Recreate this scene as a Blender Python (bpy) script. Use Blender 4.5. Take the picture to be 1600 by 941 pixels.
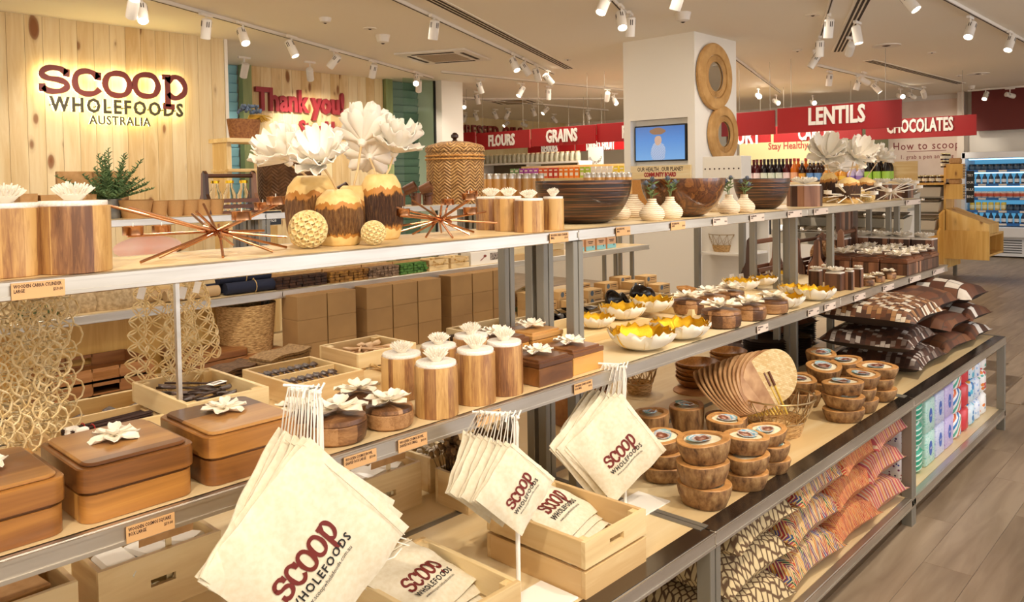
import bpy, math, random
from math import sin, cos, pi, radians
from mathutils import Vector, Matrix, noise
random.seed(7)
scn = bpy.context.scene
for o in list(bpy.data.objects): bpy.data.objects.remove(o)
COL = scn.collection

# ------------------------------------------------------------------ camera
FPX, YAW, PIT, ROL, CY0 = 1236.5, 0.75496959, 0.03227201, -0.01597294, 320.9
HC = 1.6
def _cam():
    f = Vector((cos(YAW), sin(YAW), 0)); r = Vector((sin(YAW), -cos(YAW), 0)); u = Vector((0, 0, 1))
    f2 = f*cos(PIT) - u*sin(PIT); u2 = u*cos(PIT) + f*sin(PIT)
    return r*cos(ROL) + u2*sin(ROL), u2*cos(ROL) - r*sin(ROL), f2
CR, CU, CF = _cam()
cd = bpy.data.cameras.new('camera'); cam = bpy.data.objects.new('camera', cd); COL.objects.link(cam)
cam.matrix_world = Matrix(((CR.x, CU.x, -CF.x, 0), (CR.y, CU.y, -CF.y, 0), (CR.z, CU.z, -CF.z, HC), (0, 0, 0, 1)))
cd.sensor_width = 36; cd.lens = FPX/1600*36; cd.shift_y = -(470.5-CY0)/1600; cd.clip_start = .02; cd.clip_end = 100
scn.camera = cam

# ------------------------------------------------------------------ world, view and large lights
w = bpy.data.worlds.new('world'); scn.world = w; w.use_nodes = True
w.node_tree.nodes['Background'].inputs[0].default_value = (1.0, .91, .79, 1)
w.node_tree.nodes['Background'].inputs[1].default_value = 1.9
scn.view_settings.view_transform = 'Standard'; scn.view_settings.look = 'None'
scn.view_settings.gamma = 1; scn.view_settings.use_curve_mapping = False
scn.view_settings.exposure = 0.04
CZ = 3.2
def area(name, loc, size, power, col, rot=(0, 0, 0)):
    l = bpy.data.lights.new(name, 'AREA'); l.shape = 'RECTANGLE'; l.size, l.size_y = size
    l.energy = power; l.color = col
    o = bpy.data.objects.new(name, l); o.location = loc; o.rotation_euler = rot; COL.objects.link(o); return o
# shop front behind and to the right of the photographer: cool daylight from the mall
area('shopfront_light', (6.0, -3.6, 1.9), (7, 2.4), 100, (.66, .76, 1.0), (radians(90), 0, 0))
area('added_ceiling_fill', (1.0, -.9, 3.15), (3.2, 1.2), 42, (1, .90, .77))  # this and the following areas: unseen fill added under the ceiling to brighten the shop
area('added_ceiling_fill', (6.5, 3.4, 3.15), (4, .5), 35, (1, .90, .77))
area('added_ceiling_fill', (4.0, 6.2, 3.15), (5, .5), 60, (1, .90, .77))
area('added_ceiling_fill', (11.5, 7.5, 3.15), (6, 2), 150, (1, .90, .77))
area('added_ceiling_fill', (12.6, 6.0, 3.15), (5, 1.0), 120, (1, .90, .76))

# ------------------------------------------------------------------ helpers
def _ray(u, v): return CR*((u-800)/FPX) - CU*((v-CY0)/FPX) + CF
def on(u, v, z):
    d = _ray(u, v); t = (z-HC)/d.z; return Vector((d.x*t, d.y*t, z))
def py(u, v, y):
    d = _ray(u, v); t = y/d.y; return Vector((d.x*t, y, HC+d.z*t))
def px(u, v, x):
    d = _ray(u, v); t = x/d.x; return Vector((x, d.y*t, HC+d.z*t))

def lin(c):
    return tuple(((x/12.92) if x <= .04045 else ((x+.055)/1.055)**2.4) for x in c)
def hx(s):
    return lin(tuple(int(s[i:i+2], 16)/255 for i in (0, 2, 4))) + (1,)

class MB:
    def __init__(s): s.v = []; s.f = []; s.m = []; s.cur = 0
    def add(s, vs, fs, M=None):
        n = len(s.v)
        s.v += [tuple(M @ Vector(p)) if M else tuple(p) for p in vs]
        s.f += [tuple(i+n for i in f) for f in fs]; s.m += [s.cur]*len(fs)
        return s
    def box(s, c, d, M=None, bev=0):
        x, y, z = d[0]/2, d[1]/2, d[2]/2
        if bev:
            b = bev; vs = []
            for sx in (-1, 1):
                for sy in (-1, 1):
                    for sz in (-1, 1):
                        vs += [(c[0]+sx*(x-b), c[1]+sy*(y-b), c[2]+sz*z), (c[0]+sx*(x-b), c[1]+sy*y, c[2]+sz*(z-b)), (c[0]+sx*x, c[1]+sy*(y-b), c[2]+sz*(z-b))]
            I = lambda a, b_, c_, k: ((a*2+b_)*2+c_)*3+k
            fs = [(I(0,0,0,2),I(0,0,1,2),I(0,1,1,2),I(0,1,0,2)), (I(1,0,0,2),I(1,1,0,2),I(1,1,1,2),I(1,0,1,2)),
                  (I(0,0,0,1),I(1,0,0,1),I(1,0,1,1),I(0,0,1,1)), (I(0,1,0,1),I(0,1,1,1),I(1,1,1,1),I(1,1,0,1)),
                  (I(0,0,0,0),I(0,1,0,0),I(1,1,0,0),I(1,0,0,0)), (I(0,0,1,0),I(1,0,1,0),I(1,1,1,0),I(0,1,1,0))]
            for a in (0, 1):
                for e in (0, 1):
                    q = (I(a,e,0,1),I(a,e,1,1),I(a,e,1,2),I(a,e,0,2)); fs.append(q if a == e else q[::-1])
                    q = (I(a,0,e,0),I(a,1,e,0),I(a,1,e,2),I(a,0,e,2)); fs.append(q if a != e else q[::-1])
                    q = (I(0,a,e,0),I(1,a,e,0),I(1,a,e,1),I(0,a,e,1)); fs.append(q if a == e else q[::-1])
                    for g in (0, 1):
                        q = (I(a,e,g,0),I(a,e,g,1),I(a,e,g,2)); fs.append(q if (a+e+g) % 2 else q[::-1])
            return s.add(vs, fs, M)
        vs = [(c[0]+i*x, c[1]+j*y, c[2]+k*z) for i in (-1, 1) for j in (-1, 1) for k in (-1, 1)]
        return s.add(vs, [(0,1,3,2),(4,6,7,5),(0,4,5,1),(2,3,7,6),(0,2,6,4),(1,5,7,3)], M)
    def prism(s, poly, z0, z1, M=None, cap=True):
        n = len(poly)
        vs = [(p[0], p[1], z0) for p in poly]+[(p[0], p[1], z1) for p in poly]
        fs = [(i, (i+1) % n, n+(i+1) % n, n+i) for i in range(n)]
        if cap: fs += [tuple(range(n))[::-1], tuple(range(n, 2*n))]
        return s.add(vs, fs, M)
    def rrect(s, w_, d_, z0, z1, r=.01, seg=4, M=None, bev=0):
        def ring(o, z):
            return [(cx_*(w_/2-r)+(r-o)*cos(a), cy_*(d_/2-r)+(r-o)*sin(a), z) for cx_, cy_, a0 in ((1,1,0),(-1,1,90),(-1,-1,180),(1,-1,270))
                    for a in (radians(a0+90*i/seg) for i in range(seg+1))]
        R = [ring(bev, z0), ring(0, z0+bev), ring(0, z1-bev), ring(bev, z1)] if bev else [ring(0, z0), ring(0, z1)]
        return s.loft(R, M)
    def loft(s, rings, M=None, cap=True, close=True):
        n = len(rings[0]); vs = [p for r in rings for p in r]; fs = []
        for k in range(len(rings)-1):
            for i in range(n if close else n-1):
                fs.append((k*n+i, k*n+(i+1) % n, (k+1)*n+(i+1) % n, (k+1)*n+i))
        if cap: fs += [tuple(range(n))[::-1], tuple(range((len(rings)-1)*n, len(rings)*n))]
        return s.add(vs, fs, M)
    def lathe(s, prof, seg=24, M=None, fn=None, cap=True):
        R = []
        for r, z in prof:
            R.append([((fn(a, r, z) if fn else r)*cos(a), (fn(a, r, z) if fn else r)*sin(a), z) for a in (2*pi*i/seg for i in range(seg))])
        return s.loft(R, M, cap)
    def tube(s, pts, r, seg=6, M=None, closed=False):
        pts = [Vector(p) for p in pts]; n = len(pts); R = []; up = None
        rr = r if isinstance(r, (list, tuple)) else [r]*n
        for i, p in enumerate(pts):
            a = pts[(i-1) % n] if (i or closed) else p; b = pts[(i+1) % n] if (i < n-1 or closed) else p
            t = (b-a); t = t.normalized() if t.length > 1e-9 else Vector((0, 0, 1))
            if up is None: up = Vector((0, 0, 1)) if abs(t.z) < .9 else Vector((1, 0, 0))
            x = t.cross(up)
            if x.length < 1e-6: x = t.orthogonal()
            x.normalize(); y = t.cross(x).normalized(); up = -y if False else up
            R.append([tuple(p+x*cos(2*pi*k/seg)*rr[i]+y*sin(2*pi*k/seg)*rr[i]) for k in range(seg)])
        if closed: R.append(R[0])
        return s.loft(R, M, cap=not closed)
    def sheet(s, rows, M=None, thick=0, m2=0):
        nr, nc = len(rows), len(rows[0]); vs = [p for r in rows for p in r]
        fs = [(i*nc+j, i*nc+j+1, (i+1)*nc+j+1, (i+1)*nc+j) for i in range(nr-1) for j in range(nc-1)]
        if not thick: return s.add(vs, fs, M)
        P = [[Vector(p) for p in r] for r in rows]; off = []
        for i in range(nr):
            for j in range(nc):
                a = P[min(i+1, nr-1)][j]-P[max(i-1, 0)][j]; b = P[i][min(j+1, nc-1)]-P[i][max(j-1, 0)]
                n_ = b.cross(a); n_ = n_.normalized() if n_.length > 1e-12 else Vector((0, 0, 1)); off.append(tuple(P[i][j]-n_*thick))
        N = nr*nc
        f2 = [tuple(k+N for k in f[::-1]) for f in fs]; e = []
        bd = [j for j in range(nc)]+[i*nc+nc-1 for i in range(1, nr)]+[(nr-1)*nc+j for j in range(nc-2, -1, -1)]+[i*nc for i in range(nr-2, 0, -1)]
        for k in range(len(bd)):
            a, b = bd[k], bd[(k+1) % len(bd)]; e.append((b, a, a+N, b+N))
        s.add(vs+off, fs+f2+e, M); k=len(f2)+len(e)
        if m2: s.m[-k:] = [m2]*k
        return s
    def ball(s, c, r, seg=10, rings=6, M=None, sc=(1, 1, 1)):
        T = Matrix.Translation(c) @ Matrix.Diagonal((*sc, 1)); T = (M @ T) if M else T
        return s.lathe([(max(r*sin(pi*k/rings), r*.02), -r*cos(pi*k/rings)) for k in range(rings+1)], seg, T)

def T(x=0, y=0, z=0, rz=0, rx=0, ry=0, sc=1):
    M = Matrix.Translation((x, y, z)) @ Matrix.Rotation(rz, 4, 'Z') @ Matrix.Rotation(ry, 4, 'Y') @ Matrix.Rotation(rx, 4, 'X')
    return M @ Matrix.Scale(sc, 4) if sc != 1 else M

def mesh(name, mb, mats, smooth=True, ang=38):
    me = bpy.data.meshes.new(name); me.from_pydata(mb.v, [], mb.f)
    for m in (mats if isinstance(mats, (list, tuple)) else [mats]): me.materials.append(m)
    if any(mb.m): me.polygons.foreach_set('material_index', mb.m)
    if smooth:
        me.polygons.foreach_set('use_smooth', [True]*len(me.polygons)); me.set_sharp_from_angle(angle=radians(ang))
    me.update(); return me
def link(name, me, parent=None, loc=(0, 0, 0), rz=0, rot=None, sc=None):
    o = bpy.data.objects.new(name, me); COL.objects.link(o); o.location = loc
    o.rotation_euler = rot if rot else (0, 0, rz)
    if sc: o.scale = sc if isinstance(sc, (tuple, list)) else (sc,)*3
    o.parent = parent; return o
def obj(name, mb, mats, parent=None, loc=(0, 0, 0), rz=0, smooth=True, ang=38, **k):
    return link(name, mesh(name, mb, mats, smooth, ang), parent, loc, rz, **k)
ORD = 'first second third fourth fifth sixth seventh eighth ninth tenth eleventh twelfth thirteenth fourteenth fifteenth sixteenth seventeenth eighteenth nineteenth twentieth'.split()
def ordw(i):
    if i < 20: return ORD[i]
    t = ('twenty', 'thirty', 'forty', 'fifty')[(i+1)//10-2]; u = (i+1) % 10
    return t+'-'+ORD[u-1] if u else {'twenty': 'twentieth', 'thirty': 'thirtieth', 'forty': 'fortieth', 'fifty': 'fiftieth'}[t]
def tag(o, label=None, cat=None, group=None, kind=None):
    for k, v in (('label', label), ('category', cat), ('group', group), ('kind', kind)):
        if v: o[k] = v
    return o
def thing(name, label, cat, loc=(0, 0, 0), rz=0, group=None, rot=None):
    return tag(link(name, None, None, loc, rz, rot), label, cat, group)
def struct(name, mb, mats, smooth=False, **k): return tag(obj(name, mb, mats, smooth=smooth, **k), kind='structure')
KIDS = {}
def dup(root, loc, rz=None, label=None, group=None, sc=None, rot=None):
    def kids(p):
        return [o for o in bpy.data.objects if o.parent == p] if p.name not in KIDS else KIDS[p.name]
    def cp(o, par):
        c = o.copy(); COL.objects.link(c); c.parent = par
        for k in ch(o): cp(k, c)
        return c
    def ch(o):
        if o.name not in KIDS: KIDS[o.name] = [q for q in bpy.data.objects if q.parent == o]
        return KIDS[o.name]
    r = cp(root, None); r.location = loc
    if rz is not None: r.rotation_euler = (0, 0, rz)
    if rot: r.rotation_euler = rot
    if label: r['label'] = label
    if group: r['group'] = group
    if sc: r.scale = sc if isinstance(sc, (tuple, list)) else (sc,)*3
    return r
class Proto:
    """first call places the prototype itself, later calls place copies of it"""
    def __init__(s, root): s.root = root; s.used = False
    def __call__(s, loc, rz=None, label=None, group=None, sc=None, rot=None):
        if s.used: return dup(s.root, loc, rz, label, group, sc, rot)
        s.used = True; r = s.root; r.location = loc
        if rz is not None: r.rotation_euler = (0, 0, rz)
        if rot: r.rotation_euler = rot
        if label: r['label'] = label
        if group: r['group'] = group
        if sc: r.scale = sc if isinstance(sc, (tuple, list)) else (sc,)*3
        return r
_tc = {}
def tmesh(txt, size, mat, ext=.0006, off=0.0, xs=1, spacing=1.0, align='CENTER', res=2, shear=0, lines=1.0):
    k = (txt, size, mat.name, ext, off, xs, spacing, align)
    if k in _tc: return _tc[k]
    c = bpy.data.curves.new('t', 'FONT'); c.body = txt; c.size = size; c.extrude = ext; c.offset = off; c.space_character = spacing
    c.align_x = align; c.align_y = 'CENTER'; c.resolution_u = res; c.shear = shear; c.space_line = lines
    o = bpy.data.objects.new('t', c); COL.objects.link(o)
    dg = bpy.context.evaluated_depsgraph_get(); me = bpy.data.meshes.new_from_object(o.evaluated_get(dg))
    bpy.data.objects.remove(o); bpy.data.curves.remove(c)
    if xs != 1: me.transform(Matrix.Diagonal((xs, 1, 1, 1)))
    me.materials.clear(); me.materials.append(mat); _tc[k] = me; me.name = 'lettering'
    return me
def text(name, txt, size, mat, parent, loc, rot, **k):
    return link(name, tmesh(txt, size, mat, **k), parent, loc, rot=rot)

# ------------------------------------------------------------------ materials
class NT:
    def __init__(s, name, rough=.5, metal=0, **kw):
        s.mat = bpy.data.materials.new(name); s.mat.use_nodes = True; s.t = s.mat.node_tree; s.b = s.t.nodes['Principled BSDF']
        s.b.inputs['Roughness'].default_value = rough; s.b.inputs['Metallic'].default_value = metal
        for k, v in kw.items(): s.b.inputs[k.replace('_', ' ')].default_value = v
    def n(s, typ, props=None, **ins):
        x = s.t.nodes.new('ShaderNode'+typ)
        for k, v in (props or {}).items(): setattr(x, k, v)
        for k, v in ins.items():
            i = x.inputs[int(k[1:])] if k[0] == '_' else x.inputs[k.replace('_', ' ')]
            s.put(i, v)
        return x
    def put(s, i, v):
        if isinstance(v, bpy.types.NodeSocket): s.t.links.new(v, i)
        elif isinstance(v, bpy.types.Node): s.t.links.new(v.outputs[0], i)
        else: i.default_value = v
    def math(s, op, a, b=0.0, c=0.0):
        x = s.n('Math', {'operation': op}); s.put(x.inputs[0], a); s.put(x.inputs[1], b); s.put(x.inputs[2], c); return x.outputs[0]
    def ramp(s, fac, stops, mode='LINEAR'):
        x = s.n('ValToRGB'); x.color_ramp.interpolation = mode; e = x.color_ramp.elements
        while len(e) < len(stops): e.new(.5)
        for i, (p, c) in enumerate(stops): e[i].position = p; e[i].color = hx(c) if isinstance(c, str) else c
        s.put(x.inputs[0], fac); return x.outputs[0]
    def mix(s, fac, a, b, mode='MIX'):
        x = s.n('Mix', {'data_type': 'RGBA', 'blend_type': mode}); s.put(x.inputs[0], fac)
        for i, v in ((6, a), (7, b)): s.put(x.inputs[i], hx(v) if isinstance(v, str) else v)
        return x.outputs[2]
    def coord(s, which='Object', scale=(1, 1, 1), rot=(0, 0, 0), rnd=True):
        c = s.n('TexCoord').outputs[which]
        if rnd:
            r = s.n('ObjectInfo').outputs['Random']
            c = s.n('VectorMath', {'operation': 'ADD'}, _0=c, _1=s.n('CombineXYZ', X=s.math('MULTIPLY', r, 3.7), Y=s.math('MULTIPLY', r, 7.1), Z=s.math('MULTIPLY', r, 5.3))).outputs[0]
        return s.n('Mapping', None, Vector=c, Scale=scale, Rotation=rot).outputs[0]
    def col(s, v): s.put(s.b.inputs['Base Color'], hx(v) if isinstance(v, str) else v); return s
    def bump(s, h, strength=.3, dist=.002):
        s.put(s.b.inputs['Normal'], s.n('Bump', None, Height=h, Strength=strength, Distance=dist).outputs[0]); return s
def plain(name, c, rough=.5, metal=0, **k): return NT(name, rough, metal, **k).col(c).mat
def noisy(name, a, b, scale=8, rough=.6, metal=0, bump=0, stretch=(1, 1, 1), detail=3, lo=.35, hi=.65, **k):
    m = NT(name, rough, metal, **k); nz = m.n('TexNoise', None, Vector=m.coord(scale=stretch), Scale=scale, Detail=detail)
    m.col(m.ramp(nz.outputs[0], [(lo, a), (hi, b)]))
    if bump: m.bump(nz.outputs[0], bump)
    return m.mat
def wood(name, cols, grain='z', freq=26, rough=.42, bands=0, angular=False, knots=0, var=.5, coat=0, sharp=.25):
    """streaky grain along one axis, optional staves (bands) with a tone each, optional knots"""
    m = NT(name, rough); st = {'x': (.09, 1, 1), 'y': (1, .09, 1), 'z': (1, 1, .09)}[grain]
    c = m.coord(scale=st); raw = m.n('TexCoord').outputs['Object']; sx = m.n('SeparateXYZ', None, Vector=raw)
    rnd = m.n('ObjectInfo').outputs['Random']
    n1 = m.n('TexNoise', None, Vector=c, Scale=freq, Detail=4, Roughness=.6, Distortion=1.2)
    n2 = m.n('TexNoise', None, Vector=c, Scale=freq*.22, Detail=2, Distortion=.8)
    f = m.math('ADD', m.math('MULTIPLY', n1.outputs[0], .5), m.math('MULTIPLY', n2.outputs[0], .62))
    if bands:
        if angular: a = m.math('MULTIPLY', m.math('ARCTAN2', sx.outputs[1], sx.outputs[0]), bands/(2*pi))
        else: a = m.math('MULTIPLY', sx.outputs[{'x': 1, 'y': 0, 'z': 0}[grain]], bands)
        if not angular and grain == 'z': a = m.math('ADD', a, m.math('MULTIPLY', sx.outputs[1], bands))
        cell = m.math('FLOOR', m.math('ADD', a, m.math('MULTIPLY', rnd, 17)))
        wn = m.n('TexWhiteNoise', {'noise_dimensions': '2D'}, Vector=m.n('CombineXYZ', X=cell, Y=m.math('MULTIPLY', rnd, 31)))
        f = m.math('ADD', m.math('MULTIPLY', f, 1-sharp), m.math('MULTIPLY', wn.outputs[0], var))
        f = m.math('SUBTRACT', f, .1)
    else: f = m.math('ADD', f, m.math('MULTIPLY', m.math('SUBTRACT', rnd, .5), var*.35))
    n = len(cols); col = m.ramp(f, [(.34+.36*i/(n-1), cc) for i, cc in enumerate(cols)])
    if knots:
        kc = m.coord(scale={'x': (.35, 1, 1), 'y': (1, .35, 1), 'z': (1, 1, .4)}[grain])
        v = m.n('TexVoronoi', None, Vector=kc, Scale=knots, Randomness=1.0)
        v2 = m.n('TexNoise', None, Vector=kc, Scale=knots*.5)
        d = m.math('ADD', v.outputs['Distance'], m.math('MULTIPLY', m.math('SUBTRACT', v2.outputs[0], .45), 1.4))
        col = m.mix(m.ramp(d, [(.0, (1, 1, 1, 1)), (.10, (.85, .85, .85, 1)), (.145, (.2, .2, .2, 1)), (.24, (0, 0, 0, 1))]), col, '8a5526')
    m.col(col); m.bump(n1.outputs[0], .12, .001)
    if coat: m.b.inputs['Coat Weight'].default_value = coat; m.b.inputs['Coat Roughness'].default_value = .25
    return m.mat
def emis(name, c, s):
    m = NT(name); m.b.inputs['Emission Color'].default_value = hx(c); m.b.inputs['Emission Strength'].default_value = s; m.col('000000'); return m.mat

M_pine = wood('pine', ['f3e2bb', 'ead09a', 'd8b374'], 'x', 20, .5)
M_piney = wood('pine_y', ['f3e2bb', 'ead09a', 'd8b374'], 'y', 20, .5)
M_pinez = wood('pine_z', ['f3e2bb', 'ead09a', 'd8b374'], 'z', 20, .5)
M_crate = wood('crate_pine', ['efdcb2', 'e4ca96', 'cda974'], 'x', 16, .45)
M_cratey = wood('crate_pine_y', ['efdcb2', 'e4ca96', 'cda974'], 'y', 16, .45)
M_ply = wood('plywood', ['e6d5b0', 'dcc598', 'cfb07c'], 'x', 9, .4)
M_wallpine = wood('wall_pine', ['f2e0b8', 'ead2a2', 'd9b880'], 'z', 14, .6, knots=6.5, var=.6)
M_unitpine = wood('unit_pine', ['f0cd84', 'e6ba66', 'd29c48'], 'z', 12, .5, knots=7.0)
M_acbox = wood('acacia_box', ['d29c50', 'b57c3a', '885628', '583417'], 'x', 11, .33, bands=6, var=.30, coat=.3)
M_acx = wood('acacia_lid', ['c08e50', 'a3723e', '7a4c28', '512f18'], 'x', 11, .33, bands=9, var=.38, coat=.3)
M_cyl = wood('acacia_staves', ['caa062', 'b0834a', '8c5e36', '643e22'], 'z', 10, .4, bands=11, angular=True, var=.34)
M_round = wood('acacia_round', ['b3875a', '966a40', '704a2c', '4e301a'], 'x', 10, .4, bands=9, angular=True, var=.42)
M_walnut = wood('walnut', ['a5775a', '86583e', '62402c', '432818'], 'z', 16, .4, bands=34, var=.55)
M_walnutx = wood('walnut_x', ['8d5c3a', '6e4026', '51301b'], 'x', 16, .4)
M_tray = wood('tray_walnut', ['c08a55', 'a36d3c', '7f4f29'], 'x', 18, .45)
M_dark = wood('dark_wood', ['4a2c1a', '331c10', '1f1009'], 'z', 14, .3)
M_steel = noisy('brushed_steel', 'c3bbad', 'd3ccc0', 3, .34, .9, stretch=(1, 9, 9))
M_post = plain('grey_post', '8f8a7e', .45, .55)
M_slate = plain('steel_top_strip', '6a6157', .22, .9)
M_white = plain('white_paint', 'f4eee2', .6)
M_cream = plain('cream_ceiling', 'f8f0e0', .8)
M_lightbody = plain('spot_white', 'ece4d8', .45)
M_black = plain('black_plastic', '161412', .4)
M_lid = noisy('white_marble', 'f6f1e8', 'e4dccf', 14, .35)
M_coral = plain('coral_ceramic', 'f2e9d8', .6)
M_petal = plain('petal_ceramic', 'f4ead6', .55)
M_foam = plain('petal_foam', 'f6eedf', .65, Subsurface_Weight=.12, Subsurface_Radius=(.02, .015, .01))
M_copper = plain('copper', 'c08c66', .22, 1.0)
M_gold = NT('gold_leaf', .3, 1.0).col('e8bb34'); M_gold.bump(M_gold.n('TexNoise', None, Vector=M_gold.coord(scale=(1, 1, 1)), Scale=60, Detail=4).outputs[0], .5, .004); M_gold = M_gold.mat
M_bisque = plain('bisque_white', 'efe6d2', .5)
M_rope = noisy('rope', 'd9b87c', 'b48f55', 90, .9)
M_canvas = noisy('canvas_bag', 'e4dac2', 'dccfb2', 90, .9, bump=.12)
M_cord = plain('white_cord', 'f4efe4', .7)
M_card = noisy('kraft_card', 'c39763', 'b38752', 30, .8)
M_tagc = plain('price_card', 'd6a873', .6)
M_tagw = plain('price_card_pale', 'd9c6b4', .6)
M_ink = plain('dark_ink', '3a1c16', .7)
M_redink = plain('maroon_ink', '6e2119', .7)
M_red = plain('sign_red', 'a5161b', .45)
M_signwhite = plain('sign_letter_white', 'fbf6ec', .5)
M_glass = plain('clear_glass', 'ffffff', .03, 0, Transmission_Weight=1.0, IOR=1.3)
M_jute = noisy('jute', 'f0dcae', 'd8ba80', 60, .9)

# ================================================================== the setting
ZL, ZB, ZM, ZT = .585, .135, 1.01, 1.435       # shelf heights: lower, bottom, middle, top
def floor():
    root = struct('floor', MB().box((6, 4, -.06), (30, 24, .1)), plain('floor_base', '8f7a60', .6))
    m = NT('vinyl_plank', .38)
    n = m.n('TexNoise', None, Vector=m.coord(scale=(.12, 1, 1)), Scale=14, Detail=5, Distortion=.6); rnd = m.n('ObjectInfo').outputs['Random']
    f = m.math('ADD', n.outputs[0], m.math('MULTIPLY', m.math('SUBTRACT', rnd, .5), .22))
    m.col(m.ramp(f, [(.3, '8c7862'), (.5, '9c8870'), (.7, 'ac9880')])); m.b.inputs['Roughness'].default_value = .42
    me = mesh('plank', MB().box((0, 0, 0), (1.2185, .1785, .012), None, .0008), m.mat, False)
    for x0, x1, y0, y1 in ((1.2, 7.3, -1.0, 1.3), (7.3, 12.9, .6, 3.6), (5.9, 7.3, 1.3, 2.4)):
        for j in range(int((y1-y0)/.18)):
            y = y0+j*.18+.09; x = x0
            off = (j*.47) % 1.22
            while x < x1+.6:
                link('plank', me, root, (x+off-.6, y, .0)); x += 1.22
    far = MB().box((6, 4, -.004), (30, 24, .012)); obj('far_flooring', far, m.mat, root, smooth=False)
floor()
struct('ceiling', MB().box((6.5, 4, CZ+.05), (27, 24, .1)), M_cream)
def plank_wall(name, x0, x1, y, z0, z1, w_, depth=.018):
    root = struct(name, MB().box(((x0+x1)/2, y+.05, (z0+z1)/2), (x1-x0, .1, z1-z0)), M_white)
    n = max(1, round((x1-x0)/w_)); ww = (x1-x0)/n
    me = mesh('plank', MB().box((0, 0, 0), (ww-.0025, depth, z1-z0), None, .0015), M_wallpine, False)
    for i in range(n): link('plank', me, root, (x0+ww*(i+.5), y-depth/2-random.random()*.001, (z0+z1)/2))
    return root
wl = plank_wall('wall_back', .2, 4.23, 8.32, 0, CZ, .15)
obj('end_trim', MB().box((4.25, 8.36, CZ/2), (.035, .14, CZ)), M_white, wl, smooth=False)
wt = plank_wall('wall_alcove', 5.42, 7.66, 9.95, 0, CZ, .16)
M_greentrim = wood('stained_trim', ['a9b17c', '8f9a66', '77824f'], 'z', 12, .5)
for n, x in (('trim_1', 5.35), ('trim_2', 7.74)): struct(n, MB().box((x, 9.93, CZ/2), (.13, .12, CZ)), M_greentrim)
def blind(name, x0, x1, y, c):
    m = plain(name+'_slat', c, .5)
    root = struct(name, MB().box(((x0+x1)/2, y+.06, CZ/2), (x1-x0, .02, CZ)), m)
    n = 26; me = mesh('slat', MB().box((0, 0, 0), (x1-x0-.02, .012, CZ/n*.93), T(rx=.25), .001), m, False)
    for i in range(n): link('slat', me, root, ((x0+x1)/2, y+.02, (i+.5)*CZ/n))
    return root
blind('window_1', 4.7, 5.29, 10.0, '8fc4cf'); bw = blind('window_2', 7.8, 8.5, 10.02, '7f968c')
M_pane = plain('green_glass', 'dff0e2', .04, 0, Transmission_Weight=1.0, IOR=1.1)
pz = struct('window_3', MB().box((8.1, 9.6, CZ/2), (.62, .012, CZ)), M_pane)
obj('window_frame', MB().box((8.43, 9.6, CZ/2), (.03, .03, CZ)), M_black, pz, smooth=False)
struct('wall_pillar', MB().box((8.68, 9.85, CZ/2), (.46, .8, CZ)), M_white)
# column with a recessed screen niche
cx0, cx1, cy0, cy1 = 7.77, 8.73, 4.52, 5.47
a = px(985, 192, cx0); b = px(1075, 258, cx0); ny0, ny1, nz0, nz1 = b.y, a.y, b.z, a.z+.02
colm = MB()
colm.box(((cx0+cx1)/2+.06, (cy0+cy1)/2, CZ/2), (cx1-cx0-.12, cy1-cy0, CZ))
for y0, y1, z0, z1 in ((cy0, ny0, 0, CZ), (ny1, cy1, 0, CZ), (ny0, ny1, 0, nz0), (ny0, ny1, nz1, CZ)):
    colm.box((cx0+.06, (y0+y1)/2, (z0+z1)/2), (.12, y1-y0, z1-z0))
struct('wall_column', colm, M_white)
struct('wall_far', MB().box((17.9, 4, CZ/2), (.1, 22, CZ)), M_white)
struct('wall_left', MB().box((9, 14.6, CZ/2), (18, .1, CZ)), wood('far_pine', ['ecd9a8', 'e0c68c'], 'z', 10, .6, bands=5, var=.3))
struct('wall_behind_alcove', MB().box((6.3, 10.6, CZ/2), (5, .1, CZ)), M_white)

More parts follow.
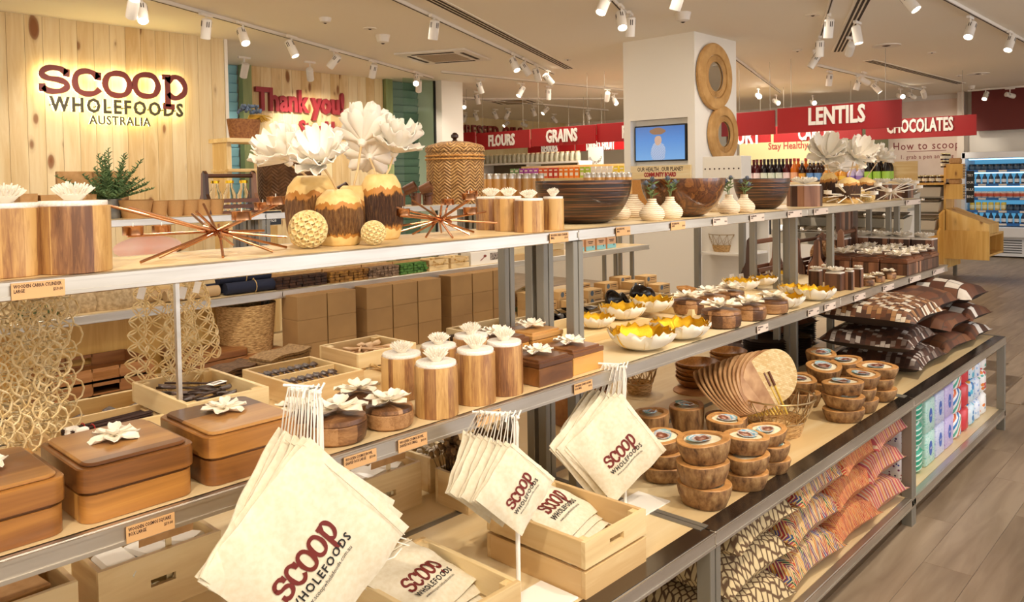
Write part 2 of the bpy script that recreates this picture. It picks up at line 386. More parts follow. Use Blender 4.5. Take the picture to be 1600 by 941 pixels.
# ------------------------------------------------------------------ double-sided stepped shelving, one thing per bay
def bay(x0, x1, yf, zs, label, tops=True, post_x=None, backpanel=False, topx=None, lower=True, bottomfront=True):
    """yf = front edge of the lowest tier; tiers step back by .326 and .486, mirrored behind the centre line yf+.656"""
    root = thing('shelving_bay', label, 'shelf', ((x0+x1)/2, yf+.656, 0), 0, 'bays of stepped metal and plywood shelving')
    X = lambda x: x-(x0+x1)/2
    g = .004; W = x1-x0-g*2; c = 0
    Y = lambda y: y-.656
    def board(name, ya, yb, z, xa=x0, xb=x1, mat=M_ply):
        obj(name, MB().box((X((xa+xb)/2), Y((ya+yb)/2), z-.009), (xb-xa-.012, yb-ya, .018)), mat, root, smooth=False)
    def lip(name, y, z, h, xa=x0, xb=x1, d=.022, s=1):
        mb = MB().box((X((xa+xb)/2), Y(y+s*d/2), z-h/2), (xb-xa-g, d, h), None, .003)
        mb.box((X((xa+xb)/2), Y(y-s*.001), z-h+.006), (xb-xa-g, .004, .007)); mb.box((X((xa+xb)/2), Y(y-s*.001), z-.005), (xb-xa-g, .004, .006))
        obj(name, mb, M_steel, root)
    # lower tier: front and rear halves with the joint strip between them
    for ya, yb in ((.06, .640), (.672, 1.262)): board('shelf_board', ya, yb, ZL)
    obj('joint_strip', MB().box((0, Y(.656), ZL-.012), (W, .026, .02)), M_post, root, smooth=False)
    for s, y in ((1, 0), (-1, 1.312)):
        obj('top_strip', MB().box((0, Y(y+s*.031), ZL-.002), (W, .058, .006), None, .001), M_slate, root)
        lip('shelf_edge', y, ZL, .046, s=s)
    board('bottom_board', .03, 1.28, ZB); lip('bottom_edge', 0, ZB, .045, d=.03); lip('bottom_edge', 1.312, ZB, .045, d=.03, s=-1)
    for x, e in ((x0, 1), (x1, -1)):
        for y in (.0225, 1.29):
            obj('leg', MB().box((X(x+e*(.0165)), Y(y), ZL/2-.02), (.027, .045, ZL-.045), None, .002), M_post, root)
        obj('end_rail', MB().box((X(x+e*.012), Y(.656), ZL-.012), (.02, 1.24, .03)), M_post, root, smooth=False)
    # middle tier
    for ya, yb in ((.34, .65), (.664, .975)): board('shelf_board', ya, yb, ZM)
    lip('shelf_edge', .326, ZM, .042); lip('shelf_edge', .986, ZM, .042, s=-1)
    # top tier
    ta, tb = topx or (x0, x1)
    if tops:
        board('top_board', .5, .812, ZT, ta, tb); lip('top_edge', .486, ZT, .036, ta, tb); lip('top_edge', .826, ZT, .036, ta, tb, s=-1)
    for side in (0, 1):
        x, e = ((x0, 1), (x1, -1))[side]
        if post_x and post_x[side]: trio = post_x[side]
        else: trio = [(x+e*.014, .502), (x+e*.014, .63), (x+e*.014, .682), (x+e*.014, .81)]
        for xx, y in trio:
            obj('post', MB().box((X(xx), Y(y), (ZT+ZL)/2-.018), (.024, .034, ZT-ZL-.038), None, .002), M_post, root)
        obj('bracket', MB().box((X(x+e*.012), Y(.656), ZM-.03), (.018, .62, .025)), M_post, root, smooth=False)
    if backpanel: obj('back_panel', MB().box((0, Y(.656)-.02, .80), (W, .012, .38)), M_unitpine, root, smooth=False)
    return root
YF, YW = 1.114, 3.57
bay(-1.6, .2, YF, 0, 'nearest shelving bay, at the left edge under the coral flower cylinders')
bay(.2, 2.01, YF, 0, 'front shelving bay holding the flower vases and the square wooden boxes')
bay(2.01, 3.81, YF, 0, 'middle shelving bay holding the dark bowls and the shell bowls',
    post_x=(None, [(4.135, .502), (3.935, .61), (3.965, .66), (3.87, .80)]))
bay(3.81, 5.61, YF, 0, 'far end shelving bay holding hide cushions and gift boxes', post_x=([(3.93, .70)], None))
bay(-1.3, .49, YW, 0, 'rear shelving bay at the left edge behind the loop net bag', backpanel=True)
bay(.49, 2.29, YW, 0, 'rear shelving bay below the lit wall sign with trays', backpanel=True)
bay(2.29, 4.09, YW, 0, 'rear shelving bay stacked with plain brown cartons')
bay(4.09, 5.9, YW, 0, 'rear shelving bay holding coffee filter boxes beyond the grey posts')

# ------------------------------------------------------------------ price cards on the shelf edges

def card(u0, u1, v, yf, l1, l2, price, label, h=.030, pale=False):
    a_, b_ = py(u0, v, yf), py(u1, v, yf); w_ = b_.x-a_.x; z = {True: ZT-.019}.get(yf > 1.5, ZM-.022)
    r = thing('price_card', label, 'price tag', ((a_.x+b_.x)/2, yf-.0055, z), 0, 'price cards on the shelf edges')
    obj('card', MB().box((0, 0, 0), (w_, .0015, h)), M_tagw if pale else M_tagc, r, smooth=False)
    s = min(.0100, w_*.102)
    R = (pi/2, 0, 0)
    text('lettering', l1, s, M_ink, r, (-w_*.46, -.0011, h*.28), R, ext=.0001, off=.0002, xs=.66, align='LEFT', res=1)
    text('lettering', l2, s, M_ink, r, (-w_*.46, -.0011, 0), R, ext=.0001, off=.0002, xs=.66, align='LEFT', res=1)
    text('lettering', price, s*.9, M_ink, r, (w_*.46, -.0011, -h*.05), R, ext=.0001, off=.0001, xs=.75, align='RIGHT', res=1)
    return r
YM, YT = YF+.326, YF+.486
# the big ones are legible
def cards():
    card(16, 100, 455, YT, 'WOODEN CARKA CYLINDER', 'LARGE', '$59.00', 'price card for the large cylinders at the left end of the top shelf')
    card(857, 886, 372, YT, 'WOODEN CARKA CYLINDER', 'SMALL', '$39.00', 'price card on the top shelf left of the post joint')
    card(195, 271, 823, YM, 'WOODEN COSMOS SQUARE', 'BOX LARGE', '$59.00', 'price card for the large square boxes')
    card(535, 586, 717, YM, 'WOODEN COSMOS BOWL', 'SHAPED BOX LARGE', '$59.00', 'price card under the front round flower box')
    card(620, 665, 691, YM, 'WOODEN COSMOS BOWL', 'SHAPED BOX SMALL', '$49.00', 'price card right of the large bowl shaped box card')
    card(743, 780, 652, YM, 'WOODEN CARKA CYLINDER', 'LARGE', '$59.00', 'price card under the seven grouped cylinders')
    card(895, 923, 602, YM, 'WOODEN COSMOS SQUARE', 'BOX SMALL', '$49.00', 'price card under the small square flower boxes')
    for i, (u, yf, nm) in enumerate(((971, YT, 'below the large striped bowl'), (1057, YT, 'below the swirl grained bowl'), (1123, YT, 'below the two thistle vases'), (1181, YT, 'below the second striped bowl'),
            (1240, YT, 'below the octagonal staved box'), (1281, YT, 'below the white stick holder'), (1425, YT, 'at the far end of the top shelf'),
            (1188, YM, 'below the round flower boxes'), (1268, YM, 'below the gold bowls, left card of two'), (1294, YM, 'below the gold bowls, right card of two'), (1341, YM, 'below the tall square boxes'), (1386, YM, 'below the small round boxes'),
            (1428, YM, 'below the flat flower boxes'), (1465, YM, 'at the far end of the middle shelf'))):
        card(u-11+(i > 6)*3, u+11-(i > 6)*2, 300, yf, 'WOODEN BOWL' if i < 5 else 'WOODEN BOX', 'LARGE' if i % 2 else 'SMALL', '$59.00', 'small pale price card '+nm, pale=i > 1)
cards()

# ------------------------------------------------------------------ ceiling: tracks, spots, vents
M_grille = plain('dark_slot', '3a2c22', .8)
def track(name, p0, p1, label, mat=M_lightbody):
    p0, p1 = Vector((*p0, CZ)), Vector((*p1, CZ)); d = p1-p0; L = d.length
    r = thing('lighting_track', label, 'track', (p0+p1)/2, math.atan2(d.y, d.x), 'ceiling lighting tracks')
    obj('rail', MB().box((0, 0, -.018), (L, .036, .034), None, .003), mat, r); obj('slot', MB().box((0, 0, -.036), (L-.02, .012, .003)), M_grille, r, smooth=False)
track('t', (1.2, 6.06), (8.05, 9.2), 'white track nearest the lit pine wall sign')
track('t', (3.6, 5.1), (9.1, 7.66), 'white track running over the flower vases')
track('t', (4.1, 3.4), (6.35, 4.44), 'white track in front of the screen column')
track('t', (7.0, 2.7), (10.7, 4.4), 'white track between the two right ceiling vents')
track('t', (6.5, 2.08), (12.2, 2.06), 'white track over the walkway at right')
track('t', (11.4, 4.63), (16.3, 4.64), 'white track above the chocolates sign')
track('t', (17.3, 1.2), (17.3, 4.1), 'white track in front of the dark red panel')
track('t', (9.5, 5.0), (14.5, 6.6), 'white track left of the lentils sign')
track('t', (7.7, 8.61), (13.0, 8.2), 'wide white track behind the red grains sign')
track('t', (9.4, 12.2), (13.8, 8.6), 'white track over the far snack shelves')
track('t', (9.0, 11.0), (15.0, 11.0), 'white track above the cold pressed lettering')
def vent(p0, p1, label, w_=.16):
    p0, p1 = Vector((*p0, CZ)), Vector((*p1, CZ)); d = p1-p0; L = d.length
    r = thing('slot_vent', label, 'vent', (p0+p1)/2, math.atan2(d.y, d.x), 'long slot vents in the ceiling')
    obj('frame', MB().box((0, 0, -.004), (L, w_, .008)), M_cream, r, smooth=False)
    for k in (-1, 0, 1): obj('slot', MB().box((0, k*w_*.27, -.009), (L-.03, w_*.15, .003)), M_grille, r, smooth=False)
vent((2.2, 4.17), (8.99, 7.27), 'long slot vent above the lidded basket')
vent((6.6, 2.2), (10.44, 3.97), 'slot vent right of the screen column')
vent((11.6, 3.99), (15.9, 3.88), 'slot vent above the chocolates sign')
def cassette(x, y, rz, s, label):
    r = thing('air_cassette', label, 'air conditioner', (x, y, CZ), rz, 'ceiling air cassettes')
    obj('panel', MB().box((0, 0, -.012), (s, s, .024), None, .006), M_lightbody, r); obj('grille', MB().box((0, 0, -.027), (s*.55, s*.55, .006)), noisy('cassette_grille', 'b09b80', 'a08b70', 60), r, smooth=False)
    for k in range(4): obj('flap', MB().box((0, s*.38, -.026), (s*.6, .045, .005), T(rz=k*pi/2)), M_grille, r, smooth=False)
cassette(6.85, 7.6, .43, .95, 'square air cassette above the white flowers')
cassette(11.8, 11.0, .43, .95, 'distant square air cassette above the flours sign')
def dome(u, v, label, r=.06, h=.05, name='ceiling_sensor', mat=M_lightbody):
    p = on(u, v, CZ); t_ = thing(name, label, 'sensor', p, 0, 'small round ceiling fittings')
    obj('base', MB().lathe([(r*.3, -h), (r*.8, -h*.8), (r, -.01), (r, 0)], 16), mat, t_); obj('lens', MB().lathe([(r*.1, -h-.008), (r*.3, -h)], 12), M_grille, t_)
dome(508, 28, 'square detector above the nearest track row'); dome(578, 44, 'flat round disc beside the camera dome', .07, .01); dome(598, 55, 'camera dome above the air cassette', .08, .09)
dome(1067, 20, 'cone shaped camera above the screen column', .08, .09); dome(1246, 78, 'detector left of the right slot vent', .06, .02); dome(1270, 23, 'small flat disc near the top right track', .07, .01)
dome(1385, 71, 'round speaker disc left of the walkway spots', .17, .006); dome(1456, 82, 'tiny flat disc right of the speaker disc', .05, .006); dome(1528, 115, 'round speaker disc by the dark red panel', .17, .006)
dome(1518, 134, 'camera dome at the corner of the red panel', .06, .07); dome(1498, 222-104, 'flat disc above the chocolates wire', .05, .006); dome(887, 93, 'tiny ceiling disc past the slot vent', .05, .006)

M_lit = emis('lit_lamp_face', 'fff4dc', 14)
M_litstar = emis('glaring_lamp_face', 'fff6e2', 60)
me_ad = mesh('adapter', MB().box((0, 0, 0), (.16, .036, .028), None, .004), M_lightbody)
me_st = mesh('stem', MB().lathe([(.009, -.1), (.009, 0)], 8), M_lightbody)
_h = MB().lathe([(.0, .095), (.03, .095), (.043, .088), (.045, .08), (.045, -.09), (.041, -.093), (.039, -.08), (.0, -.08)], 20, cap=False)
me_hd = mesh('head', _h, M_lightbody)
_s = MB()
for k in range(4):
    for q in (-1, 1): _s.box((0, -.0452, .045), (.007, .003, .05), Matrix.Rotation(k*pi/2+q*.2, 4, 'Z'))
me_sl = mesh('vent_slots', _s, M_grille, False)
def facem(m): return mesh('lamp_face', MB().lathe([(.038, -.0825), (.0, -.0826)], 20, cap=False), m)
me_f1, me_f2, me_f0 = facem(M_lit), facem(M_litstar), facem(plain('lamp_face_off', 'd8c8a8', .2))
nsp = [0]
def spot(u, v, aim, label, lit=0, trk=.43, power=0, z=CZ-.17, cone=58, sc=1.0):
    p = on(u, v, z); r = thing('track_spotlight', label, 'spotlight', p, 0, 'white track spotlights')
    link('adapter', me_ad, r, (0, 0, CZ-.045-z), trk); link('stem', me_st, r, (0, 0, CZ-.05-z+.0))
    d = (CR*aim[0]+CU*aim[1]-CF*aim[2]).normalized(); q = (-d).to_track_quat('Z', 'Y')
    h = link('head', me_hd, r, (0, 0, 0)); h.rotation_mode = 'QUATERNION'; h.rotation_quaternion = q
    if sc != 1: h.scale = (sc,)*3
    link('vent_slots', me_sl, h); link('lamp_face', (me_f0, me_f1, me_f2)[lit], h)
    if power:
        l = bpy.data.lights.new('bulb', 'SPOT'); l.energy = power; l.color = (1, .89, .75); l.spot_size = radians(cone); l.spot_blend = .7; l.shadow_soft_size = .045
        lo = bpy.data.objects.new('bulb', l); COL.objects.link(lo); lo.location = p+d*.11; lo.rotation_mode = 'QUATERNION'; lo.rotation_quaternion = q
    return r
D = dict
# u, v, aim (image right, image up, towards camera), lit, track angle, label
for u, v, aim, lit, trk, lab in (
    (222, 20, (.35, -1, .5), 1, .43, 'lit spot nearest the top left, above the wall sign'),
    (322, 45, (-.2, -1, -.3), 0, .43, 'unlit spot second from left above the wall sign'),
    (380, 57, (.5, -1, .5), 1, .43, 'lit spot at the edge of the pine sign wall'),
    (456, 76, (.5, -1, .1), 1, .43, 'grazing spot above the thank you lettering'),
    (522, 96, (-.9, -1, -.3), 0, .43, 'unlit spot tilted left above the thank you wall'),
    (583, 111, (-.3, -1, -.5), 0, .43, 'unlit spot right of the thank you lettering'),
    (651, 127, (0, -.6, 1), 1, .43, 'lit spot facing out by the white pillar'),
    (678, 47, (-.15, -1, -.2), 0, .43, 'unlit spot hanging left of the long slot vent'),
    (804, 101, (.4, -1, .5), 1, .43, 'lit spot first of the four clustered ones'),
    (821, 108, (.7, -1, -.2), 0, .43, 'unlit spot second of the four clustered ones'),
    (839, 117, (.3, -1, -.2), 0, .43, 'unlit spot third of the four clustered ones'),
    (857, 124, (.9, -1, -.3), 0, .43, 'unlit spot last of the four clustered ones'),
    (944, 6, (-.4, -1, .4), 1, .43, 'large lit spot at the top beside the column'),
    (971, 32, (.05, -1, .6), 1, .43, 'large lit spot just left of the column top'),
    (985, 42, (0, -1, -.3), 0, .43, 'unlit spot touching the column top corner'),
    (750, 137, (.3, -1, -.3), 0, -.08, 'unlit spot on the wide track, left'),
    (814, 143, (-.5, -1, .4), 1, -.08, 'lit spot on the wide track, middle'),
    (857, 147, (0, -1, -.4), 0, -.08, 'unlit spot on the wide track under the cluster'),
    (960, 157, (.4, -.9, .6), 1, -.08, 'lit spot on the wide track by the column'),
    (1295, 45, (0, -1, -.2), 0, .43, 'unlit spot hanging by the top right slot vent'),
    (1281, 76, (.05, -1, -.2), 0, .43, 'unlit spot below the top right hanging one'),
    (1272, 96, (-.6, -1, -.2), 0, .43, 'unlit spot tilted left above the lentils sign'),
    (1296, 125, (0, -1, -.3), 0, 0, 'unlit spot over the middle of the lentils sign'),
    (1340, 132, (-.2, -1, -.3), 0, 0, 'unlit spot over the right of the lentils sign'),
    (1369, 138, (.6, -.8, .3), 1, 0, 'small lit spot between the two glaring lamps'),
    (1424, 150, (.9, -.3, -.4), 0, 0, 'unlit spot over the chocolates sign'),
    (1421, 3, (.5, -1, .5), 1, 0, 'large lit spot cut by the top edge at right'),
    (1516, 47, (-.5, -1, .4), 1, 0, 'lit spot over the walkway, left one'),
    (1578, 68, (-.5, -1, .3), 1, 0, 'lit spot over the walkway, right one'),
    (1540, 150, (-.6, -.8, .5), 1, 1.57, 'lit spot in front of the dark red panel'),
    (1578, 149, (1, -.2, -.2), 0, 1.57, 'unlit spot lying level at the dark red panel'),
    (1185, 150, (-.1, -.3, 1), 2, .3, 'glaring spot right of the upper round mirror'),
    (1270, 160, (0, -.3, 1), 2, .3, 'glaring spot above the lentils lettering'),
    (1407, 150, (0, -.3, 1), 2, 0, 'glaring spot at the right end of the lentils sign'),
    (1213, 159, (.2, -.5, 1), 1, .3, 'small lit spot between the left glaring lamps'),
    (690, 168, (.1, -1, -.3), 0, -.08, 'distant unlit spot beside the pillar'),
    (709, 162, (.6, -1, -.2), 0, -.08, 'distant tilted spot beside the pillar'),
    (725, 163, (.1, -1, 1), 1, -.08, 'bright distant spot above the lidded basket'),
    (692, 189, (.4, -.8, .8), 1, 0, 'distant lit spot above the cold pressed lettering'),
    (746, 155, (.2, -1, -.2), 0, -.08, 'distant unlit spot above the basket finial'),
    (726, 185, (-.4, -1, -.2), 0, 0, 'distant spot left of the flours sign'),
    (744, 182, (.4, -1, -.2), 0, 0, 'distant spot over the left end of the flours sign'),
    (774, 180, (.5, -1, -.2), 0, 0, 'distant spot over the flours lettering'),
    (793, 179, (-.5, -1, -.2), 0, 0, 'distant spot right of the flours lettering'),
    (791, 194, (-.8, -.7, .5), 1, 0, 'distant lit spot low over the flours sign'),
    (819, 195, (1, -.4, 0), 0, 0, 'distant level spot between flours and grains'),
    (834, 175, (.4, -1, -.2), 0, 0, 'distant spot over the left of the grains sign'),
    (852, 173, (-.7, -.8, .4), 1, 0, 'distant lit spot over the grains lettering'),
    (866, 187, (.7, -.8, -.2), 0, 0, 'distant spot low over the grains lettering'),
    (919, 181, (.5, -1, -.2), 0, 0, 'distant spot over the right of the grains sign')):
    spot(u, v, aim, lab, lit, trk)
# spots that light the display: on the tracks of the photograph and their continuation above and behind the photographer, some added to brighten blooms, net bags and alcove
def lamp(loc, target, power, label, cone=46, size=.05, col=(1, .89, .75)):
    loc = Vector(loc); d = (Vector(target)-loc).normalized(); q = (-d).to_track_quat('Z', 'Y')
    r = thing('track_spotlight', label, 'spotlight', loc, 0, 'white track spotlights out of view')
    link('adapter', me_ad, r, (0, 0, CZ-.045-loc.z)); link('stem', me_st, r, (0, 0, CZ-.05-loc.z))
    h = link('head', me_hd, r); h.rotation_mode = 'QUATERNION'; h.rotation_quaternion = q; link('lamp_face', me_f1, h)
    l = bpy.data.lights.new('bulb', 'SPOT'); l.energy = power; l.color = col; l.spot_size = radians(cone); l.spot_blend = .6; l.shadow_soft_size = size
    lo = bpy.data.objects.new('bulb', l); COL.objects.link(lo); lo.location = loc+d*.1; lo.rotation_mode = 'QUATERNION'; lo.rotation_quaternion = q
for i, (l_, t_, p_, c_) in enumerate((
    ((-.6, .1, 3.03), (.75, 1.7, 1.1), 130, 50), ((.9, -.3, 3.03), (1.1, 1.5, .9), 115, 50), ((2.0, 0, 3.03), (2.2, 1.5, .9), 110, 50), ((3.3, .2, 3.03), (3.1, 1.5, .8), 140, 52),
    ((4.6, .4, 3.03), (4.5, 1.5, .7), 120, 52), ((1.6, 2.9, 3.03), (1.5, 1.9, 1.0), 80, 60), ((3.6, 2.9, 3.03), (3.6, 1.9, 1.0), 80, 60), ((1.4, 3.0, 3.03), (1.6, 4.0, .9), 110, 62),
    ((3.5, 3.0, 3.03), (3.6, 4.0, .9), 110, 62), ((5.6, 3.4, 3.03), (5.6, 4.2, 1.), 90, 62), ((2.6, 6.6, 3.03), (2.9, 8.3, 1.6), 75, 75), ((5.7, 8.9, 3.0), (6.5, 9.95, 1.9), 130, 85), ((7.6, 9.0, 3.0), (8.3, 9.9, 1.6), 50, 90), ((4.9, 9.1, 3.0), (5.0, 9.95, 1.6), 40, 90),  # alcove window lamps at the end are added where little light reaches
    ((.2, .9, 3.03), (1.15, 1.75, 1.55), 24, 40), ((1.9, 1.2, 3.03), (2.4, 1.75, 1.5), 35, 50), ((.1, 3.3, 3.03), (.55, 1.95, 1.2), 90, 55), ((8.4, 3.0, 3.03), (8.2, 2.4, 0), 60, 80), ((9.6, 5.8, 3.03), (10.6, 6.9, 2.2), 60, 70), ((9.3, 3.4, 3.03), (10.6, 4.2, 2.2), 40, 70), ((12.6, 4.4, 3.03), (13.9, 3.6, 2.3), 50, 60),  # includes lamps added to brighten the white blooms and the net bags
    ((15.6, 4.4, 3.03), (17.5, 4.6, 1.9), 80, 60), ((11.3, 8.3, 3.03), (12.5, 9.5, 1.6), 120, 80))):
    lamp(l_, t_, p_, 'white ceiling spot among the track and added lamps, %s of those lighting the shelves' % ordw(i), c_)

# ------------------------------------------------------------------ wall lettering
RX = (pi/2, 0, 0); RYN = (pi/2, 0, -pi/2)      # text facing -y, text facing -x
GL = {  # rough slab-serif letters as strokes on a 1 x 1 cell
 's': [[(.88,.80),(.70,.97),(.35,.99),(.12,.84),(.10,.66),(.28,.54),(.62,.50),(.86,.38),(.88,.18),(.66,.02),(.30,.0),(.10,.16)], [(.90,.98),(.88,.66)], [(.08,.30),(.10,-.04)]],
 'c': [[(.88,.72),(.74,.92),(.46,1.0),(.18,.86),(.08,.5),(.18,.14),(.46,0),(.76,.06),(.94,.24)], [(.90,.98),(.88,.64)]],
 'o': [[(.5,1.0),(.80,.90),(.95,.52),(.82,.12),(.5,0),(.18,.12),(.05,.5),(.18,.88),(.5,1.0)]],
 'p': [[(.24,.96),(.24,-.42)], [(.04,.96),(.36,.96)], [(.04,-.42),(.50,-.42)], [(.26,.72),(.46,.98),(.74,.94),(.94,.62),(.90,.26),(.64,.02),(.40,.04),(.26,.22)]]}
def smooth_pl(pl):
    if len(pl) < 5: return pl
    cl = pl[0] == pl[-1]; P = pl[:-1] if cl else pl; n = len(P); out = []
    for i in range(n if cl else n-1):
        a, b, c, d = (P[(i-1) % n], P[i], P[(i+1) % n], P[(i+2) % n]) if cl else (P[max(0, i-1)], P[i], P[i+1], P[min(n-1, i+2)])
        for k in range(3):
            t = k/3; out.append(tuple(.5*(2*b[j]+(c[j]-a[j])*t+(2*a[j]-5*b[j]+4*c[j]-d[j])*t*t+(3*b[j]-a[j]-3*c[j]+d[j])*t**3) for j in (0, 1)))
    return out+[out[0]] if cl else out+[pl[-1]]
def strokes(mb, ch, x, y, w_, h, t, d, z=0):
    for pl in GL[ch]:
        pl = smooth_pl(pl)
        P = [Vector((x+p[0]*w_, y+p[1]*h, 0)) for p in pl]; n = len(P); L = []; Rr = []
        for i, p in enumerate(P):
            a = P[i-1] if i else (P[-2] if P[0] == P[-1] else p); b = P[i+1] if i < n-1 else (P[1] if P[0] == P[-1] else p)
            q = (b-a).normalized(); nn = Vector((-q.y, q.x, 0))*t/2*(1+.10*sin(i*1.1)); L.append(p+nn); Rr.append(p-nn)
        for i in range(n-1):
            a, b, c, e = L[i], L[i+1], Rr[i+1], Rr[i]; v = [(q.x, q.y, z) for q in (e, c, b, a)]+[(q.x, q.y, z+d) for q in (e, c, b, a)]
            mb.add(v, [(3,2,1,0),(4,5,6,7),(0,1,5,4),(2,3,7,6),(1,2,6,5),(3,0,4,7)])
    return mb
def scoop_word(w_, h, t, d, z=0):
    mb = MB(); cw = w_/5.25; tops = (0, -.03, -.02, .03, .03)
    for i, ch in enumerate('scoop'): strokes(mb, ch, -w_/2+i*(cw*1.06), tops[i]*h, cw*.98, h, t, d, z)
    return mb
def stencil_mesh(txt, size, mat, ext, xs, spacing): return tmesh(txt, size, mat, ext=ext, off=size*.028, xs=xs, spacing=spacing)
# illuminated sign on the pine wall
def wall_sign():
    yw = 8.3; a_ = py(68, 130, yw-.06); b_ = py(296, 128, yw-.06); c_ = py(182, 132, yw-.06); W = (b_.x-a_.x)
    zc = c_.z; r = thing('wall_sign', 'backlit wall sign reading scoop wholefoods australia on knotty pine', 'sign', (c_.x, yw, zc))
    k = W/228.0                                             # metres per photo pixel here
    # faint downward slope of the lettering as mounted
    h = 36*k
    red = scoop_word(W, h, 8.6*k, .02); o = obj('scoop_letters', red, plain('sign_oxide_red', '7e2b1a', .5), r, (0, -.085, -h/2), rot=(pi/2, 0, 0)); o['label'] = 'oxide red slab lettering reading scoop'
    glow = scoop_word(W*1.0, h, 5.2*k, .004); obj('backlight', glow, emis('sign_glow', 'fff0a8', 15), r, (0, -.045, -h/2), rot=(pi/2, 0, 0))
    m_dk = plain('sign_olive', '4a4020', .5); zz = -38*k
    o = link('wholefoods_letters', stencil_mesh('WHOLEFOODS', 31*k, m_dk, .01, .82, 1.27), r, (4*k, -.075, zz), rot=RX); o['label'] = 'dark olive lettering reading wholefoods'
    link('backlight', tmesh('WHOLEFOODS', 31*k, emis('sign_glow_2', 'fff0a8', 16), ext=.002, off=31*k*.005, xs=.82, spacing=1.295), r, (4*k, -.05, zz), rot=RX)
    o = link('australia_letters', tmesh('AUSTRALIA', 20*k, m_dk, ext=.008, off=.001, xs=.85, spacing=1.12), r, (4*k, -.07, -60*k), rot=RX); o['label'] = 'thin dark lettering reading australia'
    link('backlight', tmesh('AUSTRALIA', 20*k, emis('sign_glow_3', 'fff0a8', 12), ext=.002, off=-.0005, xs=.85, spacing=1.125), r, (4*k, -.05, -60*k), rot=RX)
    st = MB()
    for i in range(10): st.box((-W*.42+i*W*.093, -.03, zz), (.012, .06, .012))
    obj('standoffs', st, m_dk, r, smooth=False)
wall_sign()
def thank_you():
    yw = 9.93; a_ = py(404, 150, yw); b_ = py(538, 168, yw); k = (b_.x-a_.x)/134; c_ = py(470, 161, yw)
    m = plain('lettering_red', '9c2c34', .45)
    r = thing('wall_lettering', 'raised red lettering reading thank you stay healthy on the pine alcove wall', 'sign', (c_.x, yw, c_.z))
    link('letters', tmesh('Thank you!', 41*k, m, ext=.03, off=41*k*.035, xs=.74), r, (0, -.03, 0), rot=RX)
    link('letters', tmesh('Stay Healthy.', 30*k, m, ext=.02, off=30*k*.03, xs=.72), r, (52*k, -.02, -36*k), rot=RX)
thank_you()

# ------------------------------------------------------------------ hanging department signs
def hang_sign(name_txt, u0, v0, u1, v1, vb0, x, ts, label, tu=None, tv=None, xs=.66):
    a_, b_ = px(u0, v0, x), px(u1, v1, x); zb = px(u0, vb0, x).z; zt = (a_.z+b_.z)/2; yc = (a_.y+b_.y)/2; W = abs(a_.y-b_.y); zt2 = a_.z; H = zt2-zb
    r = thing('hanging_sign', label, 'sign', (x, yc, (zt2+zb)/2), 0, 'red hanging department signs')
    obj('board', MB().box((0, 0, 0), (.03, W, H), None, .003), M_red, r)
    p = px(tu, tv, x-.03) if tu else Vector((x, yc, (zt2+zb)/2)); k = ts*(p-Vector((0, 0, HC))).dot(CF)/FPX
    if name_txt: link('letters', tmesh(name_txt, k, M_signwhite, ext=.008, off=k*.035, xs=xs, spacing=1.02), r, (-.028, p.y-yc, p.z-(zt2+zb)/2), rot=RYN)
    for s in (-.38, .38): obj('wire', MB().tube([(0, s*W, H/2), (0, s*W, CZ-(zt2+zb)/2)], .003, 4), plain('wire_grey', '9a9080', .4, .6), r)
    return r
hang_sign('LENTILS', 1215, 170, 1409, 156, 209, 10.6, 37, 'large red hanging sign reading LENTILS', 1306, 181)
hang_sign('', 1148, 177, 1211, 172, 213, 10.65, 30, 'red hanging sign left of the LENTILS sign, half behind the mirror')
hang_sign('CHOCOLATES', 1353, 189, 1526, 175, 219, 13.9, 28, 'red hanging sign reading CHOCOLATES', 1436, 197, .52)
hang_sign('CAROB', 1209, 198, 1347, 188, 223, 13.9, 28, 'red hanging sign reading CAROB below LENTILS', 1273, 209, .56)
hang_sign('YOGHURT', 1080, 205, 1204, 198, 228, 13.9, 32, 'red hanging sign ending in RT behind the column', 1140, 216)
hang_sign('FLOURS', 745, 208.5, 828, 203, 235, 9.6, 24, 'red hanging sign reading FLOURS', 783, 220)
hang_sign('GRAINS', 830.5, 202, 931, 194.5, 229.5, 9.55, 27, 'red hanging sign reading GRAINS', 877, 213)
hang_sign('PULSES', 933, 194, 1040, 187, 223, 9.6, 27, 'red hanging sign with a white P cut off by the column', 995, 206)
hang_sign('BERRIES', 825, 218, 898, 213, 242, 12.3, 19, 'lower red hanging sign reading BERRIES', 858, 232, .5)
hang_sign('DRIED FRUIT', 900, 213, 1010, 206, 237, 12.3, 19, 'lower red hanging sign reading DRIED FRUIT', 938, 228, .5)
hang_sign('', 640, 214, 743, 209, 234, 9.6, 20, 'plain red hanging board behind the lidded basket')
def far_letters():
    p = py(735, 205, 14.5); k = (p-Vector((0, 0, HC))).dot(CF)/FPX
    r = thing('wall_lettering', 'distant raised red lettering reading cold pressed oils', 'sign', p)
    link('letters', tmesh('COLD PRESSED OILS', 24*k, plain('far_letter_red', '8e2a22', .5), ext=.03, off=.008, xs=.8, spacing=1.25), r, (.2, 0, 0), rot=RX)
far_letters()

